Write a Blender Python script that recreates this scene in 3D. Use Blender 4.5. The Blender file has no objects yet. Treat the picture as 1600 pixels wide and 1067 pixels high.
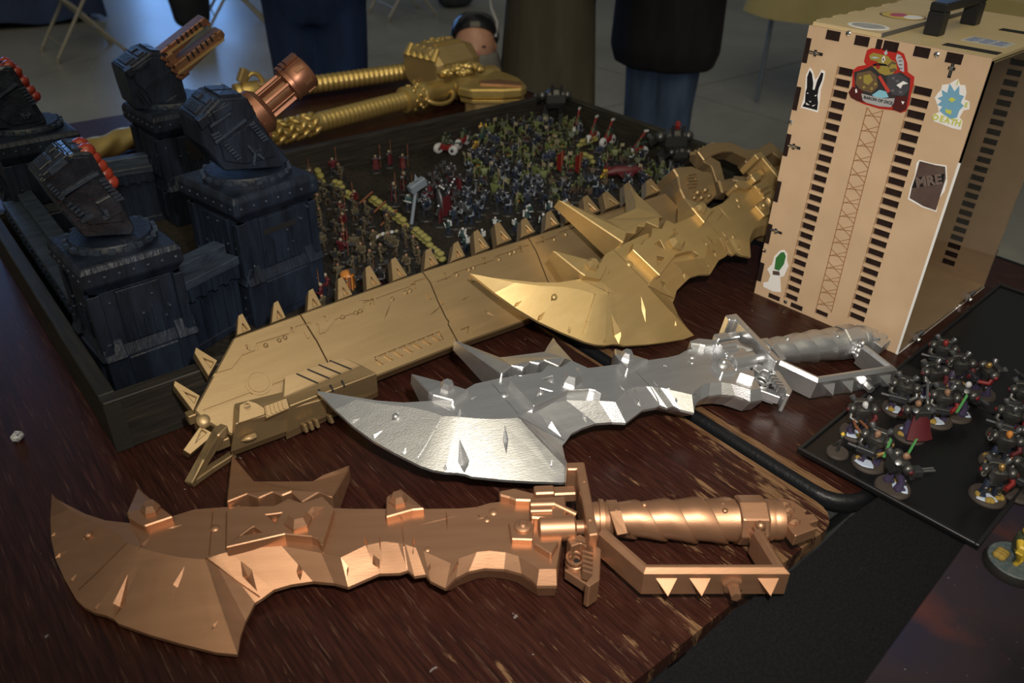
import bpy, bmesh, math, random
from mathutils import Vector, Matrix, Quaternion
from mathutils.geometry import tessellate_polygon
random.seed(7)
PI = math.pi
SC = bpy.context.scene
COL = SC.collection
TZ = 0.74                       # table top height; world X runs across the two long tables, Y along them
# ------------------------------------------------------------------ camera
FPX = 1256.5
_f = (0.5387, 0.6500, -0.5363)
def _camera():
    yaw, pit, rol = 0.6920, 0.5661, 0.0226
    cp, sp = math.cos(pit), math.sin(pit)
    f = Vector((0, cp, -sp)); r = Vector((1, 0, 0)); u = r.cross(f)
    c, s = math.cos(rol), math.sin(rol)
    r2 = c*r + s*u; u2 = -s*r + c*u
    M = Matrix(((math.cos(yaw), math.sin(yaw), 0), (-math.sin(yaw), math.cos(yaw), 0), (0, 0, 1)))
    return M @ r2, M @ u2, M @ f
CR, CU, CF = _camera()
CP = Vector((0, 0, TZ + 0.596))
cam_d = bpy.data.cameras.new('camera')
cam_d.sensor_width = 23.5
cam_d.lens = FPX/1600*23.5
cam_d.clip_start = 0.02; cam_d.clip_end = 80
cam_d.dof.use_dof = True; cam_d.dof.focus_distance = 0.93; cam_d.dof.aperture_fstop = 4.5
cam = bpy.data.objects.new('camera', cam_d)
cam.matrix_world = Matrix(((CR.x, CU.x, -CF.x, CP.x), (CR.y, CU.y, -CF.y, CP.y), (CR.z, CU.z, -CF.z, CP.z), (0, 0, 0, 1)))
COL.objects.link(cam); SC.camera = cam
def ray(px, py): return CF + CR*((px-800)/FPX) + CU*((533.5-py)/FPX)
def P(px, py, h=0.0):           # point seen at a pixel, h above the table top
    d = ray(px, py); return CP + d*((TZ+h-CP.z)/d.z)
def PY(px, py, y0):             # point seen at a pixel on the upright plane Y = y0
    d = ray(px, py); return CP + d*(y0/d.y)
def PPL(px, py, o, n):          # point seen at a pixel on any plane
    d = ray(px, py); return CP + d*((o-CP).dot(n)/d.dot(n))
def PD(px, py, dist):
    return CP + ray(px, py)*dist
# ------------------------------------------------------------------ world, flash, view
SC.view_settings.view_transform = 'Standard'; SC.view_settings.look = 'None'
SC.view_settings.exposure = 0.0; SC.view_settings.gamma = 1.0; SC.view_settings.use_curve_mapping = False
w = bpy.data.worlds.new('hall_air'); SC.world = w; w.use_nodes = True
w.node_tree.nodes['Background'].inputs[0].default_value = (0.95, 0.96, 0.90, 1)
w.node_tree.nodes['Background'].inputs[1].default_value = 0.13
fl = bpy.data.lights.new('camera_flash', 'SPOT'); fl.energy = 44.0; fl.color = (1.0, 0.915, 0.835)
fl.spot_size = math.radians(84); fl.spot_blend = 1.0; fl.shadow_soft_size = 0.022
flo = bpy.data.objects.new('camera_flash', fl); COL.objects.link(flo)
flo.location = CP + CR*0.06 + CU*0.13
flo.rotation_euler = (P(930, 510, 0.03) - flo.location).to_track_quat('-Z', 'Y').to_euler()
def area(name, loc, tgt, sx, sy, e, col):
    a = bpy.data.lights.new(name, 'AREA'); a.shape = 'RECTANGLE'; a.size = sx; a.size_y = sy; a.energy = e; a.color = col
    o = bpy.data.objects.new(name, a); COL.objects.link(o); o.location = loc
    o.rotation_euler = (Vector(tgt) - Vector(loc)).to_track_quat('-Z', 'Y').to_euler(); return o
area('hall_ceiling_light', (-1.5, -2.5, 7.0), (1.5, 2.0, 0), 7.0, 7.0, 215, (1.0, 0.86, 0.56))
# ------------------------------------------------------------------ materials
def mat(name, col, rough=0.5, metal=0.0, spec=0.5, noise=None, nscale=20, bump=0.0, bscale=80, stretch=(1, 1, 1), trans=0.0, alpha=1.0, coat=0.0, emit=None, rn=0.0):
    m = bpy.data.materials.new(name); m.use_nodes = True
    nt = m.node_tree; b = nt.nodes['Principled BSDF']
    b.inputs['Base Color'].default_value = (*col, 1); b.inputs['Roughness'].default_value = rough
    b.inputs['Metallic'].default_value = metal; b.inputs['Specular IOR Level'].default_value = spec
    if coat: b.inputs['Coat Weight'].default_value = coat; b.inputs['Coat Roughness'].default_value = 0.15
    if trans: b.inputs['Transmission Weight'].default_value = trans
    if alpha < 1: b.inputs['Alpha'].default_value = alpha
    if emit: b.inputs['Emission Color'].default_value = (*emit[0], 1); b.inputs['Emission Strength'].default_value = emit[1]
    if noise or bump or rn:
        tc = nt.nodes.new('ShaderNodeTexCoord'); mp = nt.nodes.new('ShaderNodeMapping')
        mp.inputs['Scale'].default_value = stretch
        nt.links.new(tc.outputs['Object'], mp.inputs['Vector'])
    if noise:
        n = nt.nodes.new('ShaderNodeTexNoise'); n.inputs['Scale'].default_value = nscale; n.inputs['Detail'].default_value = 4
        nt.links.new(mp.outputs[0], n.inputs['Vector'])
        r = nt.nodes.new('ShaderNodeValToRGB'); r.color_ramp.elements[0].position = 0.38; r.color_ramp.elements[1].position = 0.68
        r.color_ramp.elements[0].color = (*col, 1); r.color_ramp.elements[1].color = (*noise, 1)
        nt.links.new(n.outputs[0], r.inputs[0]); nt.links.new(r.outputs[0], b.inputs['Base Color'])
    if bump:
        n2 = nt.nodes.new('ShaderNodeTexNoise'); n2.inputs['Scale'].default_value = bscale; n2.inputs['Detail'].default_value = 3
        nt.links.new(mp.outputs[0], n2.inputs['Vector'])
        bp = nt.nodes.new('ShaderNodeBump'); bp.inputs['Strength'].default_value = bump; bp.inputs['Distance'].default_value = 0.002
        nt.links.new(n2.outputs[0], bp.inputs['Height']); nt.links.new(bp.outputs[0], b.inputs['Normal'])
    if rn:
        n3 = nt.nodes.new('ShaderNodeTexNoise'); n3.inputs['Scale'].default_value = nscale*1.7
        nt.links.new(mp.outputs[0], n3.inputs['Vector'])
        mr = nt.nodes.new('ShaderNodeMapRange'); mr.inputs[3].default_value = rough-rn; mr.inputs[4].default_value = rough+rn
        nt.links.new(n3.outputs[0], mr.inputs[0]); nt.links.new(mr.outputs[0], b.inputs['Roughness'])
    return m
def metal_paint(name, c1, c2, rough=0.42, metal=0.72, bump=0.05):
    return mat(name, c1, rough, metal, 0.5, noise=c2, nscale=9, bump=bump, bscale=90, stretch=(1, 10, 10), rn=0.05)
M = {}
M['copper'] = metal_paint('copper_paint', (0.385, 0.208, 0.118), (0.425, 0.233, 0.133), 0.44, 0.78)
M['silver'] = metal_paint('silver_paint', (0.58, 0.59, 0.60), (0.63, 0.64, 0.65), 0.33, 0.90, 0.14)
M['gold'] = metal_paint('gold_paint', (0.455, 0.325, 0.140), (0.485, 0.35, 0.155), 0.44, 0.66)
M['bronze'] = metal_paint('bronze_gold_paint', (0.335, 0.236, 0.120), (0.37, 0.262, 0.135), 0.46, 0.76)
M['rich_gold'] = mat('bright_gold_paint', (0.55, 0.395, 0.13), 0.36, 0.72, noise=(0.60, 0.44, 0.165), nscale=30, bump=0.15, bscale=150)
M['dark_gap'] = mat('dark_joint_slot_shade', (0.012, 0.009, 0.008), 0.8)  # floor joints; also the painted shade of the sword shroud's slots and notches
M['fort'] = mat('dark_blue_black_paint', (0.006, 0.0088, 0.016), 0.42, 0, 0.38, noise=(0.015, 0.023, 0.042), nscale=26, bump=0.5, bscale=120, stretch=(1.6, 1.6, 0.35))
M['fort_edge'] = mat('drybrushed_blue_grey', (0.032, 0.046, 0.072), 0.45, 0, 0.5, noise=(0.016, 0.023, 0.038), nscale=60, bump=0.5, bscale=150, stretch=(0.4, 1.5, 1.5))
M['fort_gloss'] = mat('glossy_black_grey_paint', (0.011, 0.014, 0.022), 0.20, 0, 0.6, noise=(0.024, 0.030, 0.042), nscale=60, bump=0.35, bscale=200)
M['hole_shade'] = mat('hole_shade_black', (0.004, 0.004, 0.005), 0.9)  # near-black that paints the shade inside openings in place of real depth
M['missile'] = mat('red_missile_paint', (0.27, 0.030, 0.014), 0.3, noise=(0.34, 0.045, 0.02), nscale=60)
M['cannon'] = metal_paint('dull_copper_paint', (0.235, 0.105, 0.062), (0.28, 0.13, 0.078), 0.40, 0.75)
M['oldcopper'] = metal_paint('aged_copper_paint', (0.19, 0.095, 0.048), (0.24, 0.12, 0.064), 0.5, 0.6)
M['black'] = mat('black_plastic', (0.010, 0.010, 0.011), 0.4)
M['rubber'] = mat('black_rubber_trim', (0.0055, 0.006, 0.0075), 0.42, spec=0.3, bump=0.3, bscale=200)
M['chrome'] = mat('steel_screw', (0.6, 0.6, 0.6), 0.25, 1.0)
M['white'] = mat('white_paper', (0.78, 0.78, 0.77), 0.45)
# ------------------------------------------------------------------ object helpers
def put(o, parent=None):
    COL.objects.link(o)
    if parent: o.parent = parent
    return o
def tag(o, label=None, cat=None, group=None, kind=None):
    if label: o['label'] = label
    if cat: o['category'] = cat
    if group: o['group'] = group
    if kind: o['kind'] = kind
    return o
def thing(name, label, cat, loc=(0, 0, 0), group=None):
    o = bpy.data.objects.new(name, None); o.location = loc; o.empty_display_size = 0.02
    put(o); return tag(o, label, cat, group)
def root_of(o):
    while o.parent: o = o.parent
    return o
class MB:
    """collects simple shapes; build() links them as ONE mesh object"""
    def __init__(s): s.v = []; s.f = []; s.mi = []; s.m = 0; s.T = None
    def add(s, vs, fs):
        n = len(s.v)
        for p in vs:
            p = Vector(p)
            if s.T is not None: p = s.T @ p
            s.v.append(p)
        for f in fs: s.f.append([i+n for i in f]); s.mi.append(s.m)
        return s
    def box(s, c, size, R=None, taper=1.0):
        x, y, z = size[0]/2, size[1]/2, size[2]/2; c = Vector(c); vs = []
        for k, dz in enumerate((-z, z)):
            t = 1.0 if k == 0 else taper
            for dx, dy in ((-x, -y), (x, -y), (x, y), (-x, y)):
                p = Vector((dx*t, dy*t, dz)); vs.append(c + (R @ p if R else p))
        return s.add(vs, [(3, 2, 1, 0), (4, 5, 6, 7), (0, 1, 5, 4), (1, 2, 6, 5), (2, 3, 7, 6), (3, 0, 4, 7)])
    def box2(s, a, b): 
        a = Vector(a); b = Vector(b); return s.box((a+b)/2, [abs(b[i]-a[i]) for i in range(3)])
    def loft(s, rings, cap=True, closed=True):
        n = len(rings[0]); vs = [p for r in rings for p in r]; fs = []
        for k in range(len(rings)-1):
            for i in range(n if closed else n-1):
                j = (i+1) % n; fs.append((k*n+i, k*n+j, (k+1)*n+j, (k+1)*n+i))
        if cap: fs.append(list(range(n))[::-1]); fs.append([(len(rings)-1)*n+i for i in range(n)])
        return s.add(vs, fs)
    def cyl(s, a, b, r0, r1=None, n=10, cap=True):
        a = Vector(a); b = Vector(b); r1 = r0 if r1 is None else r1
        d = (b-a).normalized(); x = d.orthogonal().normalized(); y = d.cross(x)
        ring = lambda c, r: [c + (x*math.cos(2*PI*i/n) + y*math.sin(2*PI*i/n))*r for i in range(n)]
        return s.loft([ring(a, r0), ring(b, r1)], cap)
    def lathe(s, a, d, prof, n=16, cap=True):
        a = Vector(a); d = Vector(d).normalized(); x = d.orthogonal().normalized(); y = d.cross(x)
        return s.loft([[a + d*t + (x*math.cos(2*PI*i/n) + y*math.sin(2*PI*i/n))*r for i in range(n)] for t, r in prof], cap)
    def tube(s, pts, r, n=8, cap=True):
        pts = [Vector(p) for p in pts]; rings = []; x = None
        rr = r if isinstance(r, (list, tuple)) else [r]*len(pts)
        for k, p in enumerate(pts):
            d = (pts[min(k+1, len(pts)-1)] - pts[max(k-1, 0)]).normalized()
            if x is None: x = d.orthogonal().normalized()
            x = (x - d*x.dot(d)).normalized(); y = d.cross(x)
            rings.append([p + (x*math.cos(2*PI*i/n) + y*math.sin(2*PI*i/n))*rr[k] for i in range(n)])
        return s.loft(rings, cap)
    def bar(s, pts, wd, ht, up=(0, 0, 1)):      # rectangular section along a path
        pts = [Vector(p) for p in pts]; up = Vector(up); rings = []
        for k, p in enumerate(pts):
            d = (pts[min(k+1, len(pts)-1)] - pts[max(k-1, 0)]).normalized()
            x = d.cross(up).normalized(); y = x.cross(d).normalized()
            m = 1.0
            if 0 < k < len(pts)-1:
                c = max(0.5, (pts[k]-pts[k-1]).normalized().dot(d)); m = 1/c
            rings.append([p - x*wd/2*m - y*ht/2, p + x*wd/2*m - y*ht/2, p + x*wd/2*m + y*ht/2, p - x*wd/2*m + y*ht/2])
        return s.loft(rings)
    def ball(s, c, r, n=8, k=5, sc=(1, 1, 1), R=None):
        c = Vector(c); rings = []
        top = []
        for j in range(1, k):
            t = PI*j/k
            ring = []
            for i in range(n):
                p = Vector((math.sin(t)*math.cos(2*PI*i/n)*sc[0], math.sin(t)*math.sin(2*PI*i/n)*sc[1], -math.cos(t)*sc[2]))*r
                ring.append(c + (R @ p if R else p))
            rings.append(ring)
        vs = [q for r_ in rings for q in r_]
        a = Vector((0, 0, -r*sc[2])); b = -a
        vs += [c + (R @ a if R else a), c + (R @ b if R else b)]
        fs = []
        for q in range(k-2):
            for i in range(n):
                j = (i+1) % n; fs.append((q*n+i, q*n+j, (q+1)*n+j, (q+1)*n+i))
        A = len(vs)-2
        for i in range(n):
            j = (i+1) % n; fs.append((A, j, i)); fs.append((A+1, (k-2)*n+i, (k-2)*n+j))
        return s.add(vs, fs)
    def pyr(s, base, apex):
        n = len(base); return s.add(list(base)+[apex], [list(range(n))[::-1]] + [(i, (i+1) % n, n) for i in range(n)])
    def slab(s, top, bot, holes=()):
        """solid between two 3-D outlines with the same count (any plan shape); holes: list of (top, bot) outlines"""
        n = len(top); vs = list(top) + list(bot)
        hs = []
        for t, b in holes:
            hs.append((len(vs), len(t))); vs += list(t) + list(b)
        fs = []
        def caps(which):
            polys = [list(top if which == 0 else bot)] + [list(h[which]) for h in holes]
            idx = [i + (0 if which == 0 else n) for i in range(n)]
            for (st, m), h in zip(hs, holes): idx += [st + i + (0 if which == 0 else m) for i in range(m)]
            flat = [Vector(p) for q in polys for p in q]
            nn = Vector((0, 0, 0)); q = polys[0]
            for i in range(len(q)):
                a, b = Vector(q[i]), Vector(q[(i+1) % len(q)]); nn += a.cross(b)
            nn.normalize(); R = nn.to_track_quat('Z', 'Y').to_matrix().transposed()
            pl = []
            for q in polys: pl.append([Vector(((R @ Vector(p)).x, (R @ Vector(p)).y, 0)) for p in q])
            for t in tessellate_polygon(pl): fs.append([idx[i] for i in t])
        caps(0); caps(1)
        for i in range(n):
            j = (i+1) % n; fs.append((i, n+i, n+j, j))
        for st, m in hs:
            for i in range(m):
                j = (i+1) % m; fs.append((st+i, st+j, st+m+j, st+m+i))
        return s.add(vs, fs)
    def build(s, name, material, parent=None, smooth=None, bevel=0, seg=1, label=None, local=False, fix=True):
        off = Vector((0, 0, 0))
        if parent is not None and not local: off = Vector(root_of(parent).location)
        me = bpy.data.meshes.new(name)
        me.from_pydata([p - off for p in s.v], [], s.f)
        mats = material if isinstance(material, (list, tuple)) else [material]
        for m_ in mats: me.materials.append(m_)
        if len(mats) > 1: me.polygons.foreach_set('material_index', s.mi)
        if fix or bevel:
            bm = bmesh.new(); bm.from_mesh(me)
            bmesh.ops.recalc_face_normals(bm, faces=bm.faces)
            if bevel:
                ed = [e for e in bm.edges if len(e.link_faces) == 2 and e.calc_face_angle(0) > 0.5]
                bmesh.ops.bevel(bm, geom=ed, offset=bevel, segments=seg, affect='EDGES', clamp_overlap=True)
            bm.to_mesh(me); bm.free()
        if smooth:
            for p in me.polygons: p.use_smooth = True
            me.set_sharp_from_angle(angle=math.radians(smooth))
        o = bpy.data.objects.new(name, me)
        put(o, parent)
        if label: o['label'] = label
        return o
def kids(o): return list(o.children)
def copy_tree(o, parent=None, mats=None):
    c = o.copy(); COL.objects.link(c)
    if parent: c.parent = parent; c.matrix_parent_inverse = o.matrix_parent_inverse
    if mats and c.type == 'MESH':
        for sl in c.material_slots:
            nm = mats.get(sl.material.name)
            if nm: sl.link = 'OBJECT'; sl.material = nm
    for ch in kids(o): copy_tree(ch, c, mats)
    return c
def evaluated(o, mods):
    """bake modifiers into the mesh"""
    dg = bpy.context.evaluated_depsgraph_get(); dg.update()
    me = bpy.data.meshes.new_from_object(o.evaluated_get(dg))
    o.modifiers.clear(); old = o.data; o.data = me; me.name = old.name; bpy.data.meshes.remove(old)
    return o
def carve(o, cutter):
    """boolean difference with an MB cutter given in the same local coordinates"""
    me = bpy.data.meshes.new('cut'); me.from_pydata(cutter.v, [], cutter.f)
    bm = bmesh.new(); bm.from_mesh(me); bmesh.ops.recalc_face_normals(bm, faces=bm.faces); bm.to_mesh(me); bm.free()
    co = bpy.data.objects.new('cut', me); COL.objects.link(co)
    if o.parent: co.parent = o.parent
    md = o.modifiers.new('b', 'BOOLEAN'); md.operation = 'DIFFERENCE'; md.object = co; md.solver = 'EXACT'; md.use_self = True
    evaluated(o, None); bpy.data.objects.remove(co); bpy.data.meshes.remove(me)
    return o
def flat_poly(pts): return [Vector(p) for p in pts]
# ------------------------------------------------------------------ node-built surfaces
def N(nt, t, **kw):
    n = nt.nodes.new(t)
    for k, v in kw.items(): setattr(n, k, v)
    return n
def ramp(nt, src, stops):
    r = nt.nodes.new('ShaderNodeValToRGB'); cr = r.color_ramp
    while len(cr.elements) < len(stops): cr.elements.new(0.5)
    for e, (p, c) in zip(cr.elements, stops): e.position = p; e.color = (*c, 1) if len(c) == 3 else c
    nt.links.new(src, r.inputs[0]); return r.outputs[0]
def noise(nt, vec, scale, detail=4, stretch=None, rough=0.5):
    if stretch:
        mp = nt.nodes.new('ShaderNodeMapping'); mp.inputs['Scale'].default_value = stretch
        nt.links.new(vec, mp.inputs[0]); vec = mp.outputs[0]
    n = nt.nodes.new('ShaderNodeTexNoise'); n.inputs['Scale'].default_value = scale; n.inputs['Detail'].default_value = detail
    n.inputs['Roughness'].default_value = rough
    nt.links.new(vec, n.inputs['Vector']); return n.outputs[0]
def math_(nt, op, a, b):
    n = nt.nodes.new('ShaderNodeMath'); n.operation = op
    for i, v in enumerate((a, b)):
        if isinstance(v, (int, float)): n.inputs[i].default_value = v
        elif v is not None: nt.links.new(v, n.inputs[i])
    return n.outputs[0]
def mixc(nt, fac, a, b):
    n = nt.nodes.new('ShaderNodeMix'); n.data_type = 'RGBA'
    if isinstance(fac, (int, float)): n.inputs[0].default_value = fac
    else: nt.links.new(fac, n.inputs[0])
    for i, v in ((6, a), (7, b)):
        if isinstance(v, tuple): n.inputs[i].default_value = (*v, 1)
        else: nt.links.new(v, n.inputs[i])
    return n.outputs[2]
def newmat(name, rough=0.5, spec=0.5):
    m = bpy.data.materials.new(name); m.use_nodes = True; nt = m.node_tree; b = nt.nodes['Principled BSDF']
    b.inputs['Roughness'].default_value = rough; b.inputs['Specular IOR Level'].default_value = spec
    tc = nt.nodes.new('ShaderNodeTexCoord'); return m, nt, b, tc.outputs['Object']
def wood_top(name, edge_x, sgn, wear):
    """worn dark laminate, grain along Y; object origin sits at the table's near corner; edge_x: the worn long edge"""
    m, nt, b, v = newmat(name, 0.30, 0.24)
    g1 = noise(nt, v, 60, 5, (6, 0.35, 1)); g2 = noise(nt, v, 7, 4, (3, 0.5, 1))
    base = ramp(nt, g1, [(0.30, (0.0125, 0.0038, 0.0028)), (0.52, (0.030, 0.0088, 0.0055)), (0.75, (0.052, 0.017, 0.0100))])
    base = mixc(nt, math_(nt, 'MULTIPLY', g2, 0.55), base, (0.022, 0.008, 0.006))
    sx = nt.nodes.new('ShaderNodeSeparateXYZ'); nt.links.new(v, sx.inputs[0])
    ed = math_(nt, 'MULTIPLY', math_(nt, 'SUBTRACT', sx.outputs[0], edge_x), sgn)      # distance from the worn edge
    near = nt.nodes.new('ShaderNodeMapRange'); nt.links.new(ed, near.inputs[0]); near.inputs[1].default_value = 0.0; near.inputs[2].default_value = 0.16
    near.inputs[3].default_value = 0.10; near.inputs[4].default_value = 0.0
    endr = nt.nodes.new('ShaderNodeMapRange'); nt.links.new(sx.outputs[1], endr.inputs[0]); endr.inputs[1].default_value = 0.0; endr.inputs[2].default_value = 0.30
    endr.inputs[3].default_value = 0.165*wear; endr.inputs[4].default_value = 0.0
    rim = nt.nodes.new('ShaderNodeMapRange'); nt.links.new(ed, rim.inputs[0]); rim.inputs[1].default_value = 0.001; rim.inputs[2].default_value = 0.007
    rim.inputs[3].default_value = 0.38; rim.inputs[4].default_value = 0.0
    lift = math_(nt, 'ADD', math_(nt, 'ADD', near.outputs[0], endr.outputs[0]), rim.outputs[0])
    ch = noise(nt, v, 26, 6, (2.6, 0.55, 1), 0.62)
    fine = noise(nt, v, 160, 3, (5, 0.22, 1), 0.6)
    chip = ramp(nt, math_(nt, 'ADD', math_(nt, 'ADD', math_(nt, 'MULTIPLY', ch, 0.75), math_(nt, 'MULTIPLY', fine, 0.25)), lift), [(0.705, (0, 0, 0)), (0.745, (1, 1, 1))])
    tan = ramp(nt, fine, [(0.35, (0.075, 0.036, 0.016)), (0.65, (0.19, 0.11, 0.055))])
    c = mixc(nt, chip, base, tan)
    scr = noise(nt, v, 330, 3, (1, 0.055, 1), 0.65); scr = ramp(nt, scr, [(0.60, (0, 0, 0)), (0.70, (1, 1, 1))])
    fleck = ramp(nt, noise(nt, v, 95, 2, (1, .8, 1)), [(0.765, (0, 0, 0)), (0.78, (1, 1, 1))])
    c = mixc(nt, math_(nt, 'MULTIPLY', scr, 0.34), c, (0.17, 0.095, 0.065)); c = mixc(nt, math_(nt, 'MULTIPLY', fleck, 0.55), c, (0.26, 0.24, 0.23))
    nt.links.new(c, b.inputs['Base Color'])
    bp = nt.nodes.new('ShaderNodeBump'); bp.inputs['Strength'].default_value = 0.22; bp.inputs['Distance'].default_value = 0.0012
    hh = math_(nt, 'SUBTRACT', math_(nt, 'MULTIPLY', g1, 0.8), chip); nt.links.new(hh, bp.inputs['Height']); nt.links.new(bp.outputs[0], b.inputs['Normal'])
    ro = nt.nodes.new('ShaderNodeMapRange'); nt.links.new(g1, ro.inputs[0]); ro.inputs[3].default_value = 0.24; ro.inputs[4].default_value = 0.46
    nt.links.new(ro.outputs[0], b.inputs['Roughness'])
    return m
def concrete():
    m, nt, b, v = newmat('polished_concrete', 0.22, 0.5)
    a = noise(nt, v, 1.1, 5); c = noise(nt, v, 14, 4)
    f = math_(nt, 'ADD', math_(nt, 'MULTIPLY', a, 0.7), math_(nt, 'MULTIPLY', c, 0.3))
    nt.links.new(ramp(nt, f, [(0.35, (0.235, 0.24, 0.225)), (0.65, (0.33, 0.335, 0.31))]), b.inputs['Base Color'])
    r = nt.nodes.new('ShaderNodeMapRange'); nt.links.new(a, r.inputs[0]); r.inputs[3].default_value = 0.22; r.inputs[4].default_value = 0.38
    nt.links.new(r.outputs[0], b.inputs['Roughness']); return m
# ------------------------------------------------------------------ hall
def hall():
    conc = concrete()
    f = MB(); f.box((5, 4, -0.045), (34, 30, 0.05))
    floor = f.build('floor', M['dark_gap']); floor['kind'] = 'structure'
    xs = (-12, -4.5, 3.97, 12.4, 22); ys = (-11, -5.2, 3.24, 11.7, 19)
    for i in range(4):
        for j in range(4):
            s = MB(); s.box2((xs[i]+.006, ys[j]+.006, -0.03), (xs[i+1]-.006, ys[j+1]-.006, 0)); s.build('concrete_slab', conc, floor)
    wallm = mat('painted_block_wall', (0.16, 0.16, 0.165), 0.8, noise=(0.20, 0.20, 0.20), nscale=3)
    winm = mat('daylit_window_glass', (0.5, 0.65, 0.9), 0.3, emit=((0.20, 0.45, 1.0), 5.0))
    frm = mat('window_frame_paint', (0.12, 0.12, 0.13), 0.5)
    # end wall of the hall, square to the long tables, with its high windows
    wy = 18.9
    W = MB(); W.box2((-12, wy, 0), (22, wy+0.2, 9)); wl = W.build('wall_back', wallm); wl['kind'] = 'structure'
    W = MB(); W.box2((21.9, -11, 0), (22.1, wy, 9)); wl2 = W.build('wall_right', wallm); wl2['kind'] = 'structure'
    k = 0
    def window(a, b, parent, nrm):
        nonlocal k
        k += 1
        a = Vector(a); b = Vector(b); g = MB(); g.box2(a, b); o = g.build('window_%d' % k, winm); o['kind'] = 'structure'
        fr = MB()
        ax = 0 if abs(nrm[1]) > 0 else 1
        n = 3
        for q in range(n+1):
            p0 = a.copy(); p0[ax] = a[ax] + (b[ax]-a[ax])*q/n
            c = Vector(p0); hi = b.copy(); hi[ax] = c[ax]
            mid = (c+hi)/2; sz = [0.16, 0.16, abs(b.z-a.z)+.1]; fr.box(mid, sz)
        fr.build('window_frame', frm, o)
    window((-0.2, wy-.06, 1.2), (1.7, wy-.001, 6.6), wl, (0, 1, 0))
    window((5.2, wy-.06, 1.2), (7.2, wy-.001, 6.0), wl, (0, 1, 0))
    window((21.84, 9.6, 2.2), (21.899, 10.9, 4.8), wl2, (1, 0, 0))
hall()
# ------------------------------------------------------------------ tables
def rrect(x0, y0, x1, y1, r, z, n=5):
    pts = []
    for cx, cy, a0 in ((x1-r, y1-r, 0), (x0+r, y1-r, PI/2), (x0+r, y0+r, PI), (x1-r, y0+r, 3*PI/2)):
        for i in range(n+1):
            a = a0 + PI/2*i/n; pts.append(Vector((cx+r*math.cos(a), cy+r*math.sin(a), z)))
    return pts
legm = mat('black_steel_tube', (0.02, 0.02, 0.022), 0.4)
def folding_table(name, x0, y0, x1, y1, wood, label, r=0.035, trim=True, inset=0.0):
    t = thing(name, label, 'table', (x0, y0, 0))
    g = MB(); i = 0.008 if trim else 0.0
    g.slab(rrect(x0+i, y0+i, x1-i, y1-i, r, TZ), rrect(x0+i, y0+i, x1-i, y1-i, r, TZ-0.019)); top = g.build('table_top', wood, t)
    if trim:
        e = MB(); prof = ((0.0, 0.0008), (0.006, 0.0015), (0.0105, -0.002), (0.012, -0.009), (0.0105, -0.018), (0.004, -0.022), (0.0, -0.020))
        rings = []
        for d, z in prof: rings.append([p for p in rrect(x0+i-d, y0+i-d, x1-i+d, y1-i+d, r+d, TZ+z)])
        n = len(rings[0]); vs = [p for q in rings for p in q]; fs = []
        K = len(rings)
        for k in range(K):
            for a in range(n): fs.append((k*n+a, k*n+(a+1) % n, ((k+1) % K)*n+(a+1) % n, ((k+1) % K)*n+a))
        e.add(vs, fs); e.build('edge_trim', M['rubber'], t, smooth=50)
    fr = MB()
    for yy in (y0+.05, y1-.05): fr.box(((x0+x1)/2, yy, TZ-.035), (x1-x0-.1, .025, .03))
    for xx in (x0+.05, x1-.05): fr.box((xx, (y0+y1)/2, TZ-.035), (.025, y1-y0-.1, .03))
    fr.build('apron_frame', legm, t)
    for yy in (y0+.22, y1-.22):
        for xx in (x0+.09, x1-.09):
            l = MB(); l.cyl((xx, yy, TZ-.03), (xx, yy, 0.02), 0.0125, n=10); o = l.build('leg', legm, t, smooth=40)
            c = MB(); c.cyl((xx, yy, 0.0), (xx, yy, 0.03), 0.017, n=10); c.build('foot_cap', M['rubber'], o, smooth=40)
        b = MB(); b.cyl((x0+.09, yy, .22), (x1-.09, yy, .22), 0.009, n=8); b.build('crossbar', legm, t, smooth=40)
    return t
XA0, XA1, XB0, XB1, YE, YW = -0.112, 0.657, 0.667, 1.428, 0.25, 2.083
folding_table('folding_table', XA0, YE, XA1, YW, wood_top('worn_dark_wood_near', XA1-XA0, -1, 1.0), 'near dark brown wood folding table with chipped bare edge, under the copper blade', trim=False, r=0.03)
folding_table('folding_table', XB0+.004, YE, XB1, YW, wood_top('worn_dark_wood_far', 0.014, 1, 0.4), 'far dark brown wood folding table with black rubber edge, under the wooden carry case')
tc = folding_table('folding_table', -0.10, -0.62, 1.45, 0.234, mat('grey_table_laminate', (0.05, 0.05, 0.05), 0.6), 'side table standing crosswise at the right, hidden under black cloth and nebula mat')
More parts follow.
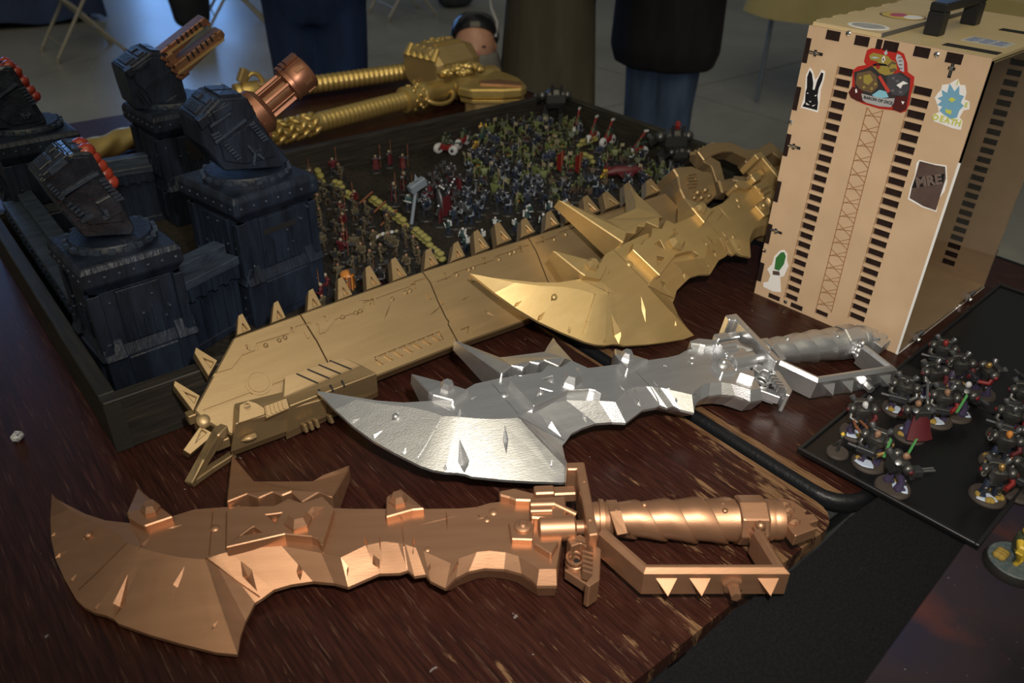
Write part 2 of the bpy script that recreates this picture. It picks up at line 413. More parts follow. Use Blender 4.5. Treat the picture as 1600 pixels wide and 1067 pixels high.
# black cloth strip and printed mat on the side table
def cloth_mat():
    m, nt, b, v = newmat('black_felt', 0.95, 0.15)
    n = noise(nt, v, 400, 2); c = ramp(nt, n, [(0.3, (0.0030, 0.0034, 0.0042)), (0.72, (0.0068, 0.0073, 0.0085))])
    d = ramp(nt, noise(nt, v, 75, 2), [(0.76, (0, 0, 0)), (0.79, (1, 1, 1))])
    nt.links.new(mixc(nt, math_(nt, 'MULTIPLY', d, 0.6), c, (0.16, 0.14, 0.12)), b.inputs['Base Color'])
    bp = nt.nodes.new('ShaderNodeBump'); bp.inputs['Strength'].default_value = 0.5; bp.inputs['Distance'].default_value = 0.001
    nt.links.new(n, bp.inputs['Height']); nt.links.new(bp.outputs[0], b.inputs['Normal']); return m
def nebula_mat():
    m, nt, b, v = newmat('printed_nebula_neoprene', 0.8, 0.3)
    n1 = noise(nt, v, 6, 6); n2 = noise(nt, v, 9.5, 5, (1.3, 1, 1)); n3 = noise(nt, v, 260, 1)
    c = ramp(nt, n1, [(0.36, (0.008, 0.006, 0.010)), (0.50, (0.020, 0.013, 0.017)), (0.66, (0.013, 0.011, 0.026))])
    c = mixc(nt, ramp(nt, n2, [(0.56, (0, 0, 0)), (0.72, (0.75, 0.75, 0.75))]), c, (0.075, 0.021, 0.013))
    c = mixc(nt, ramp(nt, n3, [(0.76, (0, 0, 0)), (0.80, (0.5, 0.5, 0.5))]), c, (0.2, 0.18, 0.2))
    nt.links.new(c, b.inputs['Base Color']); return m
g = MB(); top = []; bot = []
ol = []
nx = 40
for i in range(nx+1):
    x = -0.09 + (0.74+0.09)*i/nx; ol.append((x, 0.2405 + 0.0022*math.sin(x*31) + random.uniform(-.0012, .0012)))
for i in range(nx+1):
    x = 0.74 - (0.74+0.09)*i/nx; ol.append((x, 0.124))
g.slab([Vector((x, y, TZ+0.0045)) for x, y in ol], [Vector((x, y, TZ+0.0015)) for x, y in ol])
o = g.build('cloth_strip', cloth_mat()); tag(o, 'black felt cloth strip between the worn wood table and the nebula mat', 'cloth')
p1_, p2_ = P(1500, 860, .004), P(1350, 1067, .004); d_ = (p2_-p1_).normalized(); nn_ = Vector((d_.y, -d_.x, 0));  nn_ = nn_ if nn_.y < 0 else -nn_
q0 = p1_ - d_*0.6; q1 = p1_ + d_*0.75; q1.x = max(q1.x, -0.09)
corner = [q0, q1, q1 + nn_*0.62, q0 + nn_*0.62]
g = MB(); g.slab([Vector((p.x, p.y, TZ+0.0062)) for p in corner], [Vector((p.x, p.y, TZ+0.0008)) for p in corner])
o = g.build('gaming_mat', nebula_mat(), bevel=0.001); tag(o, 'dark purple nebula printed gaming mat at the lower right corner', 'mat')
# the small die lying on the bare wood at the left
dp = P(29, 687, 0.0)
t = thing('die', 'small white translucent die lying on the dark wood at far left', 'die', (dp.x, dp.y, TZ))
d = MB(); R = Matrix.Rotation(0.9, 3, 'Z'); d.box((dp.x, dp.y, TZ+.0050), (.0135, .0115, .0095), R)
d.build('cube', mat('pearl_white_plastic', (0.62, 0.63, 0.66), 0.25, noise=(0.45, 0.47, 0.55), nscale=120), t, bevel=.0030, seg=3, smooth=40)
pm = mat('die_pip_paint', (0.10, 0.10, 0.16), 0.5)
for ux, uy in ((-.0032, -.0032), (.0032, .0032), (0, 0)):
    q = Vector((dp.x, dp.y, TZ+.00972)) + R @ Vector((ux, uy, 0)); c = MB(); c.cyl(q, q+Vector((0, 0, .0002)), .0011, n=8); c.build('pip', pm, t)
# ------------------------------------------------------------------ wooden battle tray
TX0, TX1, TY0, TY1, TW, TH = .101, 1.317, .808, 1.442, .018, .068
def tray_wood():
    m, nt, b, v = newmat('ebonised_pine', 0.55, 0.35)
    g = noise(nt, v, 30, 5, (0.5, 6, 8)); c = ramp(nt, g, [(0.3, (0.011, 0.0095, 0.008)), (0.55, (0.022, 0.019, 0.0155)), (0.78, (0.044, 0.036, 0.026))])
    nt.links.new(c, b.inputs['Base Color']); bp = nt.nodes.new('ShaderNodeBump'); bp.inputs['Strength'].default_value = .4; bp.inputs['Distance'].default_value = .001
    nt.links.new(g, bp.inputs['Height']); nt.links.new(bp.outputs[0], b.inputs['Normal']); return m
def tray_wood_y():
    m, nt, b, v = newmat('ebonised_pine_side', 0.55, 0.35)
    g = noise(nt, v, 30, 5, (6, 0.5, 8)); c = ramp(nt, g, [(0.3, (0.011, 0.010, 0.0075)), (0.55, (0.022, 0.020, 0.014)), (0.78, (0.046, 0.040, 0.025))])
    nt.links.new(c, b.inputs['Base Color']); return m
def earth():
    m, nt, b, v = newmat('dark_earth_paint', 0.9, 0.15)
    a = noise(nt, v, 9, 6); c = noise(nt, v, 160, 4)
    f = math_(nt, 'ADD', math_(nt, 'MULTIPLY', a, .6), math_(nt, 'MULTIPLY', c, .4))
    nt.links.new(ramp(nt, f, [(.36, (0.008, 0.0068, 0.0056)), (.5, (0.019, 0.016, 0.0125)), (.66, (0.036, 0.030, 0.023))]), b.inputs['Base Color'])
    bp = nt.nodes.new('ShaderNodeBump'); bp.inputs['Strength'].default_value = .8; bp.inputs['Distance'].default_value = .004
    nt.links.new(f, bp.inputs['Height']); nt.links.new(bp.outputs[0], b.inputs['Normal']); return m
def make_tray():
    t = thing('wooden_tray', 'large low dark stained wooden tray holding the painted army and fortress', 'tray', (TX0, TY0, TZ))
    a, b = tray_wood(), tray_wood_y()
    z0, z1 = TZ, TZ+TH
    for (p, q), mt in ((((TX0, TY0), (TX1, TY0+TW)), a), (((TX0, TY1-TW), (TX1, TY1)), a), (((TX0, TY0+TW), (TX0+TW, TY1-TW)), b), (((TX1-TW, TY0+TW), (TX1, TY1-TW)), b)):
        m = MB(); m.box2((*p, z0), (*q, z1)); m.build('tray_wall', mt, t, bevel=.0012)
    m = MB(); m.box2((TX0+TW, TY0+TW, z0), (TX1-TW, TY1-TW, z0+.010)); m.build('tray_floor', earth(), t)
    for k in range(1):
        m = MB(); m.box2((TX0-.0004, TY0-.0008, z0+.001), (TX0+TW, TY0+.001, z1-.004)); m.build('corner_joint', mat('dark_end_grain', (0.008, 0.007, 0.006), .8, noise=(0.02, 0.016, 0.012), nscale=30, stretch=(.2, 1, 30)), t)
    return t
make_tray()
FZ = TZ + .010                  # level of the tray's ground
# ------------------------------------------------------------------ fortress: four gun towers and the walls between them
def rot2(p, c, a):
    x, y = p[0]-c[0], p[1]-c[1]; return (c[0]+x*math.cos(a)-y*math.sin(a), c[1]+x*math.sin(a)+y*math.cos(a))
def make_tower(name, label, cx, cy, a, s, H, seed, window=None, gloss=False):
    """square gun tower: flared skirt, shaft with pilasters and panels, overhanging cap"""
    rnd = random.Random(seed)
    t = thing(name, label, 'tower', (cx, cy, FZ))
    R = Matrix.Rotation(a, 4, 'Z'); TT = Matrix.Translation((cx, cy, FZ)) @ R
    def mb(): m = MB(); m.T = TT; return m
    h = s/2; F, FE = M['fort'], M['fort_edge']
    def sq(k, z, ch=.0): return [Vector((x*k, y*k, z)) for x, y in ((-1, -1), (1, -1), (1, 1), (-1, 1))]
    m = mb(); m.loft([sq(h*1.0, 0), sq(h*.99, H*.34), sq(h*.90, H*.41), sq(h*.88, H*.80)]); shaft = m.build('shaft', F, t, bevel=.0012)
    m = mb(); m.loft([sq(h*.90, H*.80), sq(h*1.03, H*.86), sq(h*1.06, H*.875), sq(h*1.06, H*.965), sq(h*1.0, H)]); cap = m.build('cap', F, t, bevel=.0014)
    for i in range(4):
        Ri = Matrix.Rotation(i*PI/2, 4, 'Z')
        def fm(): m = MB(); m.T = TT @ Ri; return m
        y0 = -h*.88
        # corner pilasters, panel plates, vertical ribs
        for sx in (-1, 1):
            m = fm(); m.box2((sx*h*.92-.006, y0-.005, H*.40), (sx*h*.92+.006 if sx < 0 else sx*h*.90+.004, y0+.006, H*.80)); m.build('pilaster', F, shaft, bevel=.0008)
            m = fm(); m.loft([[Vector((sx*h*.80+d*.012, y0-.008*k, z)) for d, k, z in ((-1, 1.4, H*.34), (1, 1.4, H*.34), (1, .2, H*.46), (-1, .2, H*.46))], [Vector((sx*h*.80+d*.012, y0+.004, z)) for d, z in ((-1, H*.34), (1, H*.34), (1, H*.46), (-1, H*.46))]]); m.build('buttress', F, shaft, bevel=.0008)
        m = fm(); m.box2((-h*.46, y0-.004, H*.42), (h*.46, y0+.004, H*.79)); m.build('face_plate', F, shaft, bevel=.001)
        m = fm(); m.box2((-h*.55, y0-.0095, H*.06), (h*.55, y0-.002, H*.33)); m.build('skirt_plate', F, shaft, bevel=.0012)
        if i in (0, 3):
            for k in range(5):
                x = -h*.40 + h*.8*k/4; m = fm(); m.box2((x-.0016, y0-.0062, H*.44), (x+.0016, y0-.003, H*(.62 if k % 2 else .56))); m.build('rib', F, shaft)
            if i == 0 and window:
                m = fm()
                if window == 'slit': m.box2((-h*.42, y0-.0046, H*.665), (h*.42, y0-.0005, H*.705))
                else:
                    w_ = h*.26; pts = [(-w_, H*.56), (w_, H*.56), (w_, H*.72), (w_*.55, H*.76), (-w_*.55, H*.76), (-w_, H*.72)]
                    m.slab([Vector((x, y0-.0055, z)) for x, z in pts], [Vector((x, y0-.001, z)) for x, z in pts])
                m.build('window_slit' if window == 'slit' else 'arched_window', M['hole_shade'], shaft)
        m = fm()
        for k in range(7):
            x = -h*.9 + h*1.8*k/6; m.lathe(Vector((x, -h*1.06, H*.92)), (0, -1, 0), [(-.0005, .0022), (.0009, .0018), (.0014, .0006)], 6)
        for k in range(9): m.lathe(Vector((rnd.uniform(-.85, .85)*h, y0-.0045 if k < 6 else -h*.995, H*(rnd.uniform(.44, .78) if k < 6 else rnd.uniform(.05, .3)))), (0, -1, 0), [(-.006, .0020), (.0008, .0017), (.0013, .0006)], 6)
        m.build('rivets', FE, cap)['kind'] = 'stuff'
    m = mb(); m.lathe((0, 0, H-.001), (0, 0, 1), [(0, h*.93), (.006, h*.93), (.008, h*.86), (.012, h*.82)], 24); ring = m.build('turret_ring', F, t, smooth=35)
    m = mb()
    for k in range(20):
        q = 2*PI*k/20; m.box((math.cos(q)*h*.90, math.sin(q)*h*.90, H+.007), (.005, .007, .005), Matrix.Rotation(q, 3, 'Z'))
    m.build('ring_bolts', FE, ring)['kind'] = 'stuff'
    return t
def turret(t, side, y0, thick, gloss, vents=True):
    """armoured gun house: side outline drawn on the upright plane Y = y0, given depth 'thick' behind it"""
    mt = M['fort_gloss'] if gloss else M['fort']
    Q = lambda x, y, d=0.0: PY(x, y, y0-d)
    f = [Q(x, y) for x, y in side]
    m = MB(); m.slab(f, [p + Vector((0, thick, 0)) for p in f]); hs = m.build('gun_house', mt, t, bevel=.0022)
    for e0, e1 in ((0, 1), (1, 2)):
        u = f[e1]-f[e0]; nrm = Vector((-u.z, 0, u.x)).normalized(); nrm = nrm if nrm.z > 0 else -nrm
        at_ = lambda a, y, h: f[e0] + u*a + Vector((0, thick*y, 0)) + nrm*h
        def pad(a0, a1, y0_, y1_, h, nm, mtl=mt):
            m = MB(); tp_ = [at_(a0, y0_, h), at_(a1, y0_, h), at_(a1, y1_, h), at_(a0, y1_, h)]; m.slab(tp_, [p - nrm*(h+.001) for p in tp_]); m.build(nm, mtl, hs, bevel=.0006)
        if e0 == 0:
            pad(.08, .92, .10, .90, .0022, 'roof_plate'); pad(.18, .55, .22, .78, .0042, 'hatch'); pad(.62, .86, .16, .40, .0045, 'access_panel'); pad(.62, .86, .56, .84, .0045, 'access_panel')
            for k in range(5): pad(.22+.065*k, .245+.065*k, .28, .72, .0052, 'vent_rib', M['fort_edge'])
            for k in range(4): pad(.12+.22*k, .16+.22*k, .02, .07, .003, 'rivet_block', M['fort_edge'])
        else: pad(.10, .90, .12, .46, .003, 'roof_plate'); pad(.10, .90, .54, .88, .003, 'roof_plate')
    return hs, Q
def plates(hs, Q, polys, mt, nm='armour_plate', d=.004):
    for pl in polys:
        m = MB(); f = [Q(x, y, d) for x, y in pl]; m.slab(f, [p + Vector((0, d*1.6, 0)) for p in f]); m.build(nm, mt, hs, bevel=.0007)
def bars(hs, Q, segs, wd, mt, nm='raised_rib', d=.004, dp=.004):
    for a, b in segs:
        m = MB(); p, q = Q(*a, d), Q(*b, d); m.bar([p, q], wd, dp, (0, -1, 0)); m.build(nm, mt, hs)
TA = dict(a=0.045)
H1 = .190
# front left: red missiles
t1 = make_tower('gun_tower', 'front left fortress tower with a glossy missile turret', .178, .938, .06, .106, H1-.01, 1, None)
def lerp2(a, b, f): return (a[0]+(b[0]-a[0])*f, a[1]+(b[1]-a[1])*f)
def missile_turret(t, side, y0, thick, tips, gloss=True):
    hs, Q = turret(t, side, y0, thick, gloss)
    A, Bq, C_, D = side[0], side[1], side[2], side[3]      # left top, top, right top, right bottom order of the side outline
    return hs, Q
sideA = [(61, 283), (112, 240), (143, 238), (212, 356), (206, 368), (132, 372), (95, 330)]
y1 = .915
hs, Q = turret(t1, sideA, y1, .055, True)
FE, FG, F = M['fort_edge'], M['fort_gloss'], M['fort']
plates(hs, Q, [[(66, 283), (108, 247), (139, 245), (150, 268), (96, 306), (88, 312)], [(98, 312), (152, 275), (172, 305), (196, 346), (140, 352), (112, 332)]], FG)
plates(hs, Q, [[(66, 274), (104, 242), (112, 250), (74, 283)], [(150, 318), (184, 300), (192, 330), (170, 345)]], FG, 'armour_plate', .007)
bars(hs, Q, [((90, 309+i*0), (153, 270)) for i in range(1)], .003, FE, 'raised_seam', .006)
bars(hs, Q, [((104+i*6, 322+i*5), (112+i*6, 316+i*5)) for i in range(5)], .0022, FE, 'cooling_rib', .0075)
bars(hs, Q, [((154+i*4.5, 283+i*5), (166+i*4.5, 279+i*5)) for i in range(7)], .0022, FE, 'cooling_rib', .0075)
bars(hs, Q, [((74+i*4, 292+i*4), (80+i*4, 287+i*4)) for i in range(6)], .0020, FE, 'cooling_rib', .0075)
bars(hs, Q, [((126, 346), (146, 336)), ((160, 341), (168, 338)), ((168, 338), (164, 328))], .004, FE, 'raised_seam', .0085)
bars(hs, Q, [((76, 268), (100, 249)), ((79, 272), (104, 252))], .003, FE, 'raised_seam', .009)
def missiles(t, pts, y0, dirv, r, L, rows=2):
    for (x, y) in pts:
        for j in range(rows):
            c = PY(x, y, y0) + Vector((0, .012 + .023*j, 0)); d = dirv.normalized()
            m = MB(); m.lathe(c - d*L*.75, d, [(0, r*.85), (L*.3, r), (L*.7, r), (L*.92, r*.72), (L*1.05, r*.28)], 12); m.build('missile', M['missile'], t, smooth=40)
missiles(t1, [(145, 238), (154, 250), (164, 262), (173, 274), (182, 287)], y1, Vector((1, -.1, .42)), .0085, .017)
# far left: same kind
t4 = make_tower('gun_tower', 'far left fortress tower with a red missile turret, cut by the frame', .195, 1.432, .04, .112, H1-.01, 4, None)
y4 = 1.40
sideD = [(x-98, y-136) for x, y in [(61, 283), (112, 240), (143, 238), (212, 346), (206, 362), (132, 366), (95, 330)]]
hs, Q = turret(t4, [(-45, 135), (5, 104), (18, 103), (70, 184), (74, 192), (30, 205), (-20, 200)], y4, .06, True)
plates(hs, Q, [[(-35, 138), (0, 110), (14, 110), (26, 130), (-10, 155)], [(-8, 160), (28, 135), (50, 165), (64, 190), (20, 196), (-8, 180)]], FG)
bars(hs, Q, [((-5, 154), (27, 131))], .003, FE, 'raised_seam', .006)
bars(hs, Q, [((34, 178), (40, 184)), ((40, 184), (47, 176))], .004, FE, 'raised_seam', .0085)
bars(hs, Q, [((30+i*3.6, 140+i*4.6), (40+i*3.6, 136+i*4.6)) for i in range(6)], .002, FE, 'cooling_rib', .0075)
missiles(t4, [(20, 104), (31, 113), (42, 128), (52, 142), (60, 151)], y4, Vector((1, -.1, .42)), .0085, .017)
# right front: copper cannon
t2 = make_tower('gun_tower', 'right front fortress tower carrying the fat copper cannon', .378, 1.022, .19, .124, H1, 2, 'slit')
y2 = .985
hs, Q = turret(t2, [(308, 192), (343, 155), (386, 152), (418, 208), (452, 250), (440, 262), (352, 268), (318, 230)], y2, .068, False)
plates(hs, Q, [[(320, 186), (352, 160), (384, 158), (398, 180), (340, 224)], [(345, 226), (398, 188), (418, 218), (432, 244), (384, 256), (352, 252)]], F)
plates(hs, Q, [[(309, 190), (324, 178), (330, 192), (316, 204)], [(395, 238), (410, 232), (414, 242), (398, 250)], [(332, 176), (358, 162), (366, 170), (338, 190)]], F, 'armour_plate', .008)
bars(hs, Q, [((336, 223), (384, 187)), ((388, 228), (398, 240)), ((398, 240), (396, 258)), ((402, 240), (412, 248))], .0026, FE, 'raised_seam', .007)
bars(hs, Q, [((350+i*3.8, 228+i*4.2), (357+i*3.8, 224+i*4.2)) for i in range(6)], .002, FE, 'cooling_rib', .0075)
bars(hs, Q, [((389+i*3.4, 196+i*4), (398+i*3.4, 192+i*4)) for i in range(7)], .002, FE, 'cooling_rib', .0075)
bars(hs, Q, [((330, 212), (342, 206)), ((333, 216), (345, 210)), ((336, 220), (348, 214)), ((328, 198), (360, 176))], .0022, FE, 'cooling_rib', .008)
yb = y2 + .030
def cannon(t):
    a, b = PY(384, 190, yb), PY(476, 112, yb); d = b-a; Lg = d.length; d.normalize()
    k = Lg/120
    m = MB(); m.lathe(a - d*.01, d, [(0, 36*k), (10*k, 37*k), (20*k, 33*k), (23*k, 36*k), (40*k, 35*k), (44*k, 31*k), (48*k, 27*k), (50*k, 18*k)], 24); base = m.build('cannon_base', M['cannon'], t, smooth=35)
    m = MB(); m.lathe(a + d*30*k, d, [(0, 15*k), (56*k, 15*k)], 20); core = m.build('barrel_core', M['oldcopper'], t, smooth=35)
    x = d.orthogonal().normalized(); y = d.cross(x)
    for i in range(8):
        q = 2*PI*i/8 + .2; o = (x*math.cos(q) + y*math.sin(q))*19*k
        m = MB(); m.bar([a + d*34*k + o, a + d*88*k + o], 5*k, 8*k, o.normalized()); m.build('barrel_rod', M['cannon'], t, bevel=.0006)
    m = MB(); m.lathe(a + d*82*k, d, [(0, 22*k), (2*k, 26*k), (8*k, 27*k), (9*k, 25*k), (16*k, 27.5*k), (38*k, 27.5*k), (42*k, 25*k), (42*k, 17*k), (30*k, 16*k)], 24); mz = m.build('muzzle', M['cannon'], t, smooth=35)
    m = MB(); m.lathe(a + d*110*k, d, [(0, 16*k), (2*k, 16*k)], 20); m.build('bore', M['hole_shade'], mz)
    for i in range(8):
        q = 2*PI*i/8; o = (x*math.cos(q) + y*math.sin(q))
        m = MB(); m.bar([a + d*102*k + o*27.5*k, a + d*116*k + o*27.5*k], 6*k, 3*k, o); m.build('vent_slot', M['oldcopper'], mz)
        m = MB(); m.box(a + d*14*k + o*36.5*k, (5*k, 5*k, 5*k)); m.build('bolt', M['cannon'], base)
    m = MB(); top = (Vector((0, 0, 1)) - d*d.z).normalized()
    for f0, f1, rr in ((84, 90, 29), (92, 98, 30), (100, 122, 30)): m.bar([a + d*f0*k + top*rr*k, a + d*f1*k + top*rr*k], 12*k, 5*k, top)
    m.build('sight_rail', M['cannon'], mz)['kind'] = 'stuff'
cannon(t2)
# rear: twin flat guns
t3 = make_tower('gun_tower', 'rear fortress tower with twin flat copper guns pointing up right', .412, 1.402, .10, .116, H1, 3, 'arch')
y3 = 1.385
hs, Q = turret(t3, [(195, 112), (236, 82), (255, 84), (284, 122), (292, 150), (290, 168), (214, 172), (203, 140)], y3, .075, False)
plates(hs, Q, [[(205, 112), (236, 90), (252, 90), (266, 108), (226, 140), (214, 132)], [(228, 142), (268, 112), (284, 134), (286, 156), (240, 164)]], F)
plates(hs, Q, [[(195, 112), (206, 104), (212, 116), (203, 122)], [(212, 108), (230, 94), (234, 99), (216, 112)], [(258, 160), (276, 148), (280, 154), (264, 166)]], F, 'armour_plate', .008)
bars(hs, Q, [((217, 140), (241, 172)), ((213, 144), (236, 174)), ((224, 141), (266, 109))], .0028, F, 'raised_rib', .008)
def twin(t):
    for k, (pl, y, holes) in enumerate((([(247, 84), (320, 27), (326, 32), (330, 38), (316, 44), (274, 90), (262, 84)], y3+.012, [(278, 66), (313, 40)]), ([(272, 102), (346, 46), (352, 54), (350, 62), (290, 118), (278, 116)], y3-.004, [(294, 92), (330, 62)]))):
        f = [PY(x, yy, y) for x, yy in pl]; m = MB(); m.slab(f, [p + Vector((0, .030, 0)) for p in f]); g = m.build('flat_gun', M['cannon'] if k == 0 else M['oldcopper'], t, bevel=.0012)
        a, b = holes
        for i in range(6):
            x, yy = lerp2(a, b, i/5); m = MB(); c0 = PY(x, yy, y-.0008); m.bar([PY(x-2.2, yy-5, y-.0004), PY(x+2.5, yy+3, y-.0004)], .0032, .0016, (0, -1, 0)); m.build('gun_slot', M['hole_shade'], g)
        for f_ in (-.35, 1.22):
            x, yy = lerp2(a, b, f_)
            for dx, dy in ((-2, -4), (5, 5)):
                m = MB(); m.lathe(PY(x+dx, yy+dy, y), (0, -1, 0), [(-.001, .0026), (.001, .0022), (.0016, .0010)], 8); m.build('bolt', M['oldcopper'], g)
        m = MB(); a2, b2 = pl[-2] if k == 0 else pl[-1], pl[-3] if k == 0 else pl[-2]
        m.bar([PY(*lerp2(pl[0], pl[-1], .92), y), PY(*lerp2(pl[1], pl[-3], .94), y)], .003, .006, (0, -1, 0)); m.build('edge_strip', M['gold'], g)
    m = MB(); a, b = PY(254, 88, y3+.02), PY(282, 122, y3+.02); m.bar([a, b], .030, .026, (0, -1, 0)); mk = m.build('gun_mount', M['oldcopper'], t, bevel=.001)
    for i in range(4):
        p = PY(*lerp2((256, 92), (280, 120), i/3), y3-.002); m = MB(); m.box(p, (.011, .008, .006), Matrix.Rotation(.6, 3, 'Y')); m.build('mount_block', M['cannon'], mk, bevel=.0008)
twin(t3)
# walls between the towers
def make_wall(label, a, b, H, th, seed):
    a = Vector((*a, FZ)); b = Vector((*b, FZ)); d = (b-a); L = d.length; d.normalize(); n = Vector((d.y, -d.x, 0))
    t = thing('fortress_rampart', label, 'wall section', tuple((a+b)/2))
    ang = math.atan2(d.y, d.x); TT = Matrix.Translation(a) @ Matrix.Rotation(ang, 4, 'Z')
    def mb(): m = MB(); m.T = TT; return m
    h = th/2
    m = mb(); m.box2((0, -h, 0), (L, h, H*.80)); core = m.build('wall_core', F, t, bevel=.0012)
    m = mb(); m.box2((0, -h-.008, H*.66), (L, h+.008, H*.80)); m.build('string_course', F, t, bevel=.0012)
    m = mb(); m.loft([[Vector((x, y, z)) for y, z in ((-h-.010, H*.80), (h+.004, H*.80), (h+.004, H*.88), (-h-.010, H*.90))] for x in (0, L)]); m.build('parapet', FE, t, bevel=.0012)
    m = mb(); m.box2((0, -h*.2, H*.88), (L, h+.004, H)); m.build('rear_parapet', FE, t, bevel=.0012)
    k = max(3, int(L/.018))
    for i in range(k):
        x = (i+.5)*L/k; m = mb(); m.box2((x-.0035, -h-.012, H*.66), (x+.0035, -h-.006, H*.80)); m.build('corbel', F, core)
        m = mb(); m.box2((x-.0018, -h-.0035, H*.10), (x+.0018, -h+.001, H*.60)); m.build('rib', F, core)
    m = mb(); m.box2((-.002, -h-.004, 0), (L+.002, -h+.004, H*.09)); m.build('plinth', F, core, bevel=.001)
    return t
make_wall('front fortress wall section between the missile tower and the copper cannon tower', (.232, .952), (.318, .985), .118, .030, 1)
make_wall('left fortress wall section running back from the glossy missile tower', (.150, 1.385), (.150, .992), .100, .030, 2)
make_wall('rear fortress wall section left of the twin gun tower', (.245, 1.418), (.356, 1.405), .112, .028, 3)
make_wall('right fortress wall section running back behind the copper cannon tower', (.420, 1.085), (.442, 1.345), .070, .026, 4)
# ------------------------------------------------------------------ the three cleavers (one pattern, three paints)
_O = P(640, 840, 0); _ux = (P(1240, 812, 0) - _O).normalized(); _uy = Vector((-_ux.y, _ux.x, 0))
def cu(px, py, h):              # pixel of the copper cleaver at height h -> cleaver's own coordinates
    d = P(px, py, h) - _O; return Vector((d.dot(_ux), d.dot(_uy), h))
def cl(pts, h): return [cu(x, y, h) for x, y in pts]
def ring_solid(rings):
    m = MB(); n = len(rings[0]); m.slab(rings[0], rings[-1])
    m.f = [f for f in m.f if len(f) == 3]; m.mi = [0]*len(m.f)     # caps only
    vs = m.v[:n]; allv = list(rings[0])
    for r in rings[1:]: allv += list(r)
    K = len(rings); cap = [f for f in m.f]
    m2 = MB(); fs = []
    for f in cap: fs.append([i if i < n else i + (K-2)*n for i in f])
    for k in range(K-1):
        for i in range(n):
            j = (i+1) % n; fs.append((k*n+i, k*n+j, (k+1)*n+j, (k+1)*n+i))
    m2.add(allv, fs); return m2
def sliver(m, a, b, wd, dp):    # elongated double pyramid for carving nicks
    d = (b-a).normalized(); s = d.cross(Vector((0, 0, 1))).normalized(); c = (a*0.6+b*0.4); z = Vector((0, 0, dp))
    m.add([a, b, c+s*wd/2, c-s*wd/2, c+z, c-z], [(0, 2, 4), (2, 1, 4), (1, 3, 4), (3, 0, 4), (2, 0, 5), (1, 2, 5), (3, 1, 5), (0, 3, 5)])
def groove(m, a, b, wd, dp):
    d = (b-a).normalized(); s = d.cross(Vector((0, 0, 1))).normalized()*wd/2; z = Vector((0, 0, dp)); u = Vector((0, 0, .006))
    m.loft([[a-s-z, a+s-z, a+s+u, a-s+u], [b-s-z, b+s-z, b+s+u, b-s+u]])
def dome(m, c, r, hgt=0.5, n=8):
    m.lathe(c, (0, 0, 1), [(-.002, r), (0.0, r), (r*hgt*.6, r*.8), (r*hgt, r*.35)], n)
def hexbolt(m, c, r, hgt):
    m.loft([[c + Vector((math.cos(PI/3*i+.3)*r*k, math.sin(PI/3*i+.3)*r*k, z)) for i in range(6)] for k, z in ((1.0, -.002), (1.0, hgt*.35), (.62, hgt))])
GS = 1
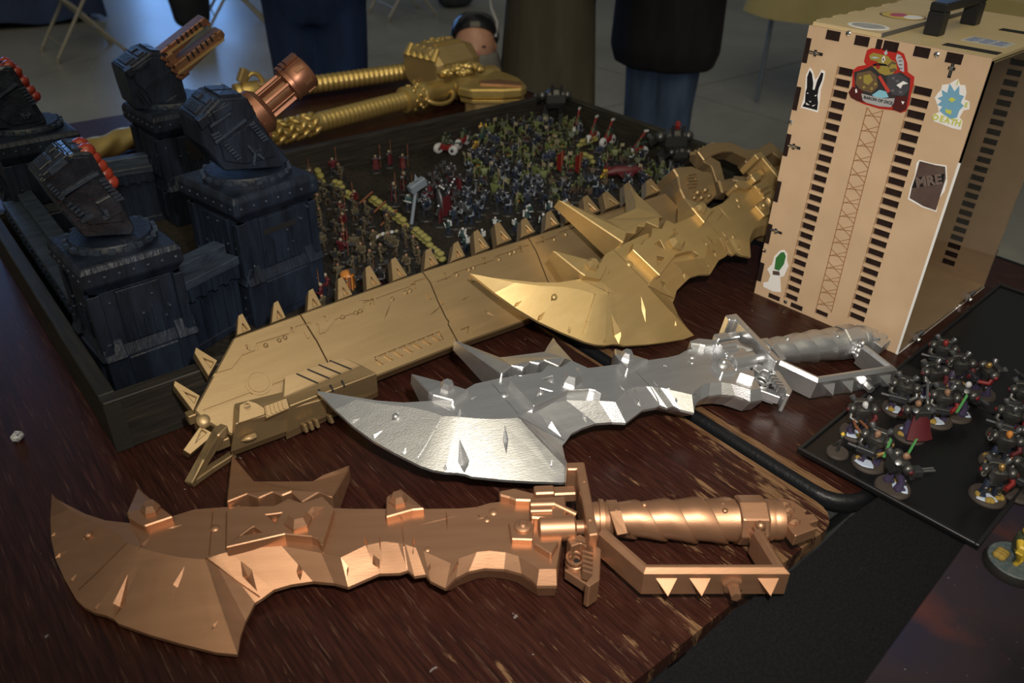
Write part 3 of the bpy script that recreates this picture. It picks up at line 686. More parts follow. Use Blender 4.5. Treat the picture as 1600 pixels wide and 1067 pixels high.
def make_cleaver(name, metal):
    t = thing(name, 'copper painted jagged cleaver lying nearest, at the bottom of the picture', 'cleaver')
    B = lambda mb, nm, par=None, mt=None, **k: mb.build(nm, mt or metal, par or t, local=True, **k)
    hin = lambda x: .016 + .022*min(1, max(0, (x-81)/140)); hout = lambda x: .007 + .003*min(1, max(0, (x-81)/60)) + .009*min(1, max(0, (x-385)/60)) + .0075*min(1, max(0, (x-520)/60))
    pairs = [((81, 771), (87, 779)), ((78.7, 808), (108, 796)), ((80, 842), (136, 811)), ((87, 874), (165, 822)), ((100.6, 904), (186, 836)), ((119, 936), (198, 849)),
        ((131, 948), (205, 851)), ((148, 957), (215, 854)), ((165, 961), (222, 856.5)), ((178, 967), (232, 859)), ((185, 974), (240, 861.5)), ((235.6, 992), (262, 867)),
        ((283, 1005.6), (285, 871)), ((337, 1019), (310, 873.5)), ((371, 1022.4), (320, 873.5)), ((375.6, 994), (326, 872)), ((384, 970), (332, 869.5)), ((398.5, 941.5), (340, 867)),
        ((407.6, 936), (346, 865)), ((428, 921), (358, 862)), ((455, 913), (394, 856)), ((488.6, 908), (440, 853)), ((522, 911), (502, 864)), ((544, 917), (532.5, 871)),
        ((592.5, 896), (570, 852.5)), ((625, 895), (600, 846)), ((637, 891), (622, 848.5)), ((647.5, 900), (634, 851)), ((665, 897.5), (650, 856)), ((672.5, 907.5), (662, 861)),
        ((696, 919), (704, 880)), ((712.5, 902.5), (717.5, 872.5)), ((732.5, 892.5), (745, 862.5)), ((757.5, 887.5), (765, 860.5)), ((787.5, 889), (790, 863)), ((815, 896), (810, 869)),
        ((830, 905), (825, 878)), ((839, 915), (842.5, 889)), ((870, 915), (869, 889))]
    upper = [(876, 850), (884, 800), (880, 788), (830, 783), (792.5, 782.5), (765, 786), (745, 792), (717.5, 794.5), (662.5, 795), (600, 795), (552.5, 795), (500, 793), (430, 791),
        (353.6, 792), (303, 796), (269, 806.5), (235, 814), (202, 817), (165, 813), (134, 803), (104, 788)]
    top = [cu(*i, hin(i[0])) for o, i in pairs] + [cu(*p, hin(p[0])) for p in upper]
    mid = [cu(*o, hout(o[0])) for o, i in pairs] + [Vector((v.x, v.y, max(.012, hin(p[0])-.016))) for p, v in ((p, cu(*p, hin(p[0]))) for p in upper)]
    mid2 = [Vector((v.x, v.y, v.z-.0035)) for v in mid]
    bot = [Vector((v.x, v.y, min(.0025, m.z-.006))) for v, m in zip(top, mid)]
    blade = B(ring_solid([top, mid, mid2, bot]), 'blade')
    from mathutils.bvhtree import BVHTree
    bvh = BVHTree.FromPolygons([v.co for v in blade.data.vertices], [list(p.vertices) for p in blade.data.polygons])
    eye_ = CP - Vector((_O.x, _O.y, TZ)); eye_ = Vector((eye_.dot(_ux), eye_.dot(_uy), eye_.z))
    def sp(px, py):
        q = cu(px, py, .02); hit = bvh.ray_cast(eye_, (q-eye_).normalized())[0]
        return hit if hit is not None else cu(px, py, hout(px))
    c = MB()
    for x1, y1, x2, y2, wd, dp in ((174, 972, 200, 896, .0150, .006), (262, 946, 297, 868, .0085, .0035), (216, 860, 236, 838, .005, .004), (376, 876, 402, 924, .0120, .005), (466, 878, 470, 912, .006, .004),
            (592.5, 833, 596, 880, .006, .004), (569, 838, 576, 866, .005, .004), (583, 866, 597, 900, .010, .006), (647, 838, 645, 868, .005, .004), (652, 821, 718, 805, .0022, .002), (697, 797, 699, 829, .0018, .002),
            (812, 894, 830, 860, .006, .005), (745, 893, 748, 856, .004, .003), (82, 873, 110, 858, .006, .003), (76, 838, 98, 829, .005, .003), (108, 912, 120, 896, .005, .003), (130, 843, 149, 829, .006, .003),
            (330, 985, 342, 968, .004, .002), (700, 905, 728, 858, .0035, .003), (262, 826, 285, 820, .003, .002), (742, 812, 765, 807, .0018, .0015), (545, 878, 541, 915, .004, .003), (672, 880, 668, 903, .005, .004), (148, 958, 156, 940, .005, .003)):
        sliver(c, sp(x1, y1), sp(x2, y2), wd, dp)
    for pts in ([(199, 848), (176, 870), (150, 896), (123, 921)], [(321, 872), (364, 903), (406, 933)], [(626, 797), (630, 848)], [(630.5, 851), (636.5, 889)], [(333, 794), (327, 868)], [(322, 876), (345, 950), (366, 1012)]):
        for a, b in zip(pts, pts[1:]): groove(c, sp(*a), sp(*b), .0013 if pts[0] != (322, 876) else .0004, .0022 if pts[0] != (322, 876) else .0006)
    carve(blade, c)
    for p_ in blade.data.polygons: p_.use_smooth = True
    blade.data.set_sharp_from_angle(angle=math.radians(8.5))
    # crest of jagged teeth above the face plate
    cr = [((362, 709), .022), ((397.5, 751.5), .034), ((488.6, 751), .034), ((504, 741), .034), ((546, 725.5), .022), ((544, 735), .022), ((519, 777), .040), ((499, 768), .046), ((472, 784), .046), ((455, 768), .046), ((440, 774), .046),
          ((426, 768), .046), ((404, 778), .046), ((386, 771), .046), ((354, 784), .046)]
    m = MB(); tp = [cu(*p, h) for p, h in cr]; m.slab(tp, [Vector((v.x, v.y, v.z-.017 if v.z < .03 else .006)) for v in tp]); B(m, 'spiked_crest', bevel=.0012)
    jaw = [(354, 797), (374, 788), (386, 796), (408, 790), (428, 790), (451, 778), (472, 785), (504, 775), (522, 793), (503, 852), (496, 842), (487, 838), (445, 834), (353, 855)]
    h1 = .048; m = MB()
    eyes = [[(416, 804), (440, 801), (430, 817)], [(396, 822), (411, 831), (376.6, 836)]]
    m.slab(cl(jaw, h1), [Vector((v.x, v.y, .0355)) for v in cl(jaw, h1)], [(cl(e, h1), [Vector((v.x, v.y, .0355)) for v in cl(e, h1)]) for e in eyes]); fp = B(m, 'face_plate', bevel=.0008)
    m = MB()
    for e in eyes: m.slab(cl(e, .040), [Vector((v.x, v.y, .0365)) for v in cl(e, .040)])
    B(m, 'eye_recess', fp, M['dark_gap'] if metal is None else metal)
    m = MB(); hexbolt(m, cu(467, 817, h1), .0125, .012); B(m, 'hex_bolt', fp)
    m = MB(); sliver(m, cu(478, 803, h1), cu(507, 792, h1), .007, .006); sliver(m, cu(478, 812, h1), cu(502, 800, h1), .005, .005); B(m, 'hammered_spall', fp)
    # small hooked plates on the back of the blade
    for pts, bc in (([(215, 761), (198, 800), (200, 807), (225, 822), (271, 806.5), (247, 788)], (236, 797)), ([(626, 762.5), (604, 775), (602.5, 808), (645, 796), (664, 794.5)], (622, 783))):
        m = MB(); tp = cl(pts, .045); tp[0] = cu(*pts[0], .036); m.slab(tp, [Vector((v.x, v.y, .008 if i_ else .020)) for i_, v in enumerate(tp)]); o = B(m, 'hooked_plate', bevel=.0012)
        m = MB(); hexbolt(m, cu(*bc, .045), .009, .009); B(m, 'hex_bolt', o)
    m = MB()
    for x, y, r in ((761, 812.5, .0045), (771, 801, .0055), (668, 859, .004), (748, 807, .002), (336, 826, .0055), (500, 836, .003)): dome(m, cu(x, y, .037), r)
    for x, y, r in ((138, 835, .004), (150, 826, .0022), (162, 832, .0016)): dome(m, cu(x, y, .024), r)
    B(m, 'rivets', smooth=40)['kind'] = 'stuff'
    # mechanism in front of the guard
    m = MB(); pl = [(795, 816), (799, 842), (833, 843), (835, 812)]; m.slab(cl(pl, .045), [Vector((v.x, v.y, .034)) for v in cl(pl, .045)]); o = B(m, 'side_plate', bevel=.001)
    m = MB(); c0 = cu(817, 823, .045); m.lathe(c0, (0, 0, 1), [(-.001, .0085), (.002, .0085), (.0035, .006), (.0035, .0045), (.0055, .003)], 14); B(m, 'round_boss', o, smooth=40)
    m = MB(); pl = [(829, 777), (884, 774), (884, 812), (829, 808)]; m.slab(cl(pl, .050), [Vector((v.x, v.y, .022)) for v in cl(pl, .050)]); o = B(m, 'receiver', bevel=.0015)
    m = MB(); m.cyl(cu(829, 789, .050), cu(866, 788, .050), .0042, n=12); m.cyl(cu(829, 799, .050), cu(862, 798, .050), .0035, n=12); m.cyl(cu(866, 788, .050), cu(900, 804, .046), .0032, n=10); B(m, 'barrel_rod', o, smooth=40)
    m = MB(); a, b = cu(840, 826, .038), cu(899, 824, .038); d = b-a; m.lathe(a, d, [(0, .010), (.002, .0125), (d.length-.002, .0125), (d.length, .0105)], 18); m.cyl(b, b+d.normalized()*.012, .007, n=12); B(m, 'drum', smooth=40)
    m = MB(); pl = [(780, 766), (803, 762), (820, 766), (836, 770), (836, 782), (806, 781), (796, 777), (780, 773)]; m.slab(cl(pl, .046), [Vector((v.x, v.y, .022)) for v in cl(pl, .046)]); m.box(cu(850, 772, .046), (.02, .012, .014)); m.box(cu(876, 772, .040), (.03, .012, .012)); B(m, 'muzzle_brake', bevel=.0015)
    m = MB(); pl = [(834, 848), (873, 845), (861, 865)]; m.slab(cl(pl, .046), [Vector((v.x, v.y, .032)) for v in cl(pl, .046)]); B(m, 'wedge_plate', bevel=.001)
    m = MB(); pl = [(884.6, 722), (913, 721), (935, 834), (920, 836), (901, 733), (886, 733)]; m.slab(cl(pl, .058), [Vector((v.x, v.y, .020)) for v in cl(pl, .058)]); o = B(m, 'cross_guard', bevel=.0012)
    m = MB(); dome(m, cu(913, 752, .058), .0018); dome(m, cu(922, 812, .058), .0025); B(m, 'rivets', o)['kind'] = 'stuff'
    pl = [(886, 842), (907, 835), (939, 857), (937, 905), (921, 916), (882, 892)]
    m = MB(); m.slab(cl(pl, .016), [Vector((v.x, v.y, .005)) for v in cl(pl, .016)]); vb = B(m, 'vent_housing', bevel=.001)
    m = MB(); q_ = [(893, 853), (908, 847), (926, 861), (923, 898), (898, 882)]; m.slab(cl(q_, .018), [Vector((v.x, v.y, .015)) for v in cl(q_, .018)]); B(m, 'vent_floor', vb, M['hole_shade'])
    for q_, h_ in (([(926, 850), (939, 857), (937, 905), (921, 916), (914, 911), (925, 898)], .040), ([(886, 841), (907, 834), (939, 857), (927, 862), (908, 848), (893, 853)], .038), ([(882, 890), (897, 882), (924, 899), (921, 916)], .024)):
        m = MB(); m.slab(cl(q_, h_), [Vector((v.x, v.y, .012)) for v in cl(q_, h_)]); B(m, 'housing_wall', vb, bevel=.0008)
    for k in range(5):
        y = 868 + k*7.6; m = MB(); m.bar([cu(909+k*.3, y-2, .036), cu(926-k*.2, y+3, .036)], .0024, .010); B(m, 'vent_slat', vb)
    m = MB(); c0 = cu(899, 876, .026); m.tube([c0 + Vector((math.cos(a*.5)*.008, math.sin(a*.5)*.0095, a*.0005-.006)) for a in range(26)], .0018, 6); B(m, 'spring', vb, smooth=60)
    # grip with its overlapping wrap
    a, b = cu(944, 811, .026), cu(1150, 813, .026); d = b-a; L = d.length; d.normalize(); x = d.orthogonal().normalized(); y = d.cross(x)
    Rg = lambda t_: .0162 + .0050*min(1, max(0, t_)/L*1.5)
    m = MB(); m.lathe(a, d, [(L*q/6, Rg(L*q/6)*.92) for q in range(7)], 24); gp = B(m, 'grip', smooth=40)
    bw = L/4.3; adv = 2*bw; turns = L/adv
    for st_ in (0, 1):
        n_ = int((turns+1.2)*26); rows = []
        for k in range(n_+1):
            ph = -1.2*PI + 2*PI*k/26; row = []
            for v_, rr in ((0, .88), (0, .925), (.5, 1.0), (.95, 1.085), (1.0, 1.06), (1.0, .88)):
                t_ = ph/(2*PI)*adv + st_*bw + v_*bw; t_ = min(L*.985, max(L*.015, t_))
                row.append(a + d*t_ + (x*math.cos(ph*GS) + y*math.sin(ph*GS))*Rg(t_)*rr)
            rows.append(row)
        m = MB(); nv = 6; vs = [p for r_ in rows for p in r_]
        m.add(vs, [(k*nv+q, k*nv+q+1, (k+1)*nv+q+1, (k+1)*nv+q) for k in range(n_) for q in range(nv-1)]); B(m, 'grip_wrap', gp, smooth=38)
    m = MB(); m.lathe(cu(921, 812, .026), d, [(0, .017), (.008, .018), (.0085, .0205), (.013, .0205), (.0135, .0175), (.018, .019), (.022, .016)], 24); B(m, 'neck_ring', smooth=40)
    m = MB()
    for px_, py_ in ((963, 797), (1130, 787), (1133, 797), (1007, 788)): dome(m, cu(px_, py_, .046), .0032)
    B(m, 'rivets', smooth=40)['kind'] = 'stuff'
    m = MB(); m.bar([cu(955, 783, .041), cu(961, 800, .046), cu(972, 835, .036)], .010, .003); B(m, 'strap_end')
    m = MB(); ca, cb = cu(1148, 812, .026), cu(1194, 812, .026); dd = (cb-ca); m.lathe(ca, dd, [(0, .0215), (.002, .0245), (dd.length-.002, .0245), (dd.length, .022)], 8); B(m, 'collar', bevel=.0012)
    m = MB(); m.lathe(cu(1190, 812, .026), dd, [(0, .019), (.005, .0205), (.008, .0205), (.0085, .0180), (.012, .0195), (.0185, .0195), (.0195, .017), (.022, .012)], 24); B(m, 'pommel_ring', smooth=40)
    pl = [(1215, 776), (1238, 781), (1262, 797), (1256, 799), (1260, 803), (1271, 802), (1280, 812), (1266, 816), (1268, 821), (1278, 824), (1243, 837), (1219, 806)]
    m = MB(); m.slab(cl(pl, .036), [Vector((v.x, v.y, .022)) for v in cl(pl, .036)]); o = B(m, 'pommel_face', bevel=.001)
    m = MB()
    for px_, py_ in ((1226, 788), (1232, 797), (1228, 806), (1241, 815)): m.ball(cu(px_, py_, .037), .0052, 7, 4, (1.3, .8, .7))
    B(m, 'cast_lump', o)
    # knuckle guard: a tall band round the hand
    path = [(938, 828), (1008, 889), (1230, 889), (1190, 826)]
    hz = .047; bd = .030
    pt = [cu(*p, hz) for p in path]
    outer = []; inner = []
    off = .0085
    cen = cu(1080, 840, hz)
    for i, p in enumerate(pt):
        d0 = (pt[i]-pt[i-1]).normalized() if i else (pt[1]-pt[0]).normalized(); d1 = (pt[i+1]-pt[i]).normalized() if i < 3 else d0
        n_ = Vector((d0.y, -d0.x, 0)) + Vector((d1.y, -d1.x, 0)); n_.normalize(); k_ = off/max(.55, n_.dot(Vector((d0.y, -d0.x, 0))))
        if n_.dot(p-cen) < 0: n_ = -n_
        outer.append(p + n_*k_*.25); inner.append(p - n_*k_*.95)
    rg = [[(o_ + Vector((0, 0, -.004))), (o_*.6+i_*.4), (o_*.3+i_*.7), i_ + Vector((0, 0, -.004)), i_ + Vector((0, 0, -bd)), o_ + Vector((0, 0, -bd))] for o_, i_ in zip(outer, inner)]
    m = MB(); m.loft(rg); kg = B(m, 'knuckle_guard', smooth=25)
    oa, ob = outer[1], outer[2]; dr = (ob-oa).normalized(); nrm = Vector((dr.y, -dr.x, 0)); nrm = nrm if nrm.dot(oa-cen) > 0 else -nrm
    for f in (.16, .39, .86):
        c0 = oa.lerp(ob, f) + Vector((0, 0, -.019)); u_ = dr*.0095; z_ = Vector((0, 0, .0095))
        m = MB(); m.pyr([c0-u_+z_, c0+u_+z_, c0+u_*.1-z_*1.1], c0 + nrm*.013 + z_*.15); m.pyr([c0-u_+z_, c0-u_*.1-z_*1.1, c0+u_+z_], c0-nrm*.001); B(m, 'guard_spike', kg)
    c0 = oa.lerp(ob, .62) + Vector((0, 0, -.017)); m = MB(); m.lathe(c0, nrm, [(-.001, .010), (.004, .0095), (.0045, .0055), (.015, .005)], 6); B(m, 'guard_bolt', kg)
    m = MB()
    rnd = random.Random(3)
    for k in range(9):
        f = k/8; p = cu(1190, 822, .042).lerp(cu(1181, 846, .024), f); m.ball(p + Vector((rnd.uniform(-.002, .002), rnd.uniform(-.002, .002), 0)), rnd.uniform(.0045, .0068), 7, 4)
    B(m, 'weld_bead', kg, smooth=60)
    return t
def rotvec(r):
    v = Vector(r); return Matrix.Rotation(v.length, 4, v.normalized())
cleaver = make_cleaver('cleaver', M['copper'])
def place(o, loc, R, k=1.0):
    o.rotation_mode = 'QUATERNION'; o.rotation_quaternion = R.to_quaternion(); o.location = loc; o.scale = (k, k, k)
silver_cleaver = copy_tree(cleaver, None, {'copper_paint': M['silver']})
gold_cleaver = copy_tree(cleaver, None, {'copper_paint': M['gold']})
place(cleaver, (_O.x, _O.y, TZ + .0), Matrix(((_ux.x, _uy.x, 0), (_ux.y, _uy.y, 0), (0, 0, 1))))
KS = .972
place(silver_cleaver, (.6385*KS, .5427*KS, TZ + .6010 + (.0042-.596)*KS), rotvec((.1473, .0517, -.2619)), KS)
K_ = 1.072
place(gold_cleaver, (.8787*K_, .6677*K_, TZ + .596 + (.1141-.596)*K_), rotvec((.605, -.0031, .1188)), K_)
silver_cleaver['label'] = 'silver painted jagged cleaver lying between the copper and gold ones'
gold_cleaver['label'] = 'gold painted jagged cleaver propped against the long toothed sword'
for o in (cleaver, silver_cleaver, gold_cleaver): o['group'] = 'jagged fantasy cleavers on the table'
# ------------------------------------------------------------------ the long toothed sword leaning on the tray wall
def make_saw():
    tl = math.radians(40); n = Vector((0, -math.sin(tl), math.cos(tl))); o = Vector((.15, .706, TZ+.0232))
    e2 = Vector((0, math.cos(tl), math.sin(tl)))
    S = lambda px, py, w=0.0: PPL(px, py, o + n*w, n)
    L = lambda pts, w=0.0: [S(x, y, w) for x, y in pts]
    t = thing('toothed_sword', 'long bronze gold saw sword with upright teeth leaning on the wooden tray wall', 'sword', (.35, .72, TZ))
    mt = M['bronze']
    B = lambda mb, nm, par=None, m=None, **k: mb.build(nm, m or mt, par or t, **k)
    T = .030
    body = [(365, 527), (468, 490), (659, 424), (825, 371), (1040, 301), (1085, 350), (1000, 421), (830, 498), (717, 538), (589, 588), (480, 640), (385, 690), (345, 672), (316, 655), (303, 641)]
    m = MB(); f = L(body); m.slab(f, [p - n*T for p in f]); b = B(m, 'blade', bevel=.0045)
    c = MB()
    def gr(pts, wd, dp):
        q = L(pts, 0)
        for a, d in zip(q, q[1:]):
            dd = (d-a).normalized(); s = dd.cross(n).normalized()*wd/2; a2 = a - dd*wd*.3; d2 = d + dd*wd*.3
            c.loft([[a2-s-n*dp, a2+s-n*dp, a2+s+n*.005, a2-s+n*.005], [d2-s-n*dp, d2+s-n*dp, d2+s+n*.005, d2-s+n*.005]])
    for pts in ([(331, 586), (363.5, 577), (379, 556.5), (401, 548), (402, 537.6), (453, 522), (456, 513.5), (484, 505)], [(496, 507), (498, 524), (510, 520), (525, 500), (566, 486), (569, 474), (640, 449), (648, 441), (664, 436)],
                [(684, 441), (705, 433), (709, 428), (772, 407), (775, 402), (826, 384)], [(838, 381), (870, 370), (875, 364), (930, 345), (935, 339), (1010, 315)],
                [(319, 642), (380, 619), (443, 596)]): gr(pts, .0032, .0020)
    for pts in ([(467, 488), (491, 527), (494, 531), (512, 566)], [(658, 422), (672, 441), (684, 470), (697, 497), (701, 502), (700, 506), (721, 545)], [(824, 369), (838, 393), (852, 429), (870, 475)]): gr(pts, .0020, .006)
    # round boss ring, slot for the ribs, stamped triangle
    q0, q1 = S(588, 565), S(690, 523.5); dd = (q1-q0).normalized(); s = dd.cross(n).normalized()*.0062
    c.loft([[q0-s-n*.004, q0+s-n*.004, q0+s+n*.004, q0-s+n*.004], [q1-s-n*.004, q1+s-n*.004, q1+s+n*.004, q1-s+n*.004]])
    tri = L([(719, 515), (733, 509), (731, 521)]); c.slab([p+n*.003 for p in tri], [p-n*.004 for p in tri])
    for x1, y1, x2, y2, wd in ((754, 485, 774, 494, .004), (385, 541, 391, 549, .003), (560, 470, 590, 468, .0012), (600, 500, 612, 470, .0012), (670, 494, 694, 474, .0012), (578, 478, 582, 462, .002), (720, 470, 735, 462, .001)):
        a, d = S(x1, y1), S(x2, y2); d_ = (d-a).normalized(); sd = d_.cross(n).normalized(); cc = a.lerp(d, .4)
        c.add([a, d, cc+sd*wd/2, cc-sd*wd/2, cc+n*.002, cc-n*.002], [(0, 2, 4), (2, 1, 4), (1, 3, 4), (3, 0, 4), (2, 0, 5), (1, 2, 5), (3, 1, 5), (0, 3, 5)])
    inv = Matrix.Translation(-Vector(t.location)); c.v = [inv @ v for v in c.v]; carve(b, c)
    cc = S(404, 598); m = MB(); m.lathe(cc, n, [(-.001, .0150), (.0012, .0150), (.0012, .0122), (-.0006, .0122), (-.0006, .0112), (.0014, .0112), (.0014, .001)], 28); B(m, 'ring_boss', b, smooth=30)
    for k in range(7):
        a = q0.lerp(q1, .06 + k*.147) - n*.0018; m = MB(); m.bar([a - s*.85 - dd*.0035, a + s*.85 + dd*.0035], .0046, .0036, n); B(m, 'rib', b)
    m = MB()
    for x, y in ((415, 540), (436, 532), (535.5, 495.6), (556, 489), (613, 467), (634, 457), (714, 429), (733, 421), (780, 405), (797, 396), (866, 374), (884, 366), (445, 528), (563, 486), (641, 454), (740, 418), (804, 393)):
        p = S(x, y); m.lathe(p, n, [(-.001, .0032), (.0008, .0030), (.0022, .0014)], 8)
    for x, y in ((456, 513.5), (386, 541), (508, 496), (582, 469), (647, 445), (695, 429), (756, 405), (812.5, 386.6), (847, 372)):
        m.bar([S(x-3, y-2, .001), S(x+3, y-3.5, .001), S(x+2.5, y+6, .001)], .0018, .0022, n)
    for x, y in ((479, 523), (670, 462), (737, 435), (690, 470)): m.bar([S(x-2, y-5, .001), S(x+3, y+5, .001)], .0035, .002, n)
    B(m, 'surface_fittings', b)['kind'] = 'stuff'
    # teeth
    up = [((379, 519), (374, 490)), ((433, 500), (429.5, 470)), ((489, 481), (484, 451)), ((537, 464), (530, 432.5)), ((582, 448), (573, 415)), ((623, 434), (613, 402)), ((672, 416), (667, 388)), ((713, 404), (711, 377)),
          ((752, 391), (742, 359)), ((786, 378), (775, 347)), ((823, 366), (817, 340)), ((861, 354), (856, 329)), ((893, 344), (883, 314)), ((924, 333), (913, 305)), ((956, 322), (944, 299)), ((986, 312), (978, 285)), ((1019, 302), (1012.5, 279))]
    exp = [[(b_[0]-9, b_[1]+5), (t_[0]-2, t_[1]+3), (t_[0]+5, t_[1]-1), (b_[0]+14, b_[1]-4)] for b_, t_ in up]
    exp += [[(302, 643), (271, 602), (273, 594), (313, 618)], [(326, 588), (303.5, 551), (306, 542), (340, 563)], [(336, 678), (297, 710), (286, 703), (313, 665)]]
    for q in exp:
        w0, w1 = -.007, -.023
        f = L(q, w0); m = MB(); bk = [p - n*(w0-w1) for p in f]
        c0 = (f[1]+f[2])/2; hl = [f[0].lerp(f[3], .42).lerp(c0, .10), f[0].lerp(f[3], .80).lerp(c0, .10), f[0].lerp(f[3], .52).lerp(c0, .55)]
        m.slab(f, bk, [(hl, [p - n*.005 for p in hl])]); fl_ = [p - n*.005 for p in hl]; m.add(fl_, [(0, 1, 2)])
        B(m, 'tooth', bevel=.0006, fix=False)
    # jaw housing below the nose
    def rl(pts): return [S(x, y, w) for x, y, w in pts]
    m = MB(); m.loft([rl([(366, 630, .010), (370, 640, .016), (368, 662, .024), (360, 706, -.004), (363, 713, -.018)]), rl([(505, 596, .010), (508, 606, .016), (511, 622, .022), (512, 650, -.004), (512, 657, -.018)])]); jw = B(m, 'jaw_housing', bevel=.001)
    m = MB(); m.loft([rl([(444, 587, .021), (443, 621, .0165), (453, 634, .027), (447, 676, -.004), (447, 688, -.018)]), rl([(536, 557.5, .021), (563, 570, .0165), (589, 583, .027), (590.5, 612, -.004), (592, 619, -.018)])]); sh = B(m, 'hatched_shroud', bevel=.001)
    for a, d in (((463, 584), (497, 599)), ((480, 577), (515, 591.5)), ((497.6, 570), (532, 584)), ((515, 563.5), (549, 577))):
        m = MB(); p, q = S(*a, .0203), S(*d, .0168); m.bar([p, q], .0016, .002, n); B(m, 'slot', sh, M['dark_gap'])  # raised dark bars put the slots' shade into colour; nothing is cut
    for k in range(3):
        m = MB(); p = S(484+k*18+14, 609-k*7, .0235); m.bar([p, S(488+k*18+14, 618-k*7, .0265)], .002, .003, n); B(m, 'notch', sh, M['dark_gap'])
    m = MB(); pl = [(374, 632), (388, 625), (401, 629), (415, 638), (414, 648), (372, 662)]; q = [S(*p, .026) for p in pl]; m.slab(q, [p-n*.02 for p in q]); o_ = B(m, 'hex_cheek', jw, bevel=.0008)
    m = MB(); p = S(386, 635, .026); m.lathe(p, n, [(-.001, .0045), (.001, .0045), (.001, .0036), (0, .0036)], 14); m.bar([p + Vector((-.003, 0, 0)), p + Vector((.003, .0003, 0))], .001, .0024, n); B(m, 'slotted_screw', jw)
    q = [S(*p, .028) for p in ((412, 634), (448, 621), (453, 638), (416, 654))]; m = MB(); m.slab(q, [p-n*.01 for p in q]); o_ = B(m, 'ridged_box', jw, bevel=.0008)
    for k in range(5):
        f = .12+.19*k; m = MB(); m.bar([q[0].lerp(q[1], f).lerp(q[3], .12), q[3].lerp(q[2], f).lerp(q[0], .12)], .0024, .005, n); B(m, 'rib', jw)
    m = MB(); a, d = S(377, 689, .008), S(400, 680, .010); m.tube([a, a.lerp(d, .3), a.lerp(d, .7), d], [.0006, .0034, .0040, .0034], 8); B(m, 'bullet_inlay', jw, smooth=40)
    for x, y in ((477, 668), (486, 664.5), (495, 661), (517, 654)):
        m = MB(); m.bar([S(x-3, y-6, .008), S(x+1, y+6, .002)], .004, .008, n); B(m, 'lower_fin', jw, bevel=.0005)
    # prong at the nose, standing on the table
    m = MB(); m.bar([S(352, 668, .012), S(343, 676, .014), P(318, 718, .017), P(296, 757, .0055)], .010, .010); B(m, 'nose_prong', bevel=.0012)
    m = MB(); m.bar([P(298, 755, .0050), P(330, 732, .0050), P(366, 709, .006)], .009, .0075); B(m, 'nose_prong', bevel=.001)
    m = MB(); p = S(319, 657, -.004); m.lathe(p - n*.018, n, [(0, .0085), (.020, .0085), (.022, .006), (.023, .003)], 18); B(m, 'nose_roller', smooth=40)
    m = MB(); m.box(S(301, 651, -.015), (.012, .012, .012)); m.box(S(345, 690, -.006), (.016, .014, .012)); B(m, 'chain_block', bevel=.001)['kind'] = 'stuff'
    # hilt
    k_ = lambda pts: [(x/3.9975+850, y/3.9975+200) for x, y in pts]
    pl = k_([(805, 250), (860, 240), (925, 235), (985, 265), (1050, 275), (1065, 330), (1085, 420), (1030, 470), (960, 478), (885, 455), (850, 380), (835, 300)])
    f = L(pl, .022); m = MB(); m.slab(f, [p-n*.060 for p in f]); ch = B(m, 'cheek_housing', bevel=.002)
    g0 = S(1081.3, 282, .0225)
    m = MB(); m.lathe(g0, n, [(-.001, .0122), (.0012, .0118), (.0012, .0100), (-.0008, .0100)], 20); B(m, 'grille_ring', ch, smooth=40)
    for k in range(5):
        yy = 272 + k*5; m = MB(); m.bar([S(1081.3-9+abs(k-2)*1.4, yy+.6, .0235), S(1081.3+9-abs(k-2)*1.4, yy-.6, .0235)], .0022, .003, n); B(m, 'grille_bar', ch)
    rnd = random.Random(5)
    for k, (x, y, r) in enumerate(((1090, 301, 7), (1102, 297, 6.5), (1096, 309, 6), (1108, 306, 5), (1085, 309, 5))):
        m = MB(); m.ball(S(x, y, .024), r/1150, 8, 5, (1.1, .9, .9)); B(m, 'skull_boss', ch, smooth=60)
    # open guard with serrated spine
    m = MB(); m.bar([S(1088, 250, 0), S(1104, 241, 0), S(1120, 236, 0), S(1137, 236, 0), S(1160, 247, 0), S(1182, 246, 0), S(1198, 236, 0), S(1222, 256, 0), S(1226, 275, 0)], .020, .026, n); fr = B(m, 'open_guard', bevel=.0015)
    for k in range(6):
        p = S(1083+k*6.3, 245-k*2.9, 0.0) ; m = MB(); m.box(p, (.008, .010, .016), Matrix.Rotation(.7, 3, n)); B(m, 'serration', fr)
    m = MB(); m.bar([S(1094, 252, 0), S(1112, 262, 0), S(1120, 290, 0)], .020, .024, n); B(m, 'guard_root', fr, bevel=.0015)
    m = MB(); m.bar([S(1160, 254, .004), S(1184, 280, .004), S(1212, 318, .004)], .012, .022, n); B(m, 'guard_strut', fr, bevel=.001)
    m = MB(); m.bar([S(1226, 262, -.01), S(1190, 276, -.01), S(1120, 292, -.01)], .012, .02, n); B(m, 'guard_strut', fr, bevel=.001)
    m = MB(); m.bar([S(1118, 296, .005), S(1165, 299, .008), S(1205, 325, .005), S(1240, 330, 0)], .026, .026, n); g = B(m, 'grip', bevel=.003)
    for k in range(4):
        p = S(1155+k*17, 284+k*6, .016); m = MB(); m.box(p, (.014, .022, .014), Matrix.Rotation(.5, 3, n)); B(m, 'clamp_block', g, bevel=.0015)
    return t
make_saw()
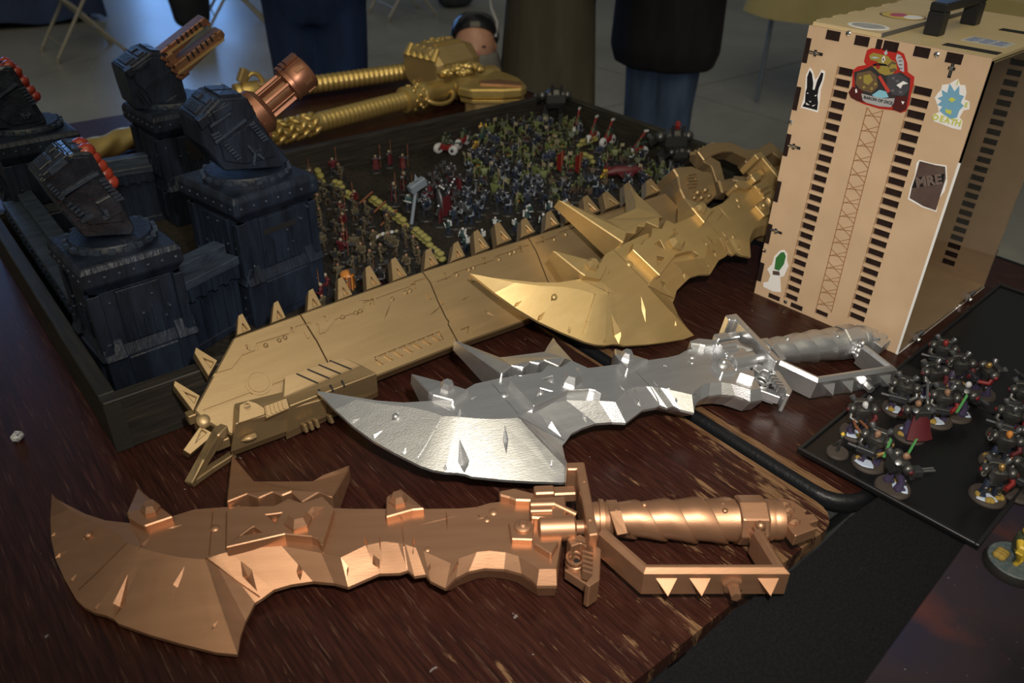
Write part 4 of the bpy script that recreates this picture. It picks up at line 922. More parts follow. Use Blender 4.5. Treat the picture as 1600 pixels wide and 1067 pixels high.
# ------------------------------------------------------------------ big gold maces lying behind the tray
def px_r(px, P0): return px/FPX*(P0-CP).dot(CF)
def along(a, d, t): return a + d*t
RG = M['rich_gold']
def ribbed(m, a, d, t0, t1, r, pitch, n=18, tooth=.09):
    prof = []; t = t0
    while t < t1 - pitch*.5: prof += [(t, r*(1-tooth)), (t+pitch*.30, r), (t+pitch*.72, r*1.02), (t+pitch*.98, r*(1-tooth))]; t += pitch
    m.lathe(a, d, prof, n)
def lumps(m, c, ex, ey, ez, k, r, seed):
    rnd = random.Random(seed)
    for i in range(k):
        u, v = rnd.uniform(-1, 1), rnd.uniform(-1, 1); p = c + ex*u + ey*v*(1-.4*abs(u)) + ez*(1-.35*u*u-.35*v*v)
        m.ball(p, r*rnd.uniform(.7, 1.25), 6, 4, (1.5, .8, .9), Matrix.Rotation(rnd.uniform(0, 3.1), 3, 'Z'))
def near_mace():
    a, b = P(400, 217, .036), P(690, 141, .0385); d = b-a; L = d.length; d.normalize(); z = Vector((0, 0, 1)); s = d.cross(z).normalized()
    t = thing('gold_mace', 'gold mace nearest the tray, with braided grip and spiked wedge head', 'mace', (a.x, a.y, TZ))
    r = .0250
    m = MB(); m.lathe(a, d, [(-.10, r*.5), (-.06, r*.95), (0, r*.85), (L*.34, r*.85)], 16); m.build('grip_core', RG, t, smooth=40)
    m = MB()
    for k in range(14):
        f = -.06 + k*.0155
        for q in range(6):
            th = 2*PI*q/6 + (k % 2)*PI/6; o = (s*math.cos(th) + z*math.sin(th))
            x = (d + o.cross(d)*(.9 if k % 2 else -.9)).normalized(); R = Matrix((x, o.cross(x).normalized(), o)).transposed()
            m.ball(a + d*f + o*r*.86, .0125, 6, 4, (1.15, .62, .5), R)
    m.build('braid', RG, t, smooth=60)['kind'] = 'stuff'
    m = MB(); ribbed(m, a, d, L*.30, L*.77, r*.88, .0125); m.build('ribbed_shaft', RG, t, smooth=32)
    m = MB(); m.lathe(a, d, [(L*.76, r*.9), (L*.765, r*1.22), (L*.79, r*1.25), (L*.80, r*1.1), (L*.86, r*1.12), (L*.865, r*1.25), (L*.90, r*1.25), (L*.91, r*1.12), (L*.99, r*1.15), (L*1.0, r*.9), (L*1.05, r*1.0), (L*1.10, r*.9)], 20); sl = m.build('socket_sleeve', RG, t, smooth=32)
    m = MB()
    for k in range(3):
        for q in range(7):
            th = 2*PI*q/7 + k*.4; o = s*math.cos(th) + z*math.sin(th); m.ball(a + d*L*(.80+.028*k) + o*r*1.12, .006, 6, 4)
    m.build('stud', RG, sl, smooth=60)['kind'] = 'stuff'
    c = a + d*L*.945 + s*r*.9
    m = MB(); m.tube([c + d*(.045*math.cos(q)) + (s*.75 - z*.65)*(.028*math.sin(q)) for q in [PI*i/10 for i in range(11)]], .0055, 8); m.build('carry_loop', RG, sl, smooth=50)
    # head
    mp = lambda x, y: (x/6.667+600, y/6.667+50)
    hz = .075
    pl = [mp(*p) for p in ((760, 520), (985, 485), (1160, 390), (1300, 430), (1420, 480), (1490, 555), (1440, 590), (1250, 600), (900, 600), (770, 575))]
    f = [P(x, y, hz) for x, y in pl]; m = MB(); m.slab(f, [p - Vector((0, 0, .022)) for p in f]); hd = m.build('wedge_head', RG, t, bevel=.004)
    cen = sum(f, Vector())/len(f)
    g = [cen + (p-cen)*.93 - Vector((0, 0, .026)) for p in f]; m = MB(); m.slab(g, [p - Vector((0, 0, .010)) for p in g]); m.build('flange', RG, hd, bevel=.002)
    g = [cen + (p-cen)*.80 - Vector((0, 0, .036)) for p in f]; m = MB(); m.slab(g, [p - Vector((0, 0, hz-.038)) for p in g]); m.build('head_block', M['gold'], hd, bevel=.002)
    m = MB(); f2 = [P(*mp(*p), hz+.004) for p in ((990, 505), (1200, 490), (1430, 520), (1440, 560), (1220, 545), (1000, 535))]; m.slab(f2, [p - Vector((0, 0, .008)) for p in f2]); m.build('pink_highlight_strip', M['copper'], hd, bevel=.001)  # copper strip paints the pink highlight along the wedge
    for k in range(4):
        p = P(735+k*18, 148-k*1.5, .030); m = MB(); m.box(p, (.022, .016, .05), Matrix.Rotation(.5, 3, 'Z')); m.build('side_lug', M['gold'], hd, bevel=.002)
    m = MB(); c0 = P(722, 118, .070); lumps(m, c0, d*.055, s*.035, z*.022, 46, .0095, 4); m.build('feather_relief', RG, t, smooth=60)['kind'] = 'stuff'
    m = MB(); m.lathe(a, d, [(L*1.05, r*1.05), (L*1.10, r*1.45), (L*1.25, r*1.55), (L*1.36, r*1.2)], 16); m.build('head_neck', RG, t, smooth=40)
near_mace()
def far_mace():
    a, b = P(412, 143, .034), P(660, 108, .036); d = b-a; L = d.length; d.normalize(); z = Vector((0, 0, 1)); s = d.cross(z).normalized(); r = .0225
    t = thing('gold_mace', 'gold hammer mace at the far table end, with open spear pommel', 'mace', (a.x, a.y, TZ))
    m = MB(); ribbed(m, a, d, .02, L*.98, r, .0145, 18, .13); m.build('ribbed_shaft', RG, t, smooth=32)
    m = MB(); m.box(a + d*.005, (.045, .05, .052), Matrix.Rotation(math.atan2(d.y, d.x), 3, 'Z')); m.build('square_joint', M['gold'], t, bevel=.003)
    m = MB(); m.lathe(a, d, [(-.075, r*.8), (-.07, r*1.25), (-.06, r*1.35), (-.055, r*1.2), (-.045, r*1.4), (-.015, r*1.3), (0, r*1.0)], 18); m.build('pommel_bulb', RG, t, smooth=35)
    c = a - d*.105 + z*.006
    m = MB(); m.lathe(c - s*.010, s, [(0, .026), (.020, .026), (.020, .015), (0, .015), (0, .026)], 20, cap=False); ring = m.build('pommel_ring', RG, t, smooth=35)
    m = MB(); tip = P(291, 160, .03); q = c - d*.02; m.bar([q + z*.014, q.lerp(tip, .5) + z*.008, tip], .016, .014); m.build('spear_tip', M['gold'], t, bevel=.003)
    m = MB(); m.bar([q - z*.012, q.lerp(tip, .55) - z*.004, tip], .014, .010); m.build('spear_tip', M['gold'], t, bevel=.002)
    m = MB(); m.box(a - d*.045 + z*.045, (.02, .022, .035), Matrix.Rotation(.5, 3, 'Y')); m.build('pommel_lug', M['gold'], t, bevel=.003)
    m = MB(); m.tube([a - d*.02 + z*r*1.1 + d*.02*math.cos(q_) + z*.022*math.sin(q_) for q_ in [PI*i/8 for i in range(9)]], .006, 8); m.build('small_loop', RG, t, smooth=50)
    # hammer head: an eight sided block across the shaft
    hc = P(690, 102, .062); ax = (d*.92 - s*.25).normalized(); up = z; sd = ax.cross(up).normalized()
    def octo(c0, k, w_, h_): return [c0 + sd*x*w_*k + up*y*h_*k for x, y in ((-1, -.45), (-.5, -1), (.5, -1), (1, -.45), (1, .45), (.5, 1), (-.5, 1), (-1, .45))]
    W_, H_ = .076, .060
    m = MB(); m.loft([octo(hc + ax*t_, k, W_, H_) for t_, k in ((-.078, .80), (-.066, .98), (-.030, 1.0), (.045, .98), (.078, .86), (.085, .74))]); hd = m.build('hammer_head', M['gold'], t, bevel=.002)
    for k in range(5):
        m = MB(); m.cyl(hc - ax*.078 + sd*(-.048 + .024*k) + up*(.030), hc - ax*.060 + sd*(-.048+.024*k) + up*.058, .012, .007, 8); m.build('scallop', RG, hd, smooth=40)
    m = MB(); m.bar([hc - ax*.045 + up*H_*1.02 + sd*.02, hc + ax*.05 + up*H_*1.0 + sd*.02], .012, .008); m.build('top_rail', M['rich_gold'], hd, bevel=.001)
    m = MB(); lumps(m, hc + ax*.02 + up*H_*.78 - sd*.03, ax*.05, sd*.022, up*.012, 22, .008, 8); m.build('relief', RG, hd, smooth=60)['kind'] = 'stuff'
    c0 = hc - ax*.07 - up*.03 + sd*.02
    m = MB(); m.tube([c0 - ax*.012 + sd*(.04*math.cos(q_)) - (up*.4 + ax*.5)*(.024*math.sin(q_)) for q_ in [PI*i/10 for i in range(11)]], .005, 8); m.build('carry_loop', RG, hd, smooth=50)
far_mace()
def rod():
    a, b = P(112, 246, .0262), P(290, 186, .0262); d = b-a; L = d.length; d.normalize(); z = Vector((0, 0, 1)); x = d.orthogonal().normalized(); y = d.cross(x)
    t = thing('gold_rod', 'gold twisted rod lying behind the wooden tray between the fortress towers', 'rod', (a.x, a.y, TZ))
    rings = []
    for k in range(61):
        f = k/60; rg = []
        for i in range(20):
            th = 2*PI*i/20; r = .0235*(1 + .10*math.cos(3*(th + f*9)))*min(1, .35 + f*9); rg.append(a + d*L*f + (x*math.cos(th) + y*math.sin(th))*r)
        rings.append(rg)
    m = MB(); m.loft(rings); m.build('twisted_shaft', RG, t, smooth=60)
    m = MB(); m.lathe(b, d, [(-.02, .018), (0, .026), (.02, .026), (.03, .018)], 16); m.build('end_collar', RG, t, smooth=40)
rod()
# ------------------------------------------------------------------ laser-cut carry case
mdf = mat('raw_mdf', (0.50, 0.355, 0.225), 0.62, 0, 0.3, noise=(0.55, 0.395, 0.255), nscale=18)
mdf_yellow_lit = mat('mdf_top_yellow_lit', (0.50, 0.40, 0.22), 0.55, 0, 0.35, noise=(0.55, 0.44, 0.25), nscale=15)  # same board as the front, with the yellow hall light put into its colour
burnt_and_shade = mat('burnt_edge_and_slot_shade', (0.014, 0.007, 0.006), 0.8, 0, 0.2, noise=(0.022, 0.011, 0.009), nscale=90)  # scorched edges; also paints the shade seen in the ladder slots
burn2 = mat('burnt_line', (0.25, 0.11, 0.035), 0.8)
def clear_plastic():
    m = bpy.data.materials.new('clear_acrylic'); m.use_nodes = True; nt = m.node_tree; b = nt.nodes['Principled BSDF']
    b.inputs['Transmission Weight'].default_value = 1; b.inputs['Roughness'].default_value = 0.0; b.inputs['IOR'].default_value = 1.1; b.inputs['Base Color'].default_value = (.93, .93, .92, 1)
    b.inputs['Specular IOR Level'].default_value = 1.0
    return m
acr = clear_plastic()
edge_m = mat('acrylic_cut_edge', (0.75, 0.76, 0.74), 0.3)
def text_mesh(s, size, Mx, material, name, parent, bold=0.0, align='CENTER'):
    cv = bpy.data.curves.new(name, 'FONT'); cv.body = s; cv.size = size; cv.align_x = align; cv.align_y = 'CENTER'; cv.extrude = .00012; cv.offset = bold; cv.resolution_u = 2
    o = bpy.data.objects.new(name, cv); COL.objects.link(o)
    dg = bpy.context.evaluated_depsgraph_get(); me = bpy.data.meshes.new_from_object(o.evaluated_get(dg)); bpy.data.objects.remove(o)
    off = Vector(root_of(parent).location)
    me.transform(Matrix.Translation(-off) @ Mx); me.materials.clear(); me.materials.append(material); me.name = name
    ob = bpy.data.objects.new(name, me); put(ob, parent); return ob
def make_case():
    yaw = -1.5123; ox, oy, W, D, H = .985, .6047, .2257, .2976, .392; th = .0045
    A = Vector((math.cos(yaw), math.sin(yaw), 0)); Bd = Vector((-A.y, A.x, 0)); Z = Vector((0, 0, 1)); O = Vector((ox, oy, TZ))
    TT = Matrix(((A.x, Bd.x, 0, O.x), (A.y, Bd.y, 0, O.y), (0, 0, 1, O.z), (0, 0, 0, 1)))
    t = thing('carry_case', 'tan laser-cut wooden carry case with stickers and a clear right side', 'case', tuple(O))
    def mb(): m = MB(); m.T = TT; return m
    def fc(px, py):                         # pixel -> (across, up) on the front face
        p = PPL(px, py, O, -Bd) - O; return p.dot(A), p.z
    def tp(px, py, z=H): 
        p = P(px, py, z) - O; return p.dot(A), p.dot(Bd)
    # panels
    m = mb(); m.box2((0, 0, 0), (W, th, H)); fp = m.build('front_panel', mdf, t)
    c = MB(); slots = []
    for (p0, p1, n, wd) in (((1320, 112.5), (1236, 465), 24, .0205), ((1440.6, 143), (1338.5, 496), 23, .0225)):
        s0, s1 = fc(*p0), fc(*p1)
        for i in range(n):
            f = i/(n-1); x, z = s0[0]+(s1[0]-s0[0])*f, s0[1]+(s1[1]-s0[1])*f
            c.box2((x-wd/2, -.004, z-.0050), (x+wd/2, th+.004, z+.0050)); slots.append((x, z, wd))
    b0 = fc(1283, 490); c.box2((b0[0]-.010, -.004, b0[1]-.0045), (b0[0]+.010, th+.004, b0[1]+.0045))
    c.v = [A*v.x + Bd*v.y + Z*v.z for v in c.v]; carve(fp, c)
    m = mb(); m.box2((.004, th+.0006, .004), (W-.004, th+.0026, H-.006)); m.build('slot_shade_sheet', burnt_and_shade, t)  # added dark sheet that gives the cut slots their shade, no part of the case
    for k, (x, z, wd) in enumerate(slots):
        m = mb(); m.box2((x-wd/2-.0008, -.0002, z-.0064), (x-wd/2-.0001, .0002, z+.0064)); m.build('scorch_mark', burn2, fp)
    m = mb(); m.box2((0, th, 0), (th, D-th, H)); m.build('left_panel', mdf, t)
    m = mb(); m.box2((th, th, 0), (W-.001, D-th, th)); m.build('bottom_panel', mdf, t)
    m = mb(); m.box2((0, D-th, 0), (W, D, H)); bp = m.build('back_panel', mdf, t)
    for cx_ in (.060, .166):
        for i in range(23):
            z = .022 + i*.0142; m = mb(); m.box2((cx_-.0095, D-th-.0004, z-.0042), (cx_+.0095, D-th+.001, z+.0042)); m.build('slot', burnt_and_shade, bp)  # dark plates paint the shade of slots that are not cut here
    m = mb(); m.box2((th, th, H-.006), (W-.0005, D-th, H)); top = m.build('top_panel', mdf_yellow_lit, t)
    lx = tp(1372, 60)[0]
    m = mb(); m.box2((.003, .003, H+.0002), (lx, D-.004, H+.0046)); lid = m.build('raised_lid', mdf_yellow_lit, t)
    m = mb(); m.box2((lx-.0005, .004, H+.0003), (lx+.0014, D-.004, H+.0050)); m.build('lid_edge', mat('grey_edge_band', (.10, .095, .09), .6), lid)
    for f in (.06, .20, .34, .5, .66, .82):
        m = mb(); m.box2((-.0012, D*f, H-.002), (.0035, D*f+D*.07, H+.0047)); m.build('finger_tab', mdf_yellow_lit, lid)
    # clear side with bright cut edges and clips
    m = mb(); m.box2((W+.0004, .001, .001), (W+.0030, D-.001, H-.003)); pane = m.build('clear_pane', acr, t)
    m = mb(); m.box2((W+.0002, -.0006, .0), (W+.0032, .0008, H-.12)); m.build('pane_edge', edge_m, pane)
    m = mb(); m.box2((W+.0002, .0008, -.0), (W+.0032, D-.001, .0009)); m.build('pane_edge', edge_m, pane)
    for f in (.17, .76):
        q = Vector((W+.004, D*f, .010)); m = mb(); m.box(q, (.008, .014, .010)); cp = m.build('hinge_clip', M['chrome'], t, bevel=.0012)
        m = mb(); m.cyl(q + Vector((.002, -.009, .004)), q + Vector((.002, .009, .004)), .0035, n=10); m.build('hinge_pin', M['chrome'], cp, smooth=40)
        m = mb(); m.ball(q + Vector((.004, 0, -.005)), .0042, 8, 5); m.build('screw_head', M['chrome'], cp, smooth=50)
    # finger joints on the front
    for px, py in ((1303.5, 48), (1348.5, 57.5), (1376, 60), (1393, 68.5), (1441.5, 78), (1491, 91)):
        x, z = fc(px, py); w_ = .0035 if px == 1376 else .0092
        m = mb(); m.box2((x-w_, -.0007, H-.0125), (x+w_, .002, H-.0012)); m.build('finger_tab', burnt_and_shade, fp)
    for px, py in ((1261, 79), (1245, 154), (1231, 227), (1217, 300), (1203, 366), (1189, 425)):
        x, z = fc(px, py); m = mb(); m.box2((.0004, -.0007, z-.0155), (.0072, .002, z+.0155)); m.build('finger_tab', burnt_and_shade, fp)
    for px, py in ((1210, 463), (1245, 478)):
        x, z = fc(px, py); m = mb(); m.box2((x-.0095, -.0007, .0035), (x+.0095, .002, .0105)); m.build('finger_tab', burnt_and_shade, fp)
    # captive bolts in T slots
    for px, py, vert in ((1274, 83, 0), (1240, 229, 0), (1212, 361, 0), (1487, 107, 1)):
        x, z = fc(px, py); l_, s_ = .0105, .0019
        m = mb(); m.box2((x-(s_ if vert else l_), -.0005, z-(l_ if vert else s_)), (x+(s_ if vert else l_), .001, z+(l_ if vert else s_))); ts = m.build('bolt_slot', M['hole_shade'], fp)
        m = mb(); m.box2((x-(.004 if vert else .0018), -.0006, z-(.0018 if vert else .004)), (x+(.004 if vert else .0018), .001, z+(.0018 if vert else .004))); m.build('nut_slot', M['hole_shade'], fp)
        m = mb(); m.box((x, -.001, z), (.004, .003, .004)); m.build('nut', M['chrome'], fp, bevel=.0006)
        m = mb(); m.cyl((x-(0 if vert else .008), -.001, z-(.008 if vert else 0)), (x+(0 if vert else .006), -.001, z+(.006 if vert else 0)), .0009, n=6); m.build('bolt_shank', M['chrome'], fp)
    for px, py in ((1326, 52), (1464, 85), (1236, 191), (1195, 391), (1228, 471)):
        x, z = fc(px, py); m = mb(); m.lathe((x, 0, z), (0, -1, 0), [(-.0005, .0034), (.0012, .0032), (.0022, .0014)], 10); m.build('screw', M['chrome'], fp, smooth=50)
    # burnt lattice between the ladders
    r0, r1, q0, q1 = fc(1355, 168), fc(1275, 484), fc(1380, 172), fc(1299, 488)
    m = mb()
    def ln(a, b, wd=.0007): 
        a = Vector((a[0], -.0002, a[1])); b = Vector((b[0], -.0002, b[1])); m.bar([a, b], wd, .0005, (0, -1, 0))
    lp = lambda a, b, f: (a[0]+(b[0]-a[0])*f, a[1]+(b[1]-a[1])*f)
    ln(r0, r1, .0009); ln(q0, q1, .0009); nz = 15
    for i in range(nz):
        ln(lp(r0, r1, i/nz), lp(q0, q1, (i+.9)/nz)); ln(lp(q0, q1, (i+.05)/nz), lp(r0, r1, (i+.55)/nz)); ln(lp(r0, r1, (i+.5)/nz), lp(q0, q1, (i+.45)/nz))
    m.build('burnt_lattice', burn2, fp)['kind'] = 'stuff'
    # handle, slots and print on the top
    h0, h1 = tp(1449, 53), tp(1508, 39)
    m = mb(); hx = (h0[0]+h1[0])/2 + .004
    y0_, y1_ = h0[1], h1[1] + .012
    m.box2((hx-.010, y0_-.008, H), (hx+.010, y0_+.010, H+.028)); m.box2((hx-.010, y1_-.010, H), (hx+.010, y1_+.008, H+.028)); m.box2((hx-.010, y0_-.008, H+.0275), (hx+.010, y1_+.008, H+.038)); m.build('carry_handle', M['black'], t, bevel=.0015)
    for a_, b_ in (((1476, 69), (1574, 89)), ((1566, 45), (1640, 60))):
        p, q = tp(*a_), tp(*b_); m = mb(); m.box2((p[0], min(p[1], q[1]), H+.0001), (min(W-.004, max(q[0], p[0]+.02)), min(p[1], q[1])+.016, H+.0006)); m.build('vent_slot', M['hole_shade'], top)
    lab = mat('blue_ink', (0.09, 0.14, 0.32), .5)
    p, q = tp(1512, 59), tp(1598, 70); x0_, x1_ = p[0], min(W-.012, p[0]+.085); yy0, yy1 = p[1]-.022, p[1]+.012
    m = mb(); m.box2((x0_, yy0, H+.0001), (x1_, yy1, H+.0004)); lb = m.build('printed_label', mat('pale_label', (.50, .52, .50), .5), t)
    m = mb()
    for i in range(6):
        for k in range(3):
            xa = x0_ + .004 + k*(x1_-x0_-.006)/3; m.box2((xa, yy0+.003+i*.0052, H+.0004), (xa+(x1_-x0_)/3*(.55+.3*((i*7+k*5) % 3)/2), yy0+.0052+i*.0052, H+.0006))
    m.build('label_lines', lab, lb)['kind'] = 'stuff'
    def oval(pc, rx, ry, z, mt, nm, par, rot=0.0, h=.0003):
        m = mb(); n = 28; pts = [(pc[0] + rx*math.cos(2*PI*i/n), pc[1] + ry*math.sin(2*PI*i/n)) for i in range(n)]
        m.slab([Vector((x, y, z+h)) for x, y in pts], [Vector((x, y, z)) for x, y in pts]); return m.build(nm, mt, par)
    zl = H + .0046; c1 = tp(1357, 41, zl); c2 = tp(1415, 26, zl)
    o1 = oval(c1, .026, .021, zl, M['white'], 'oval_sticker', t); oval(c1, .021, .016, zl+.0003, mat('grey_print', (.30, .31, .31), .5, noise=(.42, .43, .42), nscale=60), 'oval_print', o1)
    o2 = oval((c2[0]-.004, c2[1]), .030, .026, zl, mat('brown_ring', (.10, .07, .05), .5), 'oval_sticker', t); oval((c2[0]-.004, c2[1]), .0275, .0235, zl+.0003, mat('yellow_print', (.55, .42, .08), .5), 'oval_print', o2)
    oval((c2[0]-.010, c2[1]), .010, .014, zl+.0006, mat('magenta_print', (.42, .07, .13), .5), 'print_patch', o2); oval((c2[0]+.010, c2[1]), .011, .014, zl+.0006, M['white'], 'print_patch', o2)
    # stickers on the front
    def st(pts, mt, nm, par, layer=0, scale=None):
        q = [fc(*p) for p in pts]; y = -.00035*(layer+1)
        m = mb(); m.slab([Vector((x, y, z)) for x, z in q], [Vector((x, y+.0003, z)) for x, z in q]); return m.build(nm, mt, par)
    k8 = lambda pts, ox_, oy_, k=8.0: [(x/k+ox_, y/k+oy_) for x, y in pts]
    k4 = lambda pts: k8(pts, 1200, 0, 3.9975)
    ink = mat('black_ink', (.010, .010, .012), .75, 0, .15)
    r_ = st(k4([(262, 420), (278, 440), (295, 500), (312, 480), (335, 435), (358, 445), (352, 490), (330, 560), (322, 640), (312, 702), (205, 672), (225, 610), (232, 560), (238, 470)]), M['white'], 'rabbit_sticker', t)
    st(k4([(262, 438), (276, 460), (284, 520), (280, 558), (292, 562), (308, 505), (334, 452), (348, 458), (340, 500), (318, 552), (310, 600), (314, 640), (308, 688), (215, 664), (232, 640), (236, 575), (244, 548), (246, 480)]), ink, 'rabbit_head', r_, 1)
    for pl in ([(242, 580), (254, 578), (252, 586)], [(292, 596), (306, 590), (300, 602)], [(258, 628), (266, 634), (274, 630), (266, 640)], [(240, 640), (262, 656), (240, 652)], [(276, 660), (300, 652), (284, 664)]): st(k4(pl), M['white'], 'rabbit_mark', r_, 2)
    # emblem sticker of the winged beast
    b_ = st(k4([(600, 385), (608, 350), (620, 312), (650, 300), (700, 305), (738, 290), (770, 318), (812, 315), (850, 335), (870, 395), (874, 450), (915, 480), (910, 530), (895, 580), (880, 660), (860, 695), (830, 705), (790, 690), (700, 680), (600, 650), (560, 632), (520, 610), (505, 580), (525, 540), (530, 440), (560, 415), (612, 405)]), mat('sticker_red', (.42, .025, .018), .35), 'emblem_sticker', t)
    st(k4([(540, 450), (600, 432), (650, 410), (700, 460), (760, 470), (830, 450), (890, 490), (885, 560), (870, 640), (850, 680), (800, 668), (560, 612), (530, 585), (545, 540)]), mat('sticker_dark', (.030, .028, .030), .4), 'emblem_base', b_, 1)
    gd = mat('sticker_olive_gold', (.30, .24, .05), .4); gy = mat('sticker_grey', (.42, .45, .50), .4); br = mat('sticker_brown', (.13, .085, .045), .4); dr = mat('sticker_maroon', (.07, .012, .012), .35)
    st(k4([(634, 345), (660, 328), (715, 340), (752, 350), (770, 372), (800, 385), (808, 430), (780, 462), (735, 470), (700, 455), (660, 420), (690, 385), (640, 372)]), gd, 'emblem_beast', b_, 2)
    st(k4([(808, 335), (832, 345), (850, 380), (852, 450), (830, 440), (812, 400), (800, 362)]), gy, 'emblem_wing', b_, 2)
    st(k4([(726, 330), (745, 308), (750, 335), (738, 345)]), gy, 'emblem_ear', b_, 3)
    st(k4([(560, 455), (640, 440), (680, 470), (690, 540), (650, 580), (580, 560), (548, 520)]), br, 'emblem_armour', b_, 2)
    st(k4([(600, 470), (640, 462), (660, 500), (630, 530), (600, 515)]), gd, 'emblem_badge', b_, 3)
    st(k4([(745, 470), (810, 455), (870, 490), (885, 560), (840, 600), (780, 590), (745, 540)]), mat('sticker_slate', (.055, .055, .065), .4), 'emblem_armour', b_, 2)
    st(k4([(690, 478), (706, 470), (768, 568), (750, 580)]), mat('sticker_blade_red', (.48, .05, .035), .4), 'emblem_blade', b_, 4)
    st(k4([(806, 530), (848, 505), (880, 520), (845, 528), (832, 552)]), M['white'], 'emblem_flash', b_, 4)
    st(k4([(652, 592), (700, 560), (740, 570), (756, 606), (690, 616)]), mat('sticker_cyan', (.22, .50, .62), .4), 'emblem_glow', b_, 3)
    st(k4([(506, 575), (530, 540), (590, 560), (620, 640), (560, 630), (520, 608)]), dr, 'emblem_claw', b_, 3); st(k4([(800, 600), (870, 600), (868, 680), (830, 700), (780, 682)]), dr, 'emblem_claw', b_, 3)
    st(k4([(672, 408), (690, 396), (708, 404), (700, 426), (686, 434)]), mat('sticker_heart_red', (.30, .03, .02), .4), 'emblem_heart', b_, 3)
    ln_ = lambda pts, mt_, nm, ly: st(k4(pts), mt_, nm, b_, ly)
    ln_([(640, 358), (672, 352), (700, 362), (668, 366)], gy, 'emblem_brow', 3); ln_([(716, 362), (730, 346), (736, 372), (722, 392), (714, 382)], M['white'], 'emblem_eye', 3); ln_([(722, 364), (729, 360), (728, 378), (721, 380)], ink, 'emblem_pupil', 4)
    ln_([(655, 400), (690, 392), (740, 400), (752, 412), (700, 408), (668, 412)], ink, 'emblem_mouth', 3); ln_([(748, 408), (780, 380), (806, 392), (800, 402), (776, 396), (756, 424)], br, 'emblem_neck', 3)
    for k_ in range(4): ln_([(816+k_*2, 356+k_*22), (840, 352+k_*24), (842, 357+k_*24), (818+k_*2, 362+k_*22)], br, 'emblem_feather', 3)
    ln_([(760, 430), (800, 424), (806, 440), (770, 452)], br, 'emblem_collar', 3)
    for x_, y_ in ((570, 480), (592, 540), (640, 548), (664, 520)): ln_([(x_, y_), (x_+14, y_-6), (x_+20, y_+8), (x_+6, y_+14)], gd, 'emblem_plate', 3)
    for x_, y_ in ((775, 482), (800, 500), (770, 560), (820, 570)): ln_([(x_, y_), (x_+18, y_-5), (x_+22, y_+10), (x_+4, y_+14)], mat('sticker_mid_grey', (.12, .12, .13), .4), 'emblem_plate', 3)
    ln_([(548, 560), (556, 552), (562, 575), (552, 580)], M['white'], 'emblem_glint', 4); ln_([(836, 630), (856, 634), (846, 652)], M['white'], 'emblem_glint', 4)
    bn = k4([(588, 582), (650, 598), (720, 612), (796, 612), (790, 640), (772, 668), (700, 662), (620, 640), (596, 625)]); bo = st(bn, mat('sticker_banner', (.36, .36, .36), .4), 'emblem_banner', b_, 5)
    x0, z0 = fc(1200+606/3.9975, 608/3.9975); x1, z1 = fc(1200+780/3.9975, 646/3.9975)
    ang = math.atan2(z1-z0, x1-x0); cx_, cz_ = (x0+x1)/2, (z0+z1)/2
    def tm(cx_, cz_, ang, y): 
        R = Matrix(((math.cos(ang), -math.sin(ang), 0, cx_), (0, 0, -1, y), (math.sin(ang), math.cos(ang), 0, cz_), (0, 0, 0, 1))); return TT @ R
    text_mesh('BARON OF DICE', .0050, tm(cx_, cz_+.0005, ang, -.0026), ink, 'emblem_lettering', b_, .00012)
    # starry sticker with yellow letters
    s_ = st(k4([(1172, 500), (1188, 492), (1200, 530), (1232, 532), (1240, 580), (1228, 620), (1260, 636), (1258, 682), (1222, 690), (1196, 735), (1216, 755), (1205, 812), (1150, 800), (1080, 772), (1034, 756), (1030, 715), (1068, 700), (1060, 660), (1042, 610), (1062, 580), (1082, 560), (1088, 530), (1130, 525)]), M['white'], 'letter_sticker', t)
    sky = mat('sticker_sky_blue', (.16, .36, .52), .4); pale = mat('sticker_yellow_green', (.52, .56, .10), .4)
    st(k4([(1086, 560), (1120, 580), (1136, 520), (1166, 570), (1196, 535), (1196, 590), (1226, 600), (1205, 640), (1224, 660), (1196, 690), (1180, 735), (1140, 742), (1100, 715), (1072, 690), (1090, 665), (1058, 655), (1086, 630), (1060, 612), (1092, 600)]), sky, 'blue_burst', s_, 1)
    for pl in ([(1128, 620), (1150, 606), (1176, 622), (1150, 640)], [(1110, 680), (1150, 690), (1144, 715), (1112, 702)]): st(k4(pl), pale, 'pale_patch', s_, 2)
    for ch, (x, y) in zip('DEATH', ((1050, 733), (1088, 742), (1122, 752), (1157, 762), (1190, 768))):
        a_, b2_ = fc(1200+x/3.9975, y/3.9975); text_mesh(ch, .0095, tm(a_, b2_, -.02, -.0012), pale, 'sticker_letter', s_, .0003)
    for ch, (x, y) in zip('IE', ((1186, 516), (1240, 655))):
        a_, b2_ = fc(1200+x/3.9975, y/3.9975); text_mesh(ch, .0075, tm(a_, b2_, 0, -.0012), pale, 'sticker_letter', s_, .0002)
    # brown pouch sticker
    k2 = lambda pts: [(x/2.0512+1170, y/2.0512+40) for x, y in pts]
    s_ = st(k2([(546, 430), (590, 442), (634, 448), (636, 500), (628, 530), (606, 560), (602, 597), (556, 582), (510, 556), (518, 520), (532, 480), (538, 440)]), M['white'], 'pouch_sticker', t)
    st(k2([(548, 434), (600, 447), (630, 452), (632, 490), (614, 545), (600, 592), (560, 578), (516, 552), (524, 515), (536, 478)]), mat('pouch_brown', (.075, .048, .039), .6, 0, .25, noise=(.10, .07, .058), nscale=50), 'pouch_print', s_, 1)
    st(k2([(536, 487), (629, 474), (624, 506), (524, 520)]), ink, 'pouch_band', s_, 2)
    a_, z_ = fc(1170+578/2.0512, 40+498/2.0512); b2_, z2_ = fc(1170+620/2.0512, 40+492/2.0512)
    text_mesh('MRE', .0165, tm(a_, z_, math.atan2(z2_-z_, b2_-a_), -.0014), mat('pouch_lettering', (.14, .10, .085), .5), 'pouch_lettering', s_, .0008)
